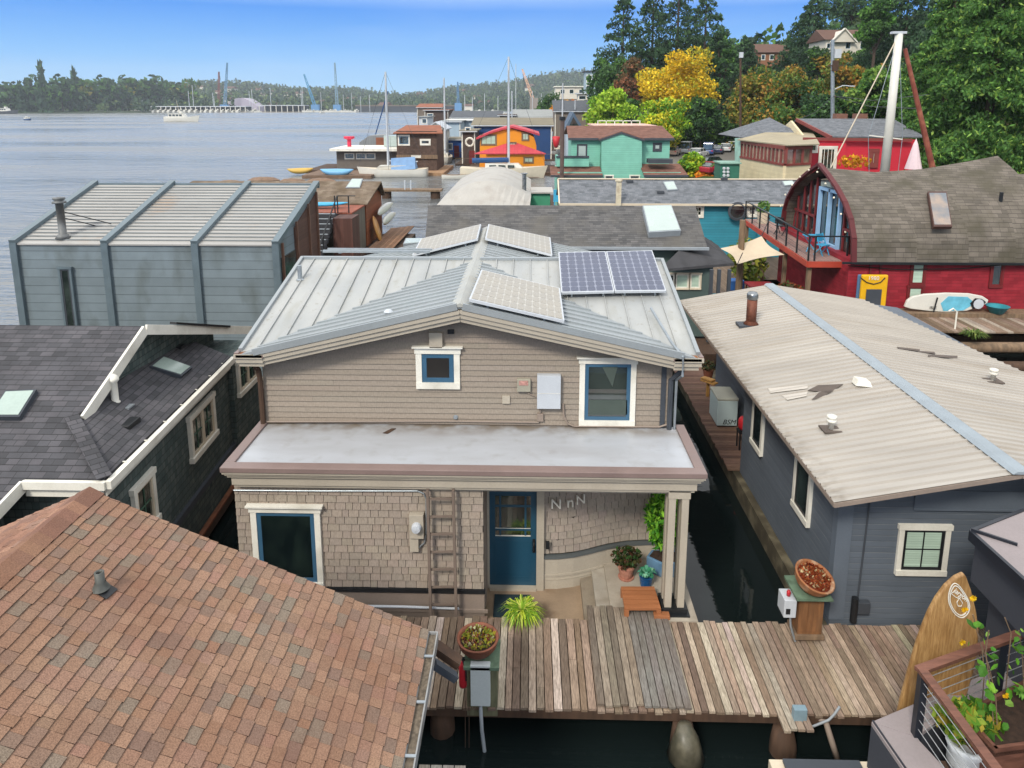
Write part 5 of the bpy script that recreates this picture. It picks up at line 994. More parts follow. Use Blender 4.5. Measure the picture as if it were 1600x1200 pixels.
b = MB(); p = AZ(626, 400, 3.6); b.box(-5.6, -4.2, 25.5, 27.5, .4, 3.3); b.build('side_wing', M_dkgrey, ha); skylight(ha, [(634, 372), (662, 372), (662, 379), (630, 381)], (0, 26, 3.5), Vector((0, 0, 1)), gl=M_skyw, frame=M_grey)
t = thing('mooring_post', 'tall grey wooden post beside the tan shade sail', 'post', AZ(1153, 470, .5)); p = t.location; b = MB(); b.tube([p, Vector((p.x, p.y, 4.25))], [.17, .13], 10); b.build('pole', M_wood, t)
hd = (.35, .38, .4)
b = MB(); b.box(7.6, 9.6, 28.5, 30.5, .5, 1.1); b.box(7.8, 8.7, 27.6, 28.2, .5, 1.2); tag(b.build('deck_chest', M_teal), 'pair of teal deck boxes below the shade sail', 'box')
b = MB(); b.box(6.9, 16.5, 26.9, 41.4, .2, .5); b.build('x', M_wood) if 0 else None; tag(b.build('shared_dock', planks('dock_planks', ('7d6c5c', '6b5b4d', '4f4338'), .15), None), 'broad weathered dock between the dark grey house and the red barn house', 'dock')
# shade sail
sp_pts = [AZ(1125, 388, 3.0), AZ(1190, 369, 3.3), AZ(1226, 398, 2.8), AZ(1152, 413, 2.8)]; b = MB(); n = 8; V = []
for i in range(n+1):
    for j in range(n+1):
        u, v = i/n, j/n; e = .16; c = sum(sp_pts, Vector())/4
        p = (sp_pts[0]*(1-u)+sp_pts[1]*u)*(1-v)+(sp_pts[3]*(1-u)+sp_pts[2]*u)*v; k = max(sin(pi*u)*(1-sin(pi*v)), sin(pi*v)*(1-sin(pi*u))); p = p.lerp(c, k*.16); p.z -= .25*sin(pi*u)*sin(pi*v); V.append(p)
b.add(V, [(i*(n+1)+j, i*(n+1)+j+1, (i+1)*(n+1)+j+1, (i+1)*(n+1)+j) for i in range(n) for j in range(n)]); so_ = b.build('shade_sail', M_sail, smooth=True); tag(so_, 'tan four cornered shade sail stretched over the dock', 'shade sail')
b = MB()
for p, q in zip(sp_pts, (Vector((8.2, 31.5, 3.3)), AZ(1203, 340, 3.9), Vector((12.2, 31.2, 3.0)), Vector((9.0, 29.3, 3.2)))): b.tube([p, q], .02, 4)
b.build('tie_line', M_black, so_)

# ================================================================= HOUSE B: blue with long grey roof
M_bwall = lap('teal_blue_siding', '2f7f92', .16, .1); M_gsh2 = shingle('slate_shingle', ('5f6368', '70747a', '666a70', '7d8086'), .3, .15, .35)
hb = thing('blue_house', 'teal blue floating home with a very long slate grey roof and round window', 'house', (9, 42, 0))
BR, BE = (43.4, 4.85), (41.0, 3.65); b = MB(); b.prism([(1.75, BE[0], BE[1]), (16.2, BE[0], BE[1]), (16.8, BR[0], BR[1]), (1.75, BR[0], BR[1])], (0, 0, -.08)); b.prism([(1.75, BR[0], BR[1]), (16.8, BR[0], BR[1]), (16.8, 46, 3.6), (1.75, 46, 3.6)], (0, 0, -.08)); b.build('roof', M_gsh2, hb)
b = MB(); b.beam((1.75, BE[0]-.03, BE[1]-.04), (16.2, BE[0]-.03, BE[1]-.04), .08, .12); b.beam((1.75, BR[0], BR[1]+.02), (16.8, BR[0], BR[1]+.02), .25, .05); b.beam((1.75, BE[0], BE[1]-.03), (1.75, BR[0], BR[1]-.03), .08, .1); b.build('gutter', M_cream, hb)
b = MB(); b.box(2.0, 15.9, 41.35, 45.8, .5, 3.66); b.box(13.4, 15.9, 41.0, 41.34, .5, 3.5); b.build('wall', M_bwall, hb); b = MB(); b.box(1.5, 17, 41.0-1.2, 46, .0, .49); b.build('float_hull', M_woodd, hb)
for x0, x1, y0, y1 in ((1079, 1097, 323, 337), (1170, 1181, 323, 336)): a, c_ = AY(x0, y1, 41.3), AY(x1, y0, 41.3); win(hb, 'S', 41.34, a.x, c_.x, a.z, c_.z, sash=M_white, tw=.12, sw=.06, nx=3, nz=2, d=.05)
a = AY(1152, 330, 41.0); b = MB(); b.lathe([(.55, 0), (.55, .06), (.42, .08), (.40, .04), (0, .04)], (a.x, 41.0, a.z), 20, tilt=Matrix.Rotation(R(90), 3, 'X')); w_ = b.build('round_window', M_dkgrey, hb); b = MB(); b.lathe([(.40, .045), (0, .05)], (a.x, 41.0, a.z), 20, tilt=Matrix.Rotation(R(90), 3, 'X'), cap=False); b.build('pane', M_glass, w_)
NB = Vector((0, -(BR[1]-BE[1])/(BR[0]-BE[0]), 1)); PB = (0, BR[0], BR[1])
skylight(hb, [(1036, 284), (1053, 283), (1059, 296), (1043, 297)], PB, NB, gl=M_skyw, frame=M_grey); skylight(hb, [(1222, 283), (1238, 282), (1243, 288), (1226, 290)], PB, NB, gl=M_skyw, frame=M_grey)
p = AP(966, 320, PB, NB); b = MB(); b.box(p.x-.14, p.x+.14, p.y-.14, p.y+.14, p.z-.2, p.z+1.35); b.lathe([(.16, 1.35), (.22, 1.38), (.22, 1.46), (0, 1.48)], p, 10); b.build('chimney', paint('rusty_cream', 'c9c0a8', .6, .2, 3, dirt='80502f', dscale=2.5), hb)
for px, py in ((984, 285), (1032, 302), (1131, 281)): p = AP(px, py, PB, NB); b = MB(); b.box(p.x-.2, p.x+.2, p.y-.12, p.y+.12, p.z-.02, p.z+.14); b.build('box_vent', M_dkgrey, hb)
b = MB(); b.box(1.2, 1.65, 40.8, 42.8, .5, 3.2); b.build('side_screen', M_lgrey, hb)

# ================================================================= RED BARN HOUSE
M_brick = shingle('red_painted_brick', ('86202b', '942833', '8c222d', '9c2c37'), .4, .13, .22, rough=.6); M_barnr = shingle('brown_shake', ('5f5951', '6c655c', '565049', '787067'), .38, .2, .6, moss='4c483c')
hc = thing('red_barn_house', 'red painted house with a curved brown shingle barn roof and glass gable end', 'house', (18, 31, 0))
CY, CX0, CX1, CX2 = 27.6, 12.7, 20.4, 31; prof = [(0, 3.25), (.16, 4.15), (.55, 4.82), (1.2, 5.4), (2.1, 5.92), (3.05, 6.34), (4.0, 6.70)]
def arch(x, k=1., lift=0.):
    o_ = CY-.25+4*(1-k); pts = [(x, o_+y*k, 3.25+(z-3.25)*(1+lift)) for y, z in prof]; pts += [(x, o_+8.0*k-y*k, 3.25+(z-3.25)*(1+lift)) for y, z in prof[-2::-1]]; return pts
b = MB(); S0 = [arch(CX0+.1, 1, -.02), arch(CX0+2.5, 1, -.08), arch(CX0+4.5, 1, -.04), arch(CX0+6.3, 1, .05), arch(CX1, 1, .13)]; V = [v for s_ in S0 for v in s_]; n = len(S0[0])
b.add(V, [(i*n+j, (i+1)*n+j, (i+1)*n+j+1, i*n+j+1) for i in range(len(S0)-1) for j in range(n-1)]); V2 = [(x, y, z-.1) for x, y, z in V]; b.add(V2, [(i*n+j, i*n+j+1, (i+1)*n+j+1, (i+1)*n+j) for i in range(len(S0)-1) for j in range(n-1)])
S1 = [arch(CX1-.05, 1, -.1), arch(CX2, 1, -.1)]; V = [v for s_ in S1 for v in s_]; b.add(V, [(j, n+j, n+j+1, j+1) for j in range(n-1)]); A_ = arch(CX1, 1, .13); B_ = arch(CX1+.01, 1, -.11); b.add(A_+B_, [(j, j+1, n+j+1, n+j) for j in range(n-1)]); b.build('roof', M_barnr, hc)
b = MB(); a_ = arch(CX0+.05, 1.0, .02); 
for p, q in zip(a_, a_[1:]): b.beam(p, q, .2, .12, (0, 0, 1) if abs(p[1]-q[1]) > .2 else (0, 1, 0))
b.build('arch_fascia', paint('arch_maroon', '561d20', .55, .15, 2), hc)
b = MB(); b.box(CX0, CX2, CY, 35.4, .4, 3.3); b.prism([(CX0+.5, y, z) for x, y, z in arch(0, .95, -.14)][::-1], (.2, 0, 0)); b.build('wall', M_brick, hc)
b = MB(); b.beam((CX0-.4, CY-.28, 3.22), (CX2, CY-.28, 3.22), .08, .08); b.build('gutter', M_black, hc)
# gable glazing and door
gx = CX0+.48; b = MB(); b.prism([(gx, y, z) for y, z in ((28.2, 3.3), (28.5, 4.6), (29.6, 5.6), (31.2, 6.15), (33.2, 5.9), (34.6, 4.7), (34.8, 3.3))], (-.04, 0, 0)); b.build('gable_glazing', M_glass, hc)
for y, h in ((28.6, 4.7), (29.2, 5.2), (32.2, 6.1), (32.9, 6.0), (33.6, 5.6), (34.3, 5.0)): b = MB(); b.box(gx-.12, gx-.05, y, y+.1, 3.3, h); b.build('gable_mullion', M_dred, hc)
b = MB(); b.box(gx-.13, gx-.05, 28.2, 29.2, 4.2, 4.3); b.build('gable_mullion', M_dred, hc); b = MB(); b.box(gx-.131, gx-.05, 32.2, 34.7, 4.25, 4.35); b.build('gable_mullion', M_dred, hc)
b = MB()
for y in (29.55, 30.6, 31.65): b.box(gx-.2, gx-.06, y, y+.14, 3.25, 5.75)
b.box(gx-.2, gx-.06, 29.69, 31.65, 5.62, 5.75); b.box(gx-.2, gx-.06, 29.69, 31.65, 3.25, 3.4); b.build('french_door', paint('pale_blue_frame', '8fb4d6', .5, .1, 2), hc)
b = MB(); dkp = [Vector((11.35, 28.3, 3.1)), Vector((CX0+.45, 28.3, 3.1)), Vector((CX0+.45, 39.0, 3.1)), Vector((12.0, 39.0, 3.1))]; b.prism(dkp, (0, 0, -.04)); b.build('balcony_deck', planks('balcony_planks', ('9c8078', '8a6f68', '6f574f'), .14), hc)
b = MB(); b.beam(dkp[0]+Vector((0, 0, -.16)), dkp[3]+Vector((0, 0, -.16)), .1, .24); b.beam(dkp[0]+Vector((0, 0, -.161)), dkp[1]+Vector((0, 0, -.161)), .1, .24); b.build('balcony_beam', paint('orange_red_beam', 'a8402e', .6, .15, 2), hc)
b = MB()
for i in range(8): p = dkp[0].lerp(dkp[3], i/7); b.box(p.x-.03, p.x+.03, p.y-.03, p.y+.03, 3.1, 4.1)
for x in (11.6, 12.9): b.box(x-.03, x+.03, 28.27, 28.33, 3.1, 4.1)
b.beam(dkp[0]+Vector((0, 0, 1)), dkp[3]+Vector((0, 0, 1)), .07, .05); b.beam(dkp[0]+Vector((0, 0, 1.001)), dkp[1]+Vector((0, 0, 1.001)), .07, .05); b.beam(dkp[3]+Vector((0, 0, 1)), dkp[3]+Vector((1.2, 0, 1)), .05, .05)
for k in range(4): b.tube([dkp[0]+Vector((0, 0, .2+k*.2)), dkp[3]+Vector((0, 0, .2+k*.2))], .009, 4)
b.build('balcony_railing', M_black, hc)
for x, y in ((11.5, 28.5), (11.7, 31.8), (11.85, 35.2), (12, 38.6)): b = MB(); b.box(x-.08, x+.08, y-.08, y+.08, .5, 2.94); b.build('balcony_post', M_wood, hc)
b = MB()
for i in range(12): p = Vector(a_[1+i % 11]).lerp(Vector(a_[2+i % 11]), .5); b.sphere((p.x-.27, p.y, p.z-.12), .045, 6, 4)
b.build('fairy_light', paint('bulb', 'e8e0c8', .3, .05), hc)
skylight(hc, [(1450, 299), (1479, 299), (1488, 354), (1459, 354)], AX(1465, 325, 15.3) if 0 else (0, CY+1.6, 5.85), Vector((0, -.72, 1)), h=.12, gl=glass('reflected_sky_glass', '4a525a', .06, '8a7460'), frame=paint('brown_frame', '4a3028', .5), inset=.10)  # reflected sky is put into the pane's mottled colour
for x0, x1, y0, y1 in ((1423, 1445, 412, 443), (1418, 1441, 449, 470), (1547, 1567, 412, 446)):
    a, c_ = AY(x0, y1, CY), AY(x1, y0, CY); win(hc, 'S', CY, a.x, c_.x, a.z, c_.z, trim=M_dred, sash=M_dred, tw=.08, sw=.05, gl=M_blind if x0 < 1500 else M_glass, d=.05)
b = MB()
for x0 in (13.5, 13.9): b.box(x0, x0+.07, CY-.07, CY-.001, .5, 3.2)
b.build('pipe', M_dred, hc); b = MB(); b.tube([AY(1325, 415, CY-.1), AY(1400, 421, CY-.1), AY(1500, 420, CY-.1), AY(1600, 411, CY-.1)], .02, 5); b.build('cable', M_black, hc)
b = MB(); p = AY(1564, 310, 28.6); b.tube([p-Vector((0, 0, .3)), p+Vector((0, 0, .25))], .07, 8); b.build('vent_pipe', M_black, hc)
b = MB(); b.box(12, 32, 26.6, 35.5, -.1, .5); b.build('float_hull', M_woodd, hc)
# yellow float mat
t = thing('yellow_float', 'yellow inflatable dock mat with a blue edge leaning on the red wall', 'inflatable', AY(1365, 470, 27.2)); a, c_ = AY(1341, 480, 27.2), AY(1387, 429, 27.2); b = MB(); b.box(a.x, c_.x, 27.1, 27.25, a.z-.2, c_.z); o = b.build('mat', M_yel, t, bevel=.05); b = MB(); b.box(a.x-.08, c_.x-.04, 27.26, 27.36, a.z-.2, c_.z-.03); b.build('edge', paint('slate_blue', '4f6f8f', .5), t, bevel=.04)
e_, f_ = AY(1351, 480, 27.09), AY(1378, 452, 27.09); b = MB(); b.box(e_.x, f_.x, 27.07, 27.095, e_.z-.2, f_.z); b.build('window_patch', M_dkgrey, t, bevel=.01); b = MB(); b.tube([AY(1345, 434, 27.08), AY(1354, 441, 27.08), AY(1365, 444, 27.08), AY(1376, 441, 27.08), AY(1383, 434, 27.08)], .02, 5); b.build('strap', M_black, t); text('mat_text', '1980', .22, M_white, t, AY(1365, 435, 27.08), (R(90), 0, 0), .002)
# paddle board on its side
olb = [(1414, 480), (1418, 470), (1426, 464), (1445, 460), (1480, 458), (1515, 459), (1536, 463), (1545, 469), (1543, 474), (1530, 480), (1510, 486), (1480, 488), (1450, 486), (1425, 483)]
t = thing('paddle_board', 'white and turquoise paddle board lying on its edge against the red wall', 'paddle board', AY(1480, 488, 27.0)); b = MB(); b.prism([AY(x, y, 27.0) for x, y in olb], (0, .14, 0)); bd = b.build('board', M_wboat, t, bevel=.03)
b = MB(); b.prism([AY(x, y, 26.985) for x, y in ((1470, 474), (1482, 463), (1512, 464), (1519, 470), (1517, 478), (1505, 485), (1474, 486))], (0, .012, 0)); b.build('wave_pattern', paint('turquoise', '68b4cc', .4, .25, 3), bd); b = MB(); b.prism([AY(x, y, 26.97) for x, y in ((1516, 474), (1524, 466), (1534, 467), (1541, 472), (1533, 479), (1520, 483))], (0, .012, 0)); b.build('wheel_pattern', M_black, bd)
b = MB(); b.tube([AY(1465, 465, 26.96), AY(1458, 490, 26.96)], .03, 5); b.build('strap', M_black, bd); text('board_text', 'ISLE', .16, M_black, bd, AY(1458, 481, 26.97), (R(90), 0, 0), .002); b = MB(); c = AY(1529, 475, 26.96); b.lathe([(.2, 0), (.2, .015), (.12, .02), (0, .02)], c, 12, tilt=Matrix.Rotation(R(90), 3, 'X')); b.build('hub_pattern', M_lgrey, bd)
b = MB(); p = AZ(1557, 489, 1.351); b.lathe([(.22, 0), (.4, .28), (.43, .3), (.36, .28), (.2, .04), (0, .03)], p, 16); tag(b.build('basin', M_teal, smooth=True), 'round teal plastic basin beside the turquoise paddle board', 'basin')
b = MB(); x = 12.5
while x < 23: b.box(x, x+.2, 25.0, 26.75, 1.14, 1.2, pick(('9c8574', '85705f', 'b0a090', '75614f'), .15)); x += .215
tag(b.build('side_dock', A_wood), 'weathered plank dock in front of the red barn house at the right edge', 'dock')
b = MB(); b.box(12.9, 23, 26.76, 27.5, 1.2, 1.35); tag(b.build('dock_curb', M_wood), 'low wooden ledge under the turquoise paddle board', 'ledge')
b = MB(); b.tube([(13, 24.6, .72), (23, 24.7, .74)], .2, 8); tag(b.build('dock_log', M_wood, smooth=True), 'weathered round log along the outer edge of the plank dock at the right', 'log'); b = MB(); b.tube([(13, 24.2, .15), (23, 24.2, .15)], .22, 8); tag(b.build('dock_log', M_woodd, smooth=True), 'dark floating log at water level nearest the pale ribbed roof', 'log')
p = AZ(1520, 548, .3); tag(leaf_plant('dock_weeds', AZ(1520, 530, 1.1), 120, .5, .6, ('5f7a35', '7a8a45', '4a6028'), rv, .05), 'green weeds growing between the dock and the floating logs', 'weeds')
p = AZ(1492, 514, 1.2); b = MB(); b.tube([p, p+Vector((0, 0, .65)), p+Vector((-.15, 0, .78)), p+Vector((-.3, 0, .68))], .03, 6); tag(b.build('standpipe', M_white), 'thin white hooked standpipe on the plank dock at the right', 'pipe')
kayak('white dinghy hull at the right edge beside the ribbed roof', (16.0, 21.0, .35), (19.5, 20.0, .35), 1.3, M_wboat, 'dinghy', .7)
# things on the balcony and the deck below
def chairf(label, P, mat, rz=0, s=1.):
    t = thing('folding_chair', label, 'chair'); 
    b = MB(); b.box(-.22, .22, -.2, .2, .43, .46); b.build('seat', mat, t); b = MB(); b.box(-.22, .22, .19, .22, .55, .88); b.build('backrest', mat, t)
    for sx in (-.2, .2): b = MB(); b.beam((sx, -.2, 0), (sx, .22, .9), .03, .03); b.build('leg', mat, t); b = MB(); b.beam((sx*1.1, .25, 0), (sx*1.1, -.18, .45), .03, .03); b.build('leg', mat, t)
    t.location = P; t.rotation_euler = (0, 0, rz); return t
chairf('bright blue folding chair at the near end of the red barn balcony', (12.35, 29.4, 3.1), M_kblue, .5); chairf('black folding chair in the middle of the red barn balcony', (12.3, 34.2, 3.1), M_black, 2.2)
b = MB(); b.box(11.9, 12.4, 30.0, 30.5, 3.76, 3.8); b.beam((11.95, 30.05, 3.1), (12.35, 30.45, 3.76), .03, .03); b.beam((12.35, 30.05, 3.1), (11.95, 30.45, 3.76), .03, .03); tag(b.build('bistro_table', M_kblue), 'bright blue bistro table on the red barn balcony', 'table')
t = thing('balcony_planter', 'tan basket planter with leaves at the far end of the balcony', 'planter', (12.5, 37.6, 3.1)); b = MB(); b.lathe([(.25, 0), (.32, .6), (.28, .6), (0, .5)], (12.5, 37.6, 3.1), 12); b.build('basket', M_cream, t); crown_blob('foliage', Vector((12.5, 37.6, 3.95)), .35, 160, .12, ('4f7a3a', '6b8a45'), 41, t)
b = MB(); b.lathe([(0, 0), (.28, .0), (.28, .9), (0, .9)], (12.9, 26.9, 1.25), 14, tilt=Matrix.Rotation(R(90), 3, 'Y')); b.box(12.95, 13.7, 26.8, 27.1, .5, 1.0); tag(b.build('grill', M_steel), 'steel barrel grill by the corner of the red barn house', 'grill')
t = thing('dock_table', 'small red covered side table on the dock below the balcony', 'table', (11, 32.4, .5)); b = MB(); b.box(10.3, 11.5, 32.0, 33.0, .95, 1.03); b.build('tabletop', M_red, t)
for x in (10.35, 11.4):
    for y in (32.05, 32.9): b = MB(); b.box(x, x+.07, y, y+.07, .5, .949); b.build('leg', M_orange, t)
b = MB(); b.box(9.7, 10.4, 33.2, 33.8, .5, 1.0); tag(b.build('storage_tub', paint('bright_blue', '2a62a8', .5), bevel=.04), 'bright blue plastic tub on the dock below the shade sail', 'tub')
b = MB(); b.box(10.9, 12.1, 29.2, 31.5, .5, 1.1); tag(b.build('planter_trough', M_lgrey, bevel=.02), 'long pale planter trough under the balcony', 'planter'); crown = crown_blob('trough_plants', (11.5, 30.4, 1.25), .9, 420, .16, ('5a4a30', '7a4a30', '4f6030', 'a05030'), 43, None, sq=(.6, 1.2, .35)); tag(crown, 'reddish green plants filling the pale trough under the balcony', 'plants')
tag(crown_blob('dock_shrub', (11.2, 35.5, 1.5), 1.0, 500, .2, ('7a8a3a', 'a0a040', '5a7030'), 44, None, sq=(1, 1, 1.2)), 'yellow green potted shrub under the far end of the balcony', 'shrub')

# ================================================================= BOATHOUSE D with pale arched roof
hd_ = thing('boathouse', 'low boathouse with a pale weathered arched roof behind the dark grey roof', 'boathouse', (-3, 48, 0))
M_pale = paint('pale_membrane', 'a5a29c', .7, .08, .8, dirt='8f8880', dscale=.7, bump=0)
Y0, Y1, Ym = 42.6, 56.0, 45.2; b = MB(); n = 14
def arcz(t): return 3.55+1.0*sin(pi*t)
V = []
for (y, k) in ((Y0, 0.), (Ym, 1.), (Y1, 1.)):
    for i in range(n+1): t_ = i/n; x = (-5.9 if k == 0 else -5.5)+t_*(5.9 if k == 0 else 5.6); V.append((x, y, 3.05 if k == 0 else arcz(t_)))
b.add(V, [(r*(n+1)+i, r*(n+1)+i+1, (r+1)*(n+1)+i+1, (r+1)*(n+1)+i) for r in range(2) for i in range(n)]); b.build('roof', M_pale, hd_, smooth=False)
b = MB(); b.box(.1, 1.6, 47, 50, 3.5, 3.6); b.build('side_roof', M_pale, hd_); b = MB(); b.box(-5.6, -.1, 43.0, 55.5, .4, 3.0); b.box(-.0, 1.4, 47.2, 49.8, .4, 3.49); b.build('wall', paint('green_boathouse', '3f8a6a', .6, .1), hd_); b = MB(); b.box(-6, 1.7, 42.6, 56, -.1, .39); b.build('float_hull', M_woodd, hd_)
b = MB(); b.box(-5.95, .1, Y0-.12, Y0-.0, 2.92, 3.04); b.build('eave_board', M_wood, hd_); p = Vector((-.35, 46.6, 3.6)); b = MB(); b.tube([p, p+Vector((0, 0, 1.25))], .14, 10); b.lathe([(.2, 1.25), (.24, 1.3), (0, 1.34)], p, 10); b.build('flue', M_steel, hd_)
b = MB(); b.box(1.7, 5.5, 52, 62, .45, .6); tag(b.build('terrace_float', paint('orange_deck', 'b07a58', .8, .2, 3)), 'orange brown deck beside the green house', 'deck'); chairf('wooden armchair on the orange brown deck', (3.1, 55.5, .6), M_orange, .4, 1.6).scale = (1.5, 1.5, 1.5)
b = MB(); b.box(2.0, 3.0, 58.4, 58.6, 1.4, 2.4); b.box(2.05, 2.12, 58.4, 58.5, .6, 1.4); b.box(2.9, 2.97, 58.4, 58.5, .6, 1.4); tag(b.build('beach_chair', M_kblue), 'blue folding beach chair at the back of the orange brown deck', 'chair')

# ================================================================= GREEN HOUSE E
M_gsid = lap('mint_siding', '78b5a2', .18, .06, dark=.35); M_gtrim = M_dkgrey; M_rbroof = shingle('red_brown_roof', ('6a4a40', '7a564a', '61443b', '846053'), .4, .2, .3)
he = thing('green_house', 'mint green clapboard two level floating home with red brown roof left of the car park', 'house', (8, 60, 0))
EY_ = 60.; g = lambda px, py, y=EY_: AY(px, py, y)
b = MB(); a, c_ = g(940, 218), g(1003, 218); b.prism([g(940, 300), g(1003, 300), g(1003, 218), g(971, 208), g(940, 218)], (0, 6, 0)); a2 = g(893, 218, 61), g(1047, 218, 61); b.box(a2[0].x, a.x, 61, 66, .4, a.z); b.box(c_.x, a2[1].x, 61, 66, .4, a.z); lw = g(866, 268, 58.5), g(1071, 268, 58.5)
b.box(lw[0].x+.3, a.x, 58.8, 66, .4, lw[0].z-.1); b.box(c_.x, lw[1].x-.3, 58.8, 66, .4, lw[1].z-.1); b.build('wall', M_gsid, he)
b = MB(); zt = a.z; zr = g(971, 208).z; b.prism([g(936, 219), g(971, 207), g(1007, 219), g(1007, 217), g(971, 205), g(936, 217)], (0, 7, 0)); tr = AY(893, 207, 66); b.prism([(a2[0].x-.3, 60.7, zt), (a2[1].x+.3, 60.7, zt), (a2[1].x+.2, 66, zt+.9), (a2[0].x-.2, 66, zt+.9)], (0, 0, .08)); b.prism([(a2[0].x-.2, 66, zt+.9), (a2[1].x+.2, 66, zt+.9), (a2[1].x+.2, 71, zt), (a2[0].x-.2, 71, zt)], (0, 0, .08))
b.prism([(lw[0].x-.3, 58.3, lw[0].z-.35), (a.x, 58.3, lw[0].z-.35), (a.x, 60.9, lw[0].z+.15), (lw[0].x-.3, 60.9, lw[0].z+.15)], (0, 0, .08)); b.prism([(c_.x, 58.3, lw[1].z-.35), (lw[1].x+.2, 58.3, lw[1].z-.35), (a2[1].x+.9, 60.95, lw[1].z+.35), (c_.x, 60.95, lw[1].z+.35)], (0, 0, .08)); b.build('roof', M_rbroof, he)
b = MB(); b.prism([g(936, 221, 59.9), g(971, 209, 59.9), g(1007, 221, 59.9), g(1007, 218, 59.9), g(971, 206, 59.9), g(936, 218, 59.9)], (0, .1, 0)); b.build('fascia', M_dkgrey, he)
for q_ in ((a2[0].x-.3, a.x, 60.6, 60.7, zt-.1, zt+.1), (c_.x, a2[1].x+.3, 60.6, 60.7, zt-.1, zt+.1), (c_.x, lw[1].x+.2, 58.2, 58.3, lw[1].z-.45, lw[1].z-.27), (lw[0].x-.3, a.x, 58.2, 58.3, lw[0].z-.45, lw[0].z-.27)): b = MB(); b.box(*q_); b.build('fascia', M_dkgrey, he)
def w_(par, x0, x1, y0, y1, Y, **k): a, c_ = AY(x0, y1, Y), AY(x1, y0, Y); return win(par, 'S', Y, a.x, c_.x, a.z, c_.z, **k)
w_(he, 901, 918, 225, 246, 61, trim=M_gsid, sash=M_dkgrey, gl=M_skyw, tw=.1, sw=.15); w_(he, 1022, 1032, 225, 234, 61, trim=M_dkgrey, sash=M_dkgrey, gl=M_skyw, tw=.12, sw=.1); w_(he, 946, 957, 275, 285, 60, trim=M_white, sash=M_dkgrey, tw=.1, sw=.1); w_(he, 985, 998, 275, 285, 60, trim=M_white, sash=M_dkgrey, tw=.1, sw=.1)
b = MB(); q0, q1 = AY(870, 248, 60.2), AY(920, 260, 60.2); b.box(q0.x, q1.x, 60.1, 60.3, q1.z, q0.z+.1); b.box(q0.x, q0.x+.2, 60.3, 64, q1.z, q0.z+.1); b.build('balcony_wall', M_gsid, he); b = MB(); b.box(q0.x-.05, q1.x, 60.0, 60.35, q0.z+.1, q0.z+.25); b.build('balcony_cap', M_dkgrey, he)
b = MB(); b.box(2, 16, 58, 71, -.1, .4); b.build('float_hull', M_woodd, he); p = AY(1031, 253, 59.5); b = MB(); b.box(p.x-1, p.x+1, 59.1, 60.2, p.z-.1, p.z+.25); b.build('roof_hatch', M_dkgrey, he)
a = AY(878, 262, 57.5); c_ = AY(878, 188, 57.5); t = thing('stove_pipe', 'tall rusty brown flue pipe rising in front of the mint green house', 'flue', (a.x, 57.5, a.z-1)); b = MB(); b.tube([(a.x, 57.5, a.z-1), (a.x, 57.5, c_.z)], .17, 10); b.build('pipe', paint('brown_pipe', '5a4a45', .6), t); b = MB(); b.tube([(a.x, 57.5, c_.z+.01), (a.x, 57.5, c_.z+.3)], .25, 10); b.build('cap', M_black, t)

# ================================================================= CREAM HOUSE G and RED HOUSE F
M_creamw = lap('cream_siding', 'd8c9a6', .2, .05, dark=.25); M_mar = paint('maroon_trim', '7a3a34', .6, .12)
hg = thing('cream_house', 'cream and maroon house with a long window band right of the car park', 'house', (20, 62, 0))
q = [AY(1156, 290, 66), AY(1224, 290, 57), AY(1262, 290, 58.5)]; z0, z1, z2, z3 = .5, 4.55, 5.2, 6.15
def wallseg(B, p, q, z0, z1, th=.12): d = (Vector((q.x-p.x, q.y-p.y, 0))).normalized(); n_ = Vector((d.y, -d.x, 0)); B.prism([Vector((p.x, p.y, z0)), Vector((q.x, q.y, z0)), Vector((q.x, q.y, z1)), Vector((p.x, p.y, z1))], n_*th)
b = MB(); wallseg(b, q[0], q[1], z0, z1); wallseg(b, q[1], q[2], z0, z1); b.build('wall', M_creamw, hg); b = MB(); wallseg(b, q[0], q[1], z1, z3, .05); wallseg(b, q[1], q[2], z1, z3, .05); b.build('porch_glazing', glass('porch_glass', '5a4a44', .1, '94786a'), hg)
b = MB(); wallseg(b, q[0], q[1], z1, z1+.18, .2); wallseg(b, q[1], q[2], z1, z1+.18, .2); wallseg(b, q[0], q[1], z3-.3, z3, .2); wallseg(b, q[1], q[2], z3-.3, z3, .2)
for i in range(13): p = q[0].lerp(q[1], i/12); b.box(p.x-.09, p.x+.09, p.y-.2, p.y+.1, z1+.18, z3-.3)
for i in (1, 2, 3): p = q[1].lerp(q[2], i/3); b.box(p.x-.1, p.x+.1, p.y-.15, p.y+.1, z1+.18, z3-.3)
b.build('window_frame', M_mar, hg)
b = MB(); zz = z3; ctr = Vector((24.5, 68, zz+2.1)); P = [Vector((v.x, v.y, zz)) for v in q]; P[0] += Vector((-.5, -.1, 0)); P[1] += Vector((0, -.5, 0)); P[2] += Vector((.6, -.3, 0)); bk = [Vector((24.6, 61.5, zz)), Vector((28, 76, zz)), Vector((19, 72, zz))]; ring_ = P+bk
b.prism([P[0], P[1], P[2], bk[0], Vector((26, 66, zz+.6)), Vector((22, 67, zz+.6))], (0, 0, .1)); b.build('porch_roof', paint('tan_roll_roof', '9a9079', .8, .15, .8), hg); b = MB(); c0 = Vector((23.6, 71, 8.1)); b.prism([Vector((20, 67.5, 6.3)), Vector((25.5, 65, 6.3)), c0], (0, 0, .05)); b.prism([Vector((20, 67.5, 6.3)), c0, Vector((20, 76, 6.3))], (0, 0, .05)); b.build('roof', M_gsh2, hg)
b = MB(); b.prism([Vector((24.6, 62.3, 5.7)), Vector((24.6, 68, 7.9)), Vector((24.6, 73.7, 5.7))], (.2, 0, 0)); b.build('gable_wall', M_creamw, hg)
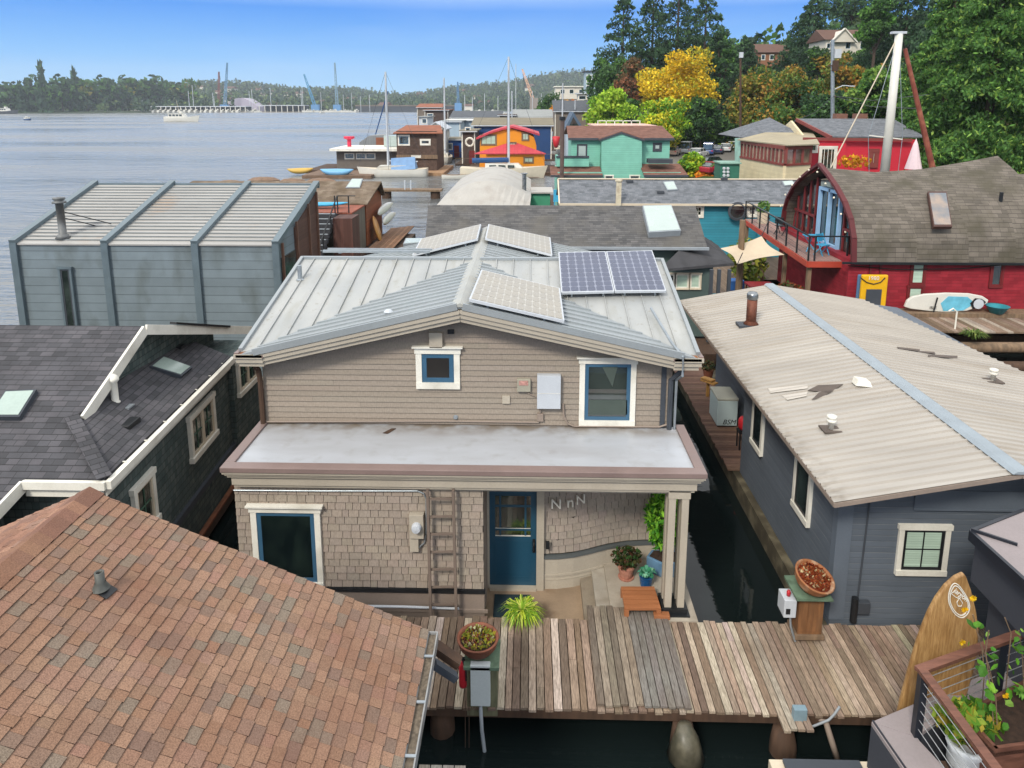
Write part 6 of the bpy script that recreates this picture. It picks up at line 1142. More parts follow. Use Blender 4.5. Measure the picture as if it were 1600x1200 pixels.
b = MB(); b.box(18.8, 30, 60, 76, .3, .5); b.build('base', M_conc, hg); b = MB(); b.prism([AY(1149, 290, 67), AY(1157, 290, 66), AY(1157, 216, 66), AY(1149, 216, 67)], (0, .2, 0)); b.build('side_porch', paint('mint_trim', '9ac0b4', .6), hg)
t = thing('meter_shed', 'dark green meter shed with round meters below the cream house', 'shed', AY(1140, 290, 62)); b = MB(); a, c_ = AY(1124, 290, 62), AY(1156, 256, 62); b.box(a.x, c_.x, 62, 64, .4, c_.z); b.build('wall', paint('dark_green', '2f6a58', .6), t); b = MB(); b.box(a.x-.1, c_.x+.1, 61.8, 64.1, c_.z, c_.z+.12); b.build('roof', paint('pale_green', '7fa394', .6), t)
for i in range(2):
    for j in range(3): c = AY(1131+i*6, 263+j*5.5, 61.95); b = MB(); b.lathe([(.13, 0), (.13, .12), (0, .15)], c, 10, tilt=Matrix.Rotation(R(90), 3, 'X')); b.build('meter', M_lgrey, t)
hf = thing('red_house', 'bright red house with grey gable roof and sliding door behind the barn roof', 'house', (30, 62, 0)); M_redw = paint('red_stucco', 'c02638', .6, .08, .7, bump=0)
FY = 62.; b = MB(); b.box(AY(1258, 250, FY).x, AY(1427, 250, FY).x, FY, FY+.49, .5, AY(1300, 218, FY).z); b.box(AY(1258, 250, FY).x, AY(1318, 250, FY).x, FY-.3, FY-.001, .5, AY(1300, 222, FY).z); b.box(23.5, 33.5, 62.5, 70, .5, AY(1300, 222, 62.5).z); b.build('wall', M_redw, hf)
z_ = AY(1300, 215, 62).z; b = MB(); rl, rr = AY(1245, 187, 68), AY(1385, 187, 68); b.prism([(rl.x+.8, 62, z_), (34, 62, z_), (rr.x+.6, 68, rl.z), (rl.x, 68, rl.z)], (0, 0, .1)); b.prism([(rl.x, 68, rl.z), (rr.x+.6, 68, rl.z), (34, 74, z_), (rl.x+.8, 74, z_)], (0, 0, .1)); b.build('roof', M_gsh2, hf)
b = MB(); b.beam(Vector((rl.x+.8, 61.9, z_)), Vector((rl.x-.05, 68, rl.z)), .15, .3); b.beam(AY(1255, 217, 61.6), AY(1425, 219, 61.6), .2, .25); b.build('fascia', M_mar, hf)
w_(hf, 1262, 1276, 226, 236, 61.7, trim=M_white, sash=M_white, gl=M_glass, tw=.15, sw=.08) ; w_(hf, 1280, 1306, 231, 266, 61.5 if 0 else 61.6, trim=M_white, sash=M_white, gl=M_glass, tw=.15, sw=.12, nx=4); w_(hf, 1362, 1368, 238, 256, 61.9, trim=M_mar, sash=M_mar, gl=M_blind, tw=.3, sw=.1); w_(hf, 1395, 1420, 233, 235, 62.8, trim=M_lgrey, sash=M_lgrey, tw=.12, sw=.1)
for px in (1313, 1344): a = AY(px, 186, 69); b = MB(); b.box(a.x-.5, a.x+.5, 68.6, 69.6, a.z-1.6, a.z+.5); b.build('chimney', paint('chimney_brick', '7a5648', .9, .2, 4), hf)
b = MB(); b.box(22, 36, 60, 75, .3, .6); b.build('base', M_conc, hf)
tag(crown_blob('yellow_shrub', AY(1335, 252, 59.5), .7, 200, .2, ('d9a020', 'c98a18'), 51, None, sq=(2, 1, .8)), 'small golden shrub on the terrace of the red house', 'shrub')
a = AY(1427, 262, 56); t = thing('patio_umbrella', 'closed pale pink patio umbrella behind the curved barn roof', 'umbrella', (a.x, 56, a.z-1.6)); b = MB(); b.lathe([(.62, -.1), (.5, .4), (.32, 1.2), (.25, 1.5), (.18, 1.8), (.05, 2.15), (0, 2.3)], (a.x, 56, a.z), 12); b.build('canopy', paint('pink_canvas', 'd8c2c6', .8, .06, 3), t); b = MB(); b.tube([(a.x, 56, a.z-1.6), (a.x, 56, a.z)], .04, 6); b.build('pole', M_wood, t)
# tall white mast and brown boom
t = thing('ship_mast', 'tall thick white mast with stays rising beyond the barn roof', 'mast', AY(1382, 285, 48)); p0, p1 = AY(1380, 290, 48), AY(1405, 53, 48); b = MB(); b.tube([p0, p1], [.30, .24], 12); b.build('mast', M_wboat, t, smooth=True); b = MB(); b.box(p1.x-.5, p1.x+.4, p1.y-.2, p1.y+.2, p1.z, p1.z+.15); b.build('masthead', M_lgrey, t); b = MB(); q = AY(1384, 214, 48); b.beam(q-Vector((1.1, 0, -.1)), q+Vector((1.1, 0, -.15)), .07, .07); b.build('spreader', M_white, t)
b = MB(); b.tube([p1, AY(1298, 262, 48)], .045, 5); b.build('forestay', M_cream, t)
for dx in (-1.15, 1.1): b = MB(); b.tube([p1, q+Vector((dx, 0, 0)), p0+Vector((dx*.8, 0, 0))], .022, 4); b.build('shroud', M_galv, t)
t = thing('derrick_boom', 'slim red brown wooden boom leaning from the top of the white mast', 'boom', AY(1456, 255, 50)); b = MB(); b.tube([AY(1457, 262, 50), AY(1414, 76, 50)], [.20, .13], 10); b.build('spar', paint('red_brown_spar', '7d4032', .6, .25, 3, dirt='a86a50'), t); b = MB(); b.tube([AY(1414, 76, 50), AY(1409, 60, 49)], .04, 5); b.build('cable', M_black, t)

# ================================================================= BOATS
def hull(B, L_, Bm, Hh, n=16, bow=.35, stern=.75, keel=-.35, sheer=.25):
    rows = []
    for i in range(n+1):
        t_ = i/n; hb = Bm/2*(min(1, (t_/.35)**.5*(1-stern)+stern) if t_ < .35 else max(.02, (1-((t_-.35)/.65)**2.3))); sh = Hh*(1+sheer*(abs(t_-.4)/.6)**2*1.2); x = -L_/2+L_*t_; rk = bow*Hh*(t_**6)
        sec = [(0, keel), (.55, keel*.7), (.86, .08), (.97, sh*.55), (1, sh)]
        pts = [(x+rk*(z/Hh if z > 0 else 0), hb*w, z) for w, z in sec]; rows.append(pts)
    k = 5; V = []
    for r_ in rows: V += [(x, -y, z) for x, y, z in r_[::-1]]+[(x, y, z) for x, y, z in r_[1:]]
    w = 9; f = [(i*w+j, i*w+j+1, (i+1)*w+j+1, (i+1)*w+j) for i in range(n) for j in range(w-1)]; f += [tuple(range(w))[::-1]]
    B.add(V, f); D = MB(); D.add([v for i in range(n+1) for v in (rows[i][4], (rows[i][4][0], -rows[i][4][1], rows[i][4][2]))], [(2*i, 2*i+1, 2*i+3, 2*i+2) for i in range(n)]); return D, rows
def sailboat(label, P, rz, L_=8.4, mast=14, name='sailboat', hullm=None, cover=None, tarp=None, cabin=None, group=None, boot=None):
    t = thing(name, label, 'boat', (0, 0, 0), group); b = MB(); D, rows = hull(b, L_, L_*.31, L_*.115); b.build('hull', hullm or M_wboat, t, smooth=True); D.build('deck', M_cream, t)
    hh = L_*.115; b = MB()
    for sx in (0,): b.prism([(-L_*.2, -L_*.09, hh), (L_*.25, -L_*.06, hh*1.1), (L_*.2, -L_*.05, hh*1.5), (-L_*.2, -L_*.08, hh*1.55), ], (0, L_*.16, 0))
    cb = b.build('cabin', cabin or M_wboat, t); b = MB()
    for k in range(3): x = -L_*.15+k*L_*.11; b.box(x, x+L_*.08, -L_*.094-.0, -L_*.075, hh*1.15, hh*1.4)
    b.build('cabin_window', M_glass, cb)
    b = MB(); b.tube([(L_*.08, 0, hh), (L_*.08, 0, mast)], [.17, .12], 8); b.build('mast', M_lgrey, t)
    b = MB(); b.tube([(L_*.08, 0, hh+1.1), (-L_*.36, 0, hh+1.0)], .34 if cover else .09, 8); b.build('boom', cover or M_lgrey, t)
    for p_, q_ in (((L_*.08, 0, mast), (L_*.53, 0, hh*1.2)), ((L_*.08, 0, mast), (-L_*.49, 0, hh*1.2)), ((L_*.08, 0, mast*.95), (L_*.05, L_*.14, hh)), ((L_*.08, 0, mast*.95), (L_*.05, -L_*.14, hh))): b = MB(); b.tube([p_, q_], .02, 4); b.build('stay', M_dkgrey, t)
    b = MB(); b.beam((L_*.08, -.6, mast*.62), (L_*.08, .6, mast*.62), .05, .04); b.build('spreader', M_lgrey, t)
    if boot: b = MB(); D2, r2 = hull(b, L_*.985, L_*.305, .12, keel=-.3, sheer=0); b.build('boot_stripe', boot, t)
    if tarp: b = MB(); b.prism([(-L_*.34, -L_*.12, hh*1.1), (-L_*.34, L_*.12, hh*1.1), (-L_*.32, 0, hh*2.6)], (L_*.36, 0, -.2)); b.build('tarp', tarp, t)
    t.location = P; t.rotation_euler = (0, 0, rz); return t
sb1 = sailboat('white sailboat with a pale blue boom tarp moored beside the brown shingled boathouse', (-18.0, 93, 0), pi, 8.9, 13.6, tarp=M_tarp)
b = MB(); b.tube([(.9, 0, 13.0), (4.7, 0, 1.4)], .15, 6); b.build('furled_sail', M_navy, sb1) 
sb2 = sailboat('cream hulled motor sailer with a navy sail cover in front of the orange house', (-3.6, 92, 0), 0, 10.8, 15.4, cover=M_navy, hullm=paint('cream_hull', 'cfc7b4', .4, .06, 2), boot=M_dred)
b = MB(); b.prism([(-3.2, -1.0, 1.2), (.6, -1.0, 1.2), (.2, -1.0, 2.3), (-3.0, -1.0, 2.3)], (0, 2, 0)); ph = b.build('pilot_house', M_wboat, sb2); b = MB()
for k in range(3): b.box(-2.8+k*.95, -2.0+k*.95, -1.03, -1.001, 1.6, 2.1)
b.build('pilot_window', M_glass, ph); b = MB(); b.tube([(1.1, 0, 14.9), (5.6, 0, 1.9)], .16, 6); b.build('furled_sail', M_navy, sb2)
t = thing('dinghy', 'small cream dinghy beside the motor sailer', 'boat', (0, 0, 0)); b = MB(); D, _ = hull(b, 3.6, 1.4, .5); b.build('hull', M_wboat, t, smooth=True); D.build('deck', M_wood, t); t.location = (-9.5, 90.6, 0); b = MB(); b.tube([(-1.7, 0, .5), (-1.7, 0, 2.3), (-1.3, 0, 2.5)], .12, 6); b.build('outboard', M_navy, t)
for i, (x, y, h, lab) in enumerate(((-14.2, 118, 13.8, 'white bare pole mast standing behind the brown shingled boathouse'), (-3.4, 135, 12.0, 'thin brown mast left of the orange house'), (6.4, 140, 13.6, 'white mast standing behind the orange house on its right'), (9.5, 150, 10.5, 'short pale mast above the blue boathouse'))): sailboat(lab, (x, y, 0), R(90), 8.5, h, name='moored_sailboat')

# ================================================================= BROWN BOATHOUSE I, ORANGE HOUSE H and the floating homes behind
M_bsh = shingle('brown_cedar_shakes', ('4f4039', '5c4b42', '463831', '665248'), .2, .2, .35); M_rust = paint('rust_roof', '8a5640', .9, .25, 1.2, bump=0)
hi = thing('brown_boathouse', 'two storey dark brown shingled boathouse with rusty roof beside the white sailboat', 'boathouse', (-15, 100, 0)); q = lambda px, py, y=98.: AY(px, py, y)
b = MB(); a, c_ = q(621, 268), q(682, 205); b.box(a.x, c_.x, 98, 106, .4, c_.z); b.build('wall', M_bsh, hi); b = MB(); a2, c2 = q(614, 209, 97.4), q(692, 209, 97.4); b.prism([(a2.x, 97.4, a2.z), (c2.x, 97.4, a2.z), (c2.x-1, 103, a2.z+.9), (a2.x+.9, 103, a2.z+.9)], (0, 0, .12)); b.build('roof', M_rust, hi)
b = MB(); a, c_ = q(621, 248), q(684, 242); b.box(a.x-.1, c_.x, 97.8, 97.99, a.z, c_.z); b.build('belt_board', M_wood, hi); b = MB(); a = q(620, 270); b.box(a.x-1.5, q(698, 270).x, 94.6, 107, -.1, .4); b.build('float_hull', paint('tan_float', '9a7a5c', .9, .2), hi)
w_(hi, 624, 638, 213, 225, 98, tw=.2, sw=.1, nx=2); w_(hi, 659, 670, 220, 224, 98, tw=.25, sw=.1, sash=M_dkgrey); w_(hi, 643, 657, 243, 246, 97.8, tw=.05, sw=.05, gl=M_white, sash=M_white)
hj = thing('low_boathouse', 'long low grey boathouse with white flat roof and red vent at the lake edge', 'boathouse', (-26, 102, 0)); b = MB(); a, c_ = q(527, 270, 101), q(622, 236, 101); b.box(a.x, c_.x, 101, 108, .4, c_.z); b.build('wall', paint('grey_brown_wall', '6a625a', .7, .15), hj); b = MB(); a, c_ = q(516, 236, 100), q(624, 230, 100); b.box(a.x, c_.x, 99.6, 109, a.z, a.z+.35); b.build('roof', M_white, hj)
for x0 in (540, 558, 573): w_(hj, x0, x0+12, 241, 247, 101, tw=.15, sw=.1, nx=2)
b = MB(); p = AY(546, 229, 104); b.lathe([(.3, 0), (.3, 1.0), (.8, 1.2), (.8, 1.5), (0, 1.5)], p, 12); b.build('roof_vent', paint('pink_red', 'cf3350', .5), hj); b = MB(); a = q(527, 270, 100); b.box(a.x-4, -21, 98, 109, -.1, .4); b.build('float_hull', M_woodd, hj); b = MB(); a, c_ = q(600, 229, 104), q(620, 212, 104); b.box(a.x, c_.x, 104, 107, a.z, c_.z); b.build('glass_room', M_skyw, hj)
ht = thing('grey_shed_house', 'grey metal sided shed roofed home at the lake edge behind the low boathouse', 'house', (-26, 112, 0)); b = MB(); p = [AY(560, 232, 112), AY(606, 232, 112), AY(606, 211, 112), AY(577, 212, 112), AY(562, 222, 112)]; b.prism(p, (0, 8, 0)); b.build('wall', lap('grey_metal_wall', '7f8284', .4, .05, vertical=True), ht); b = MB(); b.box(-27, -19, 112, 120, -.1, 2.4); b.build('float_hull', M_dkgrey, ht); w_(ht, 590, 600, 217, 232, 111.9, tw=.2, sw=.2, gl=M_rust, trim=M_rust, sash=M_rust)
kayak('sky blue upturned hull on the float beside the white sailboat', (-27.4, 91.5, .7), (-23.0, 91.5, .7), 1.5, paint('faded_blue', '6fa6cc', .5, .12, 1), 'upturned_hull', 1.0); kayak('yellow upturned hull at the lake edge', (-33, 95, .5), (-29.5, 95.5, .6), 1.2, paint('faded_yellow', 'c2a050', .6, .15, 1), 'upturned_hull', .8)
b = MB(); b.box(-29.5, -20.5, 90.4, 97.8, .0, .42); tag(b.build('moorage_float', paint('brown_float', '6f5a4a', .9, .3, 2)), 'brown timber float under the sky blue hull', 'dock')
b = MB(); r_ = random.Random(5)
for i in range(14): b.sphere((r_.uniform(-36, -25), r_.uniform(78, 88), .0), r_.uniform(.5, 1.3), 7, 5, sq=(1.6, 1, .5))
tag(b.build('debris_raft', paint('debris_brown', '7a6453', .9, .3, 2)), 'heap of driftwood and rocks floating at the lake edge', 'rocks', kind='stuff')
ho = thing('orange_house', 'bright orange floating home with red curved roofs behind the navy sail cover', 'house', (-2, 98, 0)); M_or = paint('orange_wall', 'd88a18', .6, .06, 1, bump=0); M_rr = lap('red_metal_roof', 'b8404a', .5, .06, vertical=True, dark=.3)
OY = 99.; b = MB(); q = lambda px, py, y=OY: AY(px, py, y); b.prism([q(749, 270), q(838, 270), q(838, 228), q(834, 214), q(820, 207), q(797, 201), q(772, 207), q(750, 216)], (0, 8, 0)); a, c_ = q(760, 262, 96), q(851, 241, 96); b.box(a.x, c_.x, 96, OY-.01, .4, c_.z); b.build('wall', M_or, ho)
b = MB(); top = [(744, 215), (765, 206), (785, 200), (800, 197), (820, 202), (843, 209)]
for (x0, y0), (x1, y1) in zip(top, top[1:]): p0, p1 = q(x0, y0, OY-.4), q(x1, y1, OY-.4); b.prism([p0, p1, p1-Vector((0, 0, .28)), p0-Vector((0, 0, .28))], (0, 9, 0))
b.build('roof', M_rr, ho); b = MB(); p = [q(741, 241, 95.6), q(853, 241, 95.6), q(806, 224, OY-.02), q(796, 224, OY-.02)]; b.prism(p, (0, 0, .12)); b.build('lower_roof', M_rr, ho)
for x0, x1, y0, y1, Y in ((752, 775, 211, 226, OY), (816, 826, 208, 219, OY), (796, 806, 223, 232, OY-.6), (819, 833, 246, 254, 96)): w_(ho, x0, x1, y0, y1, Y, trim=M_wood, sash=M_wood, gl=M_blind, tw=.1, sw=.12, nx=3 if x1-x0 > 20 else 2)
b = MB(); b.box(-9, 4, 95, 108, -.1, .4); b.build('float_hull', M_woodd, ho)
def home(label, x0, x1, yt, yb, Y, D_, roofm, wallm, rise=0., wins=(), name='floating_house', over=.4, roofh=.15):
    t = thing(name, label, 'house'); a, c_ = AY(x0, yb, Y), AY(x1, yt, Y); xs0, xs1, zt = a.x, c_.x, c_.z; t.location = ((xs0+xs1)/2, Y, 0)
    b = MB(); b.box(xs0, xs1, Y, Y+D_, .2, zt); b.build('wall', wallm, t); b = MB()
    if rise > 0: b.prism([(xs0-over, Y-over, zt), ((xs0+xs1)/2, Y-over, zt+rise), (xs1+over, Y-over, zt), (xs1+over, Y-over, zt+.15), ((xs0+xs1)/2, Y-over, zt+rise+.18), (xs0-over, Y-over, zt+.15)], (0, D_+2*over, 0)); 
    elif rise < 0: b.prism([(xs0-over, Y-over, zt), (xs1+over, Y-over, zt), (xs1+over, Y+D_*.6, zt-rise), (xs0-over, Y+D_*.6, zt-rise)], (0, 0, .12)); 
    else: b.box(xs0-over, xs1+over, Y-over, Y+D_+over, zt, zt+roofh)
    b.build('roof', roofm, t)
    if rise > 0: b = MB(); b.prism([(xs0, Y, zt), ((xs0+xs1)/2, Y, zt+rise), (xs1, Y, zt)][::-1], (0, D_, 0)); b.build('gable_wall', wallm, t)
    for w in wins: w_(t, *w, Y, tw=.15, sw=.12)
    b = MB(); b.box(xs0-1, xs1+1, Y-1.2, Y+D_+1, -.1, .2); b.build('float_hull', M_woodd, t)
    if zt > 2 and xs1-xs0 > 2:
        b = MB(); b.box(xs0-over, xs1+over, Y-over-.12, Y-over-.01, zt-.12, zt+.04); b.build('gutter', M_lgrey, t); b = MB(); b.box(xs0-.02, xs0+.14, Y-.05, Y-.001, .2, zt-.01); b.box(xs1-.14, xs1+.02, Y-.05, Y-.001, .2, zt-.01); b.build('corner_trim', M_white, t)
        xd = xs0+(xs1-xs0)*.55; b = MB(); b.box(xd, xd+.9, Y-.06, Y-.001, .25, min(2.3, zt-.2)); b.build('door', M_dred, t)
        b = MB(); b.beam((xs0-.9, Y-1.15, 1.15), (xs1+.9, Y-1.15, 1.15), .06, .06)
        for i in range(int(xs1-xs0)+2): x = xs0-.9+i*(xs1-xs0+1.8)/(int(xs1-xs0)+1); b.box(x-.03, x+.03, Y-1.18, Y-1.12, .2, 1.12)
        b.build('railing', M_wood, t)
    return t
M_bl = paint('cobalt_wall', '2457a0', .6, .1, 1); M_nv = paint('navy_boathouse', '1d3f6e', .6, .1, 1); M_gb = paint('grey_brown', '70665c', .8, .15, .8, bump=0); M_lb = paint('light_blue_grey', '9aacb8', .6, .08, 1, bump=0); M_gr = paint('grey_flat_roof', '8a8d8c', .8, .12, .5, bump=0)
M_mg = paint('mossy_grey_roof', '77705f', .9, .15, .5, bump=0); M_db = paint('dark_brown_wall', '4a3c36', .8, .2, 1, bump=0)
home('navy blue boathouse with a long mossy grey roof behind the orange house', 740, 862, 196, 235, 122, 12, M_mg, M_nv, -1.1); home('dark brown small home beside the life ring left of the orange house', 722, 742, 205, 245, 112, 9, M_mg, M_db, 0, [(728, 734, 200, 205)])
home('cobalt blue low home between the brown boathouse and the orange house', 694, 722, 218, 245, 126, 8, M_mg, M_bl, 0, [(700, 706, 225, 233)]); home('light blue grey flat roofed home behind the cobalt blue one', 690, 719, 190, 215, 140, 9, M_gr, M_lb, 0, [(691, 696, 194, 204)]); home('white gabled home behind the rusty boathouse roof', 668, 694, 203, 230, 120, 8, M_lgrey, M_white, 1.2)
home('wide slate blue roofed moorage shed at the middle of the row', 705, 782, 184, 198, 175, 14, M_dkgrey, M_lb, -1.5); home('pale grey roofed shed at the right end of the moorage row', 802, 862, 183, 196, 165, 14, M_gr, M_gb, -1.6); home('red brown timber house at the left end of the far row', 664, 700, 172, 195, 190, 12, M_rust, M_db, 0, [(668, 676, 178, 186)]); home('white roofed narrow home in the far row', 698, 742, 188, 194, 150, 9, M_white, M_lb, 0)
home('black roofed long home below the hill apartments', 867, 935, 174, 200, 150, 14, M_dkgrey, M_gb, -2.2); home('small tan home with a brown block roof in the far row', 780, 804, 180, 196, 160, 10, M_db, M_gb, 0); home('low brown roofed home at the far lake end of the row', 652, 690, 168, 182, 240, 14, M_rust, M_gb, -1.2)
home('white trimmed grey home left of the timber house', 655, 668, 183, 200, 155, 9, M_gr, M_lgrey, 0, [(660, 666, 186, 192)])
t = thing('a_frame_house', 'small blue grey A frame roof behind the mint green house', 'house', AY(897, 205, 90)); b = MB(); b.prism([AY(883, 200, 90), AY(911, 200, 90), AY(896, 175, 90)], (0, 8, 0)); b.build('roof', paint('a_frame_blue', '46586a', .6, .1), t); b = MB(); a, c_ = AY(885, 230, 90), AY(909, 200, 90); b.box(a.x, c_.x, 90.2, 98, .2, c_.z); b.build('wall', M_lb, t); b = MB(); b.prism([AY(889, 198, 89.9), AY(905, 198, 89.9), AY(896, 183, 89.9)], (0, .06, 0)); b.build('gable_glazing', M_glass, t)
home('pale pink roofed home with white roof rail behind the mint green house', 932, 1020, 198, 215, 80, 8, paint('pink_roof', 'c9a698', .8), M_cream, 0, name='pink_roofed_house'); b = MB(); a, c_ = AY(934, 198, 80), AY(1000, 188, 80)
for i in range(6): x = a.x+(c_.x-a.x)*i/5; b.box(x-.05, x+.05, 80, 80.1, a.z, c_.z)
b.box(a.x, c_.x, 80, 80.1, c_.z-.1, c_.z); tag(b.build('roof_railing', M_white), 'white railing standing on the pale pink roof', 'railing')
kayak('upturned red buoy hull behind the tall flue pipe', AY(863, 222, 95), AY(875, 222, 95), 1.0, M_red, 'buoy', 1.6)
b = MB(); c = AY(734, 222, 108); B2 = MB(); pts = [c+Vector((.6*cos(a), 0, .6*sin(a))) for a in [2*pi*i/16 for i in range(17)]]; B2.tube(pts, .16, 6); tag(B2.build('life_ring', M_white), 'white life ring hanging on the dark brown home', 'life ring')

# ================================================================= TREES
def leafmesh(name, P, size, cols, seed, aspect=1.7, droop=0., clump=None):
    rs = np.random.RandomState(seed); lin = np.array([H(x)[:3] for x in cols]); n = len(P)
    co = lin[np.where(rs.rand(n) < .55, clump if clump is not None else 0, rs.randint(0, 99, n)) % len(lin)]*rs.uniform(.75, 1.75, (n, 1)); return leafcards(P, size, rs, aspect, droop), co
def broad_pts(seed, h, r, n, lo=.22, nc=34, tall=1.):
    rs = np.random.RandomState(seed); cs = []
    for i in range(nc):
        v = rs.normal(size=3); v /= np.linalg.norm(v); k = rs.uniform(.45, 1)
        cs.append((v[0]*r*k*.8, v[1]*r*k*.8, h*(lo+(1-lo)*.5)+v[2]*h*(1-lo)*.5*k*.86))
    cs = np.array(cs); ci = rs.randint(0, nc, n); v = rs.normal(size=(n, 3)); v /= np.linalg.norm(v, axis=1)[:, None]; rr = r*rs.uniform(.24, .40, nc)[ci]
    P = cs[ci]+v*(rr*rs.uniform(.55, 1.05, n))[:, None]*np.array([1, 1, .75]); return P, ci, cs
def conif_pts(seed, h, r, n, lo=.06, nb=110, droop=.28, power=.9):
    rs = np.random.RandomState(seed); hb = lo+(1-lo)*(rs.uniform(0, 1, nb)**1.25); an = rs.uniform(0, 2*pi, nb); Lb = r*((1-hb)/(1-lo))**power*rs.uniform(.65, 1.12, nb)+.03*r
    bi = rs.choice(nb, n, p=(Lb+.1*r)/(Lb+.1*r).sum()); t = rs.uniform(.12, 1, n)**.75; d = Lb[bi]*t; w = Lb[bi]*.16*(1.2-t)+.02*r; side = rs.normal(size=n)*w
    x = np.cos(an[bi])*d-np.sin(an[bi])*side; y = np.sin(an[bi])*d+np.cos(an[bi])*side; z = hb[bi]*h-d*droop*t-np.abs(rs.normal(size=n))*w*.8; return np.stack([x, y, z], 1), bi, None
def make_tree(name, label, kind, P, h, r, cols, seed, n=2500, size=.4, lo=.2, group=None, **k):
    t = thing(name, label, 'tree', (0, 0, 0), group)
    pts, ci, cs = (broad_pts if kind == 'b' else conif_pts)(seed, h, r, n, lo, **k)
    V, co = leafmesh('crown', pts, size, cols, seed, 1.7 if kind == 'b' else 2.3, .15 if kind == 'b' else .9, ci*7 if kind == 'b' else None)
    b = MB(); tr = max(.12, h*.02); b.tube([(0, 0, -1.5), (.05, 0, h*.3), (0, .1, h*(.62 if kind == 'b' else .93))], [tr, tr*.75, tr*.2], 7)
    if kind == 'b':
        for c in cs[:9]: b.tube([(0, 0, h*.28), (c[0]*.5, c[1]*.5, c[2]*.72), tuple(c)], [tr*.5, tr*.3, .03], 5)
    b.build('trunk', M_bark, t); quads_obj('crown', V, co, A_leaf, t); t.location = P; return t
M_bark = paint('bark', '4a3d33', .95, .3, 3)
DARK = ('314b32', '3c5838', '2b4430', '48663c'); MID = ('35552a', '46682f', '2c4a26', '557a35'); CED = ('466b30', '5a8238', '385a2a', '6f903e', '406232', '7f9a46')
YEL = ('c8a61e', 'bc981c', 'd0b42c', '9a982a', 'b09c22'); YG = ('8fae2c', '6f9a2a', 'a8b832', '4f7a28', 'c0b830'); ORG = ('967830', '7a7430', '5f6e2e', 'a8803a', '4f6a2a', '6a702c'); RUS = ('7a5038', '8a5c40', '5a4a30', '4a4a2c')
WIL = ('9ab83a', '86a834', 'b4c848', '6f962e'); RED = ('d08a20', 'd8701c', 'b86a20', 'c89a30')
def hill_tree(name, label, px, ytop, Y, wpx, kind, cols, seed, n=2600, size=None, lo=None, base=None, **k):
    p = AY(px, ytop, Y); gz = ground(p.x, Y) if base is None else base; h = p.z-gz; s_ = Y/1050.; r = wpx*.5*s_
    return make_tree(name, label, kind, (p.x, Y, gz), h, r, cols, seed, int(n*1.9), size or (.20+Y*.0011), (.2 if kind == 'b' else .05) if lo is None else lo, **k)
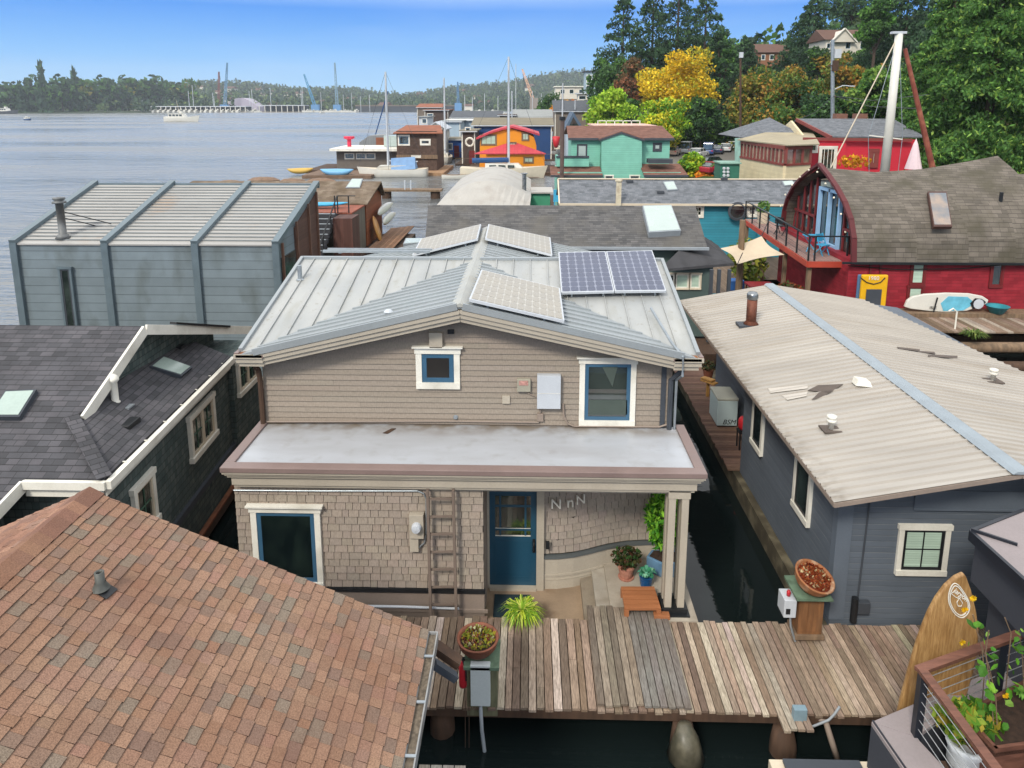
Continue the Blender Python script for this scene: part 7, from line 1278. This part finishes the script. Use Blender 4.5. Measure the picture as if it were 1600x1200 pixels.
HT = [
 ('conifer_tree', 'tallest dark fir left of the yellow maple with its top near the upper edge', 975, -6, 165, 75, 'c', DARK, 3200),
 ('conifer_tree', 'dark fir directly behind the upper left of the yellow maple', 1022, -12, 172, 80, 'c', DARK, 3200),
 ('conifer_tree', 'dark fir directly behind the top of the yellow maple', 1062, -28, 176, 85, 'c', DARK, 3200),
 ('conifer_tree', 'dark fir behind the right shoulder of the yellow maple', 1105, -8, 168, 80, 'c', DARK, 3200),
 ('broadleaf_tree', 'dense dark green tree at the left edge of the hillside wood above the willow', 952, 78, 150, 70, 'b', DARK+MID, 2600),
 ('broadleaf_tree', 'bushy green tree on the right flank of the dark firs', 1130, 38, 160, 62, 'b', MID+DARK, 2600),
 ('broadleaf_tree', 'rust brown leaved tree between the willow and the yellow maple', 990, 84, 140, 62, 'b', RUS, 2200),
 ('maple_tree', 'tall bright yellow maple in the middle of the hillside', 1062, 72, 128, 128, 'b', YEL, 6200),
 ('broadleaf_tree', 'yellow green tree at the foot of the bright yellow maple', 1040, 152, 112, 92, 'b', YG, 3400),
 ('broadleaf_tree', 'dark green tree filling the gap below right of the yellow maple', 1098, 150, 122, 60, 'b', DARK+MID, 2200),
 ('willow_tree', 'light green weeping willow above the mint green house roof', 955, 124, 112, 82, 'b', WIL, 4200),
 ('broadleaf_tree', 'green tree tucked behind the right side of the willow', 985, 150, 118, 50, 'b', MID, 1600),
 ('broadleaf_tree', 'wide orange and green maple behind the car park', 1190, 98, 118, 118, 'b', ORG, 4600),
 ('broadleaf_tree', 'large dark green oak with orange tips right of the wide maple', 1250, 100, 112, 105, 'b', ORG+MID, 4200),
 ('broadleaf_tree', 'golden green tree below the white hilltop house', 1318, 92, 104, 86, 'b', ORG, 3600),
 ('conifer_tree', 'slim dark spruce left of the brown hilltop house', 1166, 58, 190, 34, 'c', DARK, 1400),
 ('conifer_tree', 'open limbed grey green spruce left of the white hilltop house', 1275, -5, 165, 66, 'c', DARK+('3f5a48',), 2400),
 ('broadleaf_tree', 'very tall dark tree rising behind the white hilltop house', 1335, -45, 185, 95, 'b', DARK, 3600),
 ('poplar_tree', 'tall light green poplar right of the white hilltop house', 1375, -22, 128, 58, 'b', MID+('5f8f3a',), 3600),
 ('conifer_tree', 'dark fir right of the tall light green poplar', 1425, -55, 135, 85, 'c', DARK, 3200),
 ('broadleaf_tree', 'bright green bushy tree behind the white ship mast', 1375, 98, 88, 92, 'b', CED, 3600),
 ('broadleaf_tree', 'green tree between the white mast and the big cedar', 1428, 92, 84, 74, 'b', CED, 3200),
 ('broadleaf_tree', 'dark green tree behind the red house chimneys', 1300, 130, 92, 90, 'b', MID+DARK, 3000),
 ('broadleaf_tree', 'low olive green tree behind the roof of the cream house', 1225, 165, 98, 90, 'b', MID+ORG, 2600),
 ('broadleaf_tree', 'low dark green tree behind the parked cars', 1135, 182, 132, 70, 'b', MID+DARK, 2000),
 ('broadleaf_tree', 'dark green tree behind the orange tree near the hill apartments', 858, 138, 235, 46, 'b', MID+DARK, 1200),
 ('broadleaf_tree', 'bright orange tree beside the hill apartments', 893, 148, 215, 40, 'b', RED, 1200),
 ('broadleaf_tree', 'small orange yellow tree below the left end of the hill apartments', 868, 157, 205, 26, 'b', RED, 800),
]
for i, (nm, lb, px, yt, Y, w, kd, co, n) in enumerate(HT):
    if kd == 'c': hill_tree(nm, lb, px, yt, Y, w*1.9, kd, co, 100+i, n*2, lo=.03, nb=240, power=.62, droop=.22)
    else: hill_tree(nm, lb, px, yt, Y, w, kd, co, 100+i, n)
for i, (lb, px, yt, Y, w, n) in enumerate((('huge drooping green cedar at the upper right edge of the photo', 1585, -150, 62, 250, 38000), ('large green cedar left of the huge one with its top above the frame', 1500, -60, 72, 190, 24000), ('green cedar growing lowest behind the curved barn roof', 1450, 75, 78, 120, 9000), ('dark cedar behind the gap between the big cedars', 1540, -120, 95, 230, 9000))):
    hill_tree('cedar_tree', lb, px, yt, Y, w, 'c', CED if i < 3 else DARK, 200+i, n, size=.19 if i < 3 else .3, lo=.02, nb=260, droop=.35, power=.72)
hill_tree('shrub', 'yellow green shrub between the mint green house and the parked cars', 1082, 240, 84, 46, 'b', YG, 301, 1600, lo=.02, base=.6); hill_tree('shrub', 'golden orange shrub below the dark parked car', 1103, 266, 82, 30, 'b', RED, 302, 900, lo=.02, base=.6); hill_tree('broadleaf_tree', 'orange green bush growing in front of the white hilltop house on its left', 1302, 82, 146, 62, 'b', ORG, 311, 1500); hill_tree('broadleaf_tree', 'green bush growing in front of the white hilltop house on its right', 1350, 76, 146, 60, 'b', MID, 312, 1500); hill_tree('broadleaf_tree', 'dark bush close to the left wall of the white hilltop house', 1281, 62, 147, 40, 'b', DARK+MID, 313, 1200); hill_tree('shrub', 'lime green bush at the right edge behind the barn house roof', 1592, 268, 40, 34, 'b', YG, 303, 800, lo=.0, base=.8)
def stuff_cards(name, pts, size, cols, seed, aspect=1.5, clump=None): V, co = leafmesh(name, np.array(pts), size, cols, seed, aspect, .2, clump); o = quads_obj(name, V, co, A_leaf); tag(o, None, None, kind='stuff'); return o
r_ = random.Random(99); pts = []
while len(pts) < 16000:
    y = r_.uniform(52, 200); x = shore(y)+r_.uniform(19.5 if y > 80 else 3, 75); pts.append((x, y, ground(x, y)+r_.uniform(0, 1.6)))
o = stuff_cards('hillside_undergrowth', pts, .8, MID+ORG+DARK, 11); o['label'] = 'green and orange undergrowth covering the hillside between the trees'
# hedge behind the cars
r_ = random.Random(98); pts = [(r_.uniform(20, 44), r_.uniform(131, 134), 1.4+r_.uniform(0, 3.2)) for _ in range(2600)]; stuff_cards('hedge', pts, .6, MID+YG[:2], 12); C.objects['hedge']['label'] = 'clipped green hedge behind the parked cars'
# distant woods
def wood(name, f, N, zf, cols, seed, hh, label, size=4.6, m_=12):
    rs = np.random.RandomState(seed); P = []; ci = []
    for i in range(N):
        x, y = f(rs); z = zf(x, y); 
        if z < 0: continue
        h = rs.uniform(*hh); con = rs.rand() < .55; t_ = rs.uniform(0, 1, m_); r0 = (h*.20*(1-t_)+.5) if con else h*.34*np.sqrt(np.clip(1-(2*t_-1.0)**2, .1, 1)); a = rs.uniform(0, 2*pi, m_); P.append(np.stack([x+np.cos(a)*r0, y+np.sin(a)*r0, z+h*(.1+.9*t_)], 1)); ci += [(i*5+(0 if con else 2))]*m_
    P = np.concatenate(P); V, co = leafmesh(name, P, size, cols, seed, 1.5, .3, np.array(ci)); o = quads_obj(name, V, co, A_leaf); tag(o, label, None, kind='stuff')
FARC = ('2a4030', '31472f', '3c5434', '4a5e38', '2c4434', '5a6a3c')
wood('far_forest', lambda rs: (rs.uniform(-1150, 500), 900+rs.uniform(0, 1)**1.2*1300), 6500, farz, FARC, 1, (11, 22), 'unbroken wood on the hills across the lake')
def fr(rs): y = 330+rs.uniform(0, 1)*900; return shore(y)+rs.uniform(18, 420), y
def fm(rs): y = 135+rs.uniform(0, 1)**1.3*200; return shore(y)+rs.uniform(62 if y < 215 else 20, 260), y
wood('mid_wood', fm, 900, ground, FARC+MID, 5, (9, 16), 'green wood on the hill behind the hilltop houses', 1.5, 90)
wood('hill_forest', fr, 3600, ground, FARC+('6a6a34',), 2, (9, 17), 'far wood on the hill beyond the hillside houses')
TP = [make_tree('shore_tree', 'green tree on the low far shore at the left', 'b', (0, 0, 0), 20, 7, MID+ORG[1:3], 401, 420, 1.9, .08, 'trees on the far shore'), make_tree('shore_tree', 'green tree on the low far shore at the left', 'c', (0, 0, 0), 20, 5, DARK+MID, 402, 420, 1.9, .05, 'trees on the far shore'), make_tree('shore_tree', 'green tree on the low far shore at the left', 'b', (0, 0, 0), 20, 6.5, DARK+MID, 403, 420, 1.9, .08, 'trees on the far shore')]
first = [1, 1, 1]; r_ = random.Random(17)
special = {62: (102, 'tall ragged topped tree rising highest above the left far shore', 1), 113: (110, 'narrow bare topped tree second highest on the left far shore', 1)}
for px in [-6, 4, 12, 22, 30, 40, 50, 62, 72, 80, 92, 103, 113, 122, 131, 140, 150, 158, 168, 176, 187, 196, 206, 214, 225, 235, 246, 258, 270, 280, 292]:
    Y = 893+max(0, px-60)*.9+r_.uniform(-8, 8); p = AY(px, special[px][0]-4 if px in special else r_.uniform(114, 132), Y); k = special[px][2] if px in special else r_.choice((0, 1, 2, 2)); gz = max(.5, farz(p.x, Y)); sc = (p.z-gz)/20
    w = r_.uniform(.8, 1.15) if px not in special else .62; o = TP[k]
    if first[k] and px not in special: first[k] = 0; o.location = (p.x, Y, gz); o.scale = (sc*w, sc*w, sc)
    else:
        o = copy_tree(o, None, (p.x, Y, gz), r_.uniform(0, 6), (sc*w, sc*w, sc))
    if px in special: o['label'] = special[px][1]; del o['group']
# ================================================================= HILL HOUSES, POLES, CARS
def hill_house(name, label, x0, x1, yt, yb, Y, D_, wallm, roofm, rise, wins, gable='f'):
    t = thing(name, label, 'house'); a, c_ = AY(x0, yb, Y), AY(x1, yt, Y); t.location = ((a.x+c_.x)/2, Y, a.z); b = MB(); b.box(a.x, c_.x, Y, Y+D_, a.z-.6, c_.z); b.build('wall', wallm, t); b = MB()
    if gable == 'f': b.prism([(a.x-.5, Y-.5, c_.z), ((a.x+c_.x)/2, Y-.5, c_.z+rise), (c_.x+.5, Y-.5, c_.z)], (0, D_+1, 0))
    elif gable == 's': b.prism([(a.x-.5, Y-.6, c_.z), (a.x-.5, Y+D_/2, c_.z+rise), (a.x-.5, Y+D_+.6, c_.z)], (c_.x-a.x+1, 0, 0))
    else: b.box(a.x-.6, c_.x+.6, Y-.6, Y+D_+.6, c_.z, c_.z+.35)
    b.build('roof', roofm, t)
    for w in wins: w_(t, *w, Y, tw=.18, sw=.12)
    return t
M_hw = paint('hill_white', 'cfc9bc', .6, .06, 1, bump=0); M_hbr = paint('hill_brown_roof', '5f463c', .9, .15, 1, bump=0)
t = hill_house('hilltop_house', 'white hilltop house with brown gable roof among the tall trees', 1289, 1356, 62, 86, 150, 9, M_hw, M_hbr, 2.4, [(1292, 1297, 68, 75), (1299, 1304, 66, 75), (1321, 1329, 66, 76), (1344, 1351, 66, 76)], 's'); b = MB(); a = AY(1318, 64, 149.2); b.prism([a+Vector((-2.4, 0, -.2)), a+Vector((0, 0, 2.2)), a+Vector((2.4, 0, -.2))], (0, 4, 0)); b.build('gable', M_hw, t); b = MB(); b.beam(a+Vector((-2.7, -.1, -.3)), a+Vector((0, -.1, 2.45)), .6, .2); b.beam(a+Vector((2.7, -.1, -.3)), a+Vector((0, -.1, 2.45)), .6, .2); b.build('barge_board', M_white, t)
hill_house('hilltop_house', 'brown brick hilltop house with twin cream gables left of the spruce', 1184, 1232, 82, 100, 200, 9, paint('hill_brick', '8a6048', .8, .1, 1, bump=0), M_hbr, 2.6, [(1190, 1195, 86, 93), (1203, 1208, 86, 93)], 's')
t = hill_house('modern_house', 'dark modern glass house on stilts between the rust tree and the yellow maple', 1012, 1045, 124, 196, 142, 7, M_dkgrey, M_black, .3, [(1013, 1020, 128, 152), (1022, 1032, 128, 150), (1013, 1020, 158, 178), (1034, 1043, 128, 150)], 'flat'); b = MB()
for px in (1013, 1018, 1023, 1028): a, c_ = AY(px, 196, 141.8), AY(px, 124, 141.8); b.box(a.x, a.x+.2, 141.7, 141.85, a.z, c_.z)
b.build('facade_fin', M_lb, t)
hill_house('apartment_block', 'long white flat roofed apartment block on the hill above the orange tree', 868, 925, 136, 152, 262, 14, M_hw, M_white, 0, [(876, 882, 140, 146), (890, 896, 140, 146), (905, 911, 140, 146)], 'flat')
hill_house('apartment_tower', 'narrow grey stair tower at the right end of the white apartment block', 914, 936, 112, 168, 240, 8, M_lb, M_dkgrey, 0, [(917, 924, 118, 128), (917, 924, 134, 144), (927, 933, 118, 128)], 'flat')
hill_house('apartment_block', 'small balconied white building below the grey stair tower', 903, 918, 147, 172, 225, 7, M_hw, M_lgrey, 0, [(905, 915, 150, 155), (905, 915, 160, 165)], 'flat')
def pole(label, px, yt, yb, Y, mat, r=.16, extras=()):
    t = thing('utility_pole', label, 'pole'); a, c_ = AY(px, yb, Y), AY(px, yt, Y); t.location = a; b = MB(); b.tube([a, c_], [r*1.2, r], 8); b.build('pole', mat, t); return t, a, c_
t, a, c_ = pole('tall grey utility pole with transformer and street lamp above the red house roof', 1301, 62, 200, 84, M_galv, .2); b = MB(); q = AY(1309, 84, 84); b.box(q.x-.45, q.x+.25, 83.6, 84.1, q.z-.5, q.z+.5); b.build('transformer', M_lgrey, t); b = MB(); q = AY(1303, 140, 84); b.tube([q, q+Vector((.9, -.2, .45)), q+Vector((1.7, -.2, .4))], .06, 6); b.box(q.x+1.6, q.x+2.2, 83.6, 84, q.z+.33, q.z+.45); b.build('lamp_arm', M_lgrey, t)
b = MB(); q = AY(1304, 103, 84); b.beam(q-Vector((.9, .25, 0)), q+Vector((.9, -.25, 0)), .12, .12); b.box(q.x-.35, q.x+.3, 83.6, 83.95, q.z-.6, q.z+.6); b.build('crossarm', M_woodd, t)
for e1, y1 in (((1240, 190), 70), ((1440, 170), 60), ((1450, 148), 60)): b = MB(); p0 = AY(1303, 150, 84); p1 = AY(*e1, y1); b.tube([p0, p0.lerp(p1, .5)-Vector((0, 0, .5)), p1], .03, 4); b.build('wire', M_black, t)
t, a, c_ = pole('reddish wooden utility pole with a grey box behind the wide orange maple', 1157, 84, 230, 108, M_woodd, .16); b = MB(); q = AY(1158, 86, 108); b.box(q.x-.25, q.x+.25, 107.7, 108.2, q.z-.4, q.z+.4); b.build('transformer', M_lgrey, t)
def car(label, P, rz, col, van=False, L_=4.4):
    t = thing('parked_car', label, 'car', (0, 0, 0)); m = paint('car_paint', col, .25, .04, 2, bump=0, spec=.6); h = 1.45 if not van else 2.0; b = MB(); k = L_/4.4
    lo_ = [(-2.2, .32), (-2.2, .75), (-2.12, .9), (-1.2, .98), (1.0, .96) , (1.9, .84), (2.18, .68), (2.2, .32)]; b.prism([(x*k, -.88, z) for x, z in lo_], (0, 1.76, 0)); b.build('body', m, t, bevel=.06)
    top = [(-1.95, .95), (-1.55, h-.06), (-1.2, h), (.1, h), (.45, h-.07), (1.15, .96)] if not van else [(-2.1, .95), (-2.0, h-.05), (-1.8, h), (.7, h), (1.0, h-.1), (1.7, .96)]
    b = MB(); b.prism([(x*k, -.72, z) for x, z in top], (0, 1.44, 0)); g_ = b.build('glass', M_glass, t, bevel=.05); b = MB(); b.box(top[1][0]*k+.05, top[4][0]*k-.05, -.74, .74, h-.05, h+.02)
    for x in (top[1][0]*k+.1, -.35*k): b.box(x, x+.1, -.75, .75, .95, h-.05)
    b.build('roof', m, t, bevel=.02)
    for x in (-1.35, 1.35):
        for y in (-.80, .80): b = MB(); b.lathe([(0, -.1), (.32, -.1), (.32, .1), (0, .1)], (x*k, y, .32), 14, tilt=Matrix.Rotation(R(90), 3, 'X')); w = b.build('wheel', M_rubber, t); b = MB(); b.lathe([(0, -.12), (.19, -.12), (.19, .12), (0, .12)], (x*k, y, .32), 10, tilt=Matrix.Rotation(R(90), 3, 'X')); b.build('rim', M_galv, w)
    b = MB()
    for y in (-.8, .55): b.box(-2.22*k, -2.19*k, y, y+.25, .7, .85)
    b.build('tail_light', M_red, t); b = MB()
    for y in (-.8, .55): b.box(2.17*k, 2.2*k, y, y+.25, .6, .72)
    b.build('headlight', M_white, t); t.location = P; t.rotation_euler = (0, 0, rz); return t
for px, py, rz, col, van, lb in ((1052, 243, 1.2, 'a89080', False, 'tan pickup at the left end of the row of parked cars'), (1073, 240, 1.2, 'cfd2d2', True, 'boxy white camper van behind the small white car'), (1092, 246, 1.0, 'd5d6d4', False, 'small white car in front of the camper van'), (1107, 242, 1.25, '24407a', True, 'royal blue van right of the camper van'), (1121, 240, 1.25, '2a3550', False, 'dark navy car between the blue van and the silver car'), (1134, 237, 1.25, 'c5c8ca', False, 'silver car right of the dark navy car'), (1145, 233, 1.25, 'd8dada', False, 'white car at the right end of the parking row'), (1113, 262, .6, '2c3038', False, 'black car parked nearest beside the green meter shed'), (1122, 272, .5, '9a2a38', False, 'dark red car mostly hidden behind the long grey roof')):
    P = AZ(px, py, 1.46); car(lb, P, rz, col, van)
# ================================================================= FAR MARINA, CRANES, LAKE BOATS
def yacht(label, P, rz, L_=14, name='motor_yacht', group=None, mast=0, hullm=None):
    t = thing(name, label, 'boat', (0, 0, 0), group); b = MB(); D, rows = hull(b, L_, L_*.28, L_*.12, n=10, sheer=.5); b.build('hull', hullm or M_wboat, t); D.build('deck', M_white, t); h = L_*.12; b = MB(); b.prism([(-L_*.36, -L_*.1, h*.9), (L_*.16, -L_*.1, h), (L_*.10, -L_*.1, h*2.0), (-L_*.36, -L_*.1, h*2.0)], (0, L_*.2, 0)); cb = b.build('cabin', M_wboat, t); b = MB()
    for k in range(4): x = -L_*.33+k*L_*.105; b.box(x, x+L_*.08, -L_*.104, L_*.104, h*1.35, h*1.8)
    b.build('cabin_window', M_glass, cb); b = MB(); b.box(-L_*.38, L_*.06, -L_*.11, L_*.11, h*2.0, h*2.08); b.box(-L_*.02, L_*.05, -L_*.07, L_*.07, h*2.08, h*2.6); b.build('flybridge', M_wboat, t)
    if mast: b = MB(); b.tube([(-L_*.05, 0, h*2), (-L_*.12, 0, mast)], [.12, .07], 6); b.build('mast', M_cream, t)
    t.location = P; t.rotation_euler = (0, 0, rz); return t
p = AZ(284, 190, 0); yb_ = yacht('white trawler yacht with a raked mast alone on the open lake', p, 0, 19.5, mast=13); b = MB(); b.box(-9.6, 8.5, -2.66, 2.66, .55, .9); b.build('rub_rail', M_navy, yb_)
p = AZ(42, 188, 0); yacht('small dark blue motorboat near the left edge of the lake', p, 2.6, 8, hullm=M_navy, name='motorboat'); p = AZ(10, 178, 0); yacht('dark boat close to the left far shore', p, 0, 26, hullm=M_dkgrey, name='motorboat')
p = AZ(504, 177, 0); yacht('tiny white boat in front of the far moorage right of the sheds', p, 1, 8, name='motorboat')
def shed(label, x0, x1, Y, h, roofm, n):
    t = thing('boat_shed', label, 'boat shed'); a, c_ = AY(x0, 176, Y), AY(x1, 176, Y); t.location = ((a.x+c_.x)/2, Y, 0); b = MB(); b.box(a.x, c_.x, Y, Y+22, h, h+1.1); b.build('roof', roofm, t); b = MB(); b.box(a.x, c_.x, Y+21, Y+22, 0, h-.01); b.build('back_wall', M_dkgrey, t); b = MB(); b.box(a.x, c_.x, Y-1, Y+22, -.2, .7); b.build('pontoon', M_conc, t)
    for i in range(n): x = a.x+(c_.x-a.x-.8)*i/(n-1); b = MB(); b.box(x, x+.8, Y, Y+.8, .71, h-.01); b.build('post', M_white, t)
    return a.x, c_.x
G = 'moored motor boats at the far marina'; yp = yacht('white motor boat moored at the far marina', (0, 0, 0), 0, 13, 'moored_boat', G); used = False; r_ = random.Random(3)
xs0, xs1 = shed('long pale roofed boat shed with open front across the lake', 236, 384, 985, 7.5, M_lgrey, 20); xs2, xs3 = shed('shorter pale roofed boat shed right of the long one across the lake', 405, 476, 1010, 9.0, M_lgrey, 9)
spots = [(xs0+6+i*7.4, 984, pi/2) for i in range(17)]+[(AY(px, 176, 1000).x, 1000+r_.uniform(-6, 8), r_.choice((0, 1.4, pi))) for px in (214, 224, 232, 388, 396, 404, 482, 490, 497, 508, 516, 524, 533, 541, 549, 556)]+[(AY(px, 172, 700).x, 700+r_.uniform(-30, 80), r_.uniform(0, 3)) for px in (716, 728, 741, 753, 764, 776, 789, 803, 815, 826)]
for i, (x, y, rz) in enumerate(spots):
    if not i: yp.location = (x, y, 0); yp.rotation_euler = (0, 0, rz)
    else: copy_tree(yp, None, (x, y, 0), rz, r_.uniform(.75, 1.25))
mp_ = thing('distant_mast', 'thin white mast of a sailboat in the far marina', 'mast', (0, 0, 0), 'masts of the far marina'); b = MB(); b.tube([(0, 0, 0), (0, 0, 1)], .35, 5); b.build('pole', M_lgrey, mp_)
for i, (px, yt, Y) in enumerate(((222, 156, 990), (294, 142, 1000), (300, 133, 1000), (332, 145, 1005), (334, 150, 1005), (389, 142, 1010), (393, 140, 1010), (422, 139, 1012), (470, 140, 1015), (472, 137, 1015), (501, 144, 1020), (536, 148, 1020), (549, 145, 1020), (563, 150, 1020), (577, 148, 1020), (726, 148, 720), (738, 152, 720), (757, 146, 720), (778, 150, 720), (806, 100, 260), (832, 142, 300), (846, 146, 260), (868, 155, 160))):
    p = AY(px, yt, Y); o = mp_ if i == 0 else copy_tree(mp_, None); o.location = (p.x, Y, 0); o.scale = (1 if Y > 600 else .35, 1 if Y > 600 else .35, p.z)
    if Y < 400: o['label'] = {806: 'white mast right of the orange house mast', 832: 'thin mast just left of the orange tree', 846: 'short mast in front of the orange tree', 868: 'slim pale mast left of the A frame roof'}[px]; del o['group']
def crane(label, x0, y0, x1, y1, Y, col, w=3.0, base='5a8ab8'):
    t = thing('harbour_crane', label, 'crane'); a, c_ = AY(x0, y0, Y), AY(x1, y1, Y); t.location = a; m = paint('crane_paint', col, .6, .1, .2, bump=0); d = (c_-a); L_ = d.length; d.normalize(); s = d.cross(Vector((0, 1, 0))).normalized(); k_ = Vector((0, 1, 0)); b = MB()
    def wd(t_): return w*(1-.6*t_)/2
    n = int(L_/(w*1.3)); 
    for sx in (-1, 1):
        for sy in (-1, 1): b.beam(a+s*sx*wd(0)+k_*sy*wd(0), c_+s*sx*wd(1)+k_*sy*wd(1), .55, .55)
    for i in range(n):
        p, q = i/n, (i+1)/n; sg = 1 if i % 2 else -1; b.beam(a+d*L_*p-s*sg*wd(p)-k_*wd(p), a+d*L_*q+s*sg*wd(q)-k_*wd(q), .4, .4)
    b.build('boom', m, t); b = MB(); b.box(a.x-w*1.6, a.x+w*1.6, Y-w, Y+w, -.5, a.z+w*1.2); b.build('machinery_house', paint('crane_base', base, .6), t); b = MB(); b.tube([c_, (c_.x+ (2 if x1 == x0 else (a.x-c_.x)*.2), c_.y, c_.z-14)], .2, 4); b.build('hook_line', M_black, t)
crane('dark red harbour crane left of the tall blue one', 342, 168, 342, 112, 1060, '7a4a48', 3.2, '6a4a48'); crane('tallest blue based crane standing upright across the lake', 351, 168, 355, 98, 1060, '5a86a8', 3.6); crane('bright blue crane leaning left across the lake', 493, 168, 475, 116, 1060, '4a8fb8', 3.6); crane('grey topped blue crane right of the leaning one', 527, 168, 523, 98, 1060, '7a98ac', 3.4); crane('short blue crane tip near the middle of the far shore', 716, 165, 715, 128, 1000, '4a7fb0', 3); crane('pale orange boom leaning left behind the orange house mast', 834, 158, 816, 108, 620, 'd0a488', 2.2, '8a8078')
dh_ = thing('far_house', 'small pale house among the trees across the lake', 'house', (0, 0, 0), 'houses across the lake'); b = MB(); b.box(-7, 7, -5, 5, 0, 7); b.build('wall', M_hw, dh_); b = MB(); b.prism([(-8, -6, 7), (-8, 0, 11), (-8, 6, 7)], (16, 0, 0)); b.build('roof', M_hbr, dh_)
fy__ = True
for i in range(46):
    x = r_.uniform(-1050, 60); y = r_.uniform(1120, 1900); z = farz(x, y)+3.5; o = dh_ if i == 0 else copy_tree(dh_, None); o.location = (x, y, z); o.rotation_euler = (0, 0, r_.uniform(-.6, .6)); sc = r_.uniform(.8, 1.5); o.scale = (sc, sc, sc*.9)
t = thing('warehouse', 'long low dark wharf shed across the lake behind the bare masts', 'warehouse', (-180, 990, 0)); b = MB(); a, c_ = AY(556, 170, 1040), AY(712, 164, 1040); b.box(a.x, c_.x, 1040, 1060, -.2, c_.z-2); b.build('wall', M_dkgrey, t); b = MB(); b.box(a.x-1, c_.x+1, 1039, 1061, c_.z-1.99, c_.z); b.build('roof', M_gb, t)
t = thing('stadium_roof', 'curved lilac white roof of a shed beside the tall cranes', 'building', AY(380, 165, 1080)); b = MB(); a, c_ = AY(357, 165, 1080), AY(402, 165, 1080); b.prism([Vector((a.x, 1080, 0))]+[Vector((a.x+(c_.x-a.x)*i/8, 1080, 8+13*sin(pi*(.15+.85*i/8)))) for i in range(9)]+[Vector((c_.x, 1080, 0))], (0, 30, 0)); b.build('roof', paint('lilac_roof', 'a8a0ae', .6), t)
# ================================================================= AIR
m = bpy.data.materials.new('haze'); m.use_nodes = True; m.node_tree.nodes.clear(); o_ = m.node_tree.nodes.new('ShaderNodeOutputMaterial'); v_ = m.node_tree.nodes.new('ShaderNodeVolumePrincipled'); v_.inputs['Color'].default_value = (.80, .88, .97, 1); v_.inputs['Density'].default_value = .00016; v_.inputs['Anisotropy'].default_value = .2; m.node_tree.links.new(v_.outputs[0], o_.inputs['Volume'])
b = MB(); b.box(-2600, 2600, -300, 3000, -3, 170); hz = b.build('haze', m); tag(hz, None, None, kind='stuff')
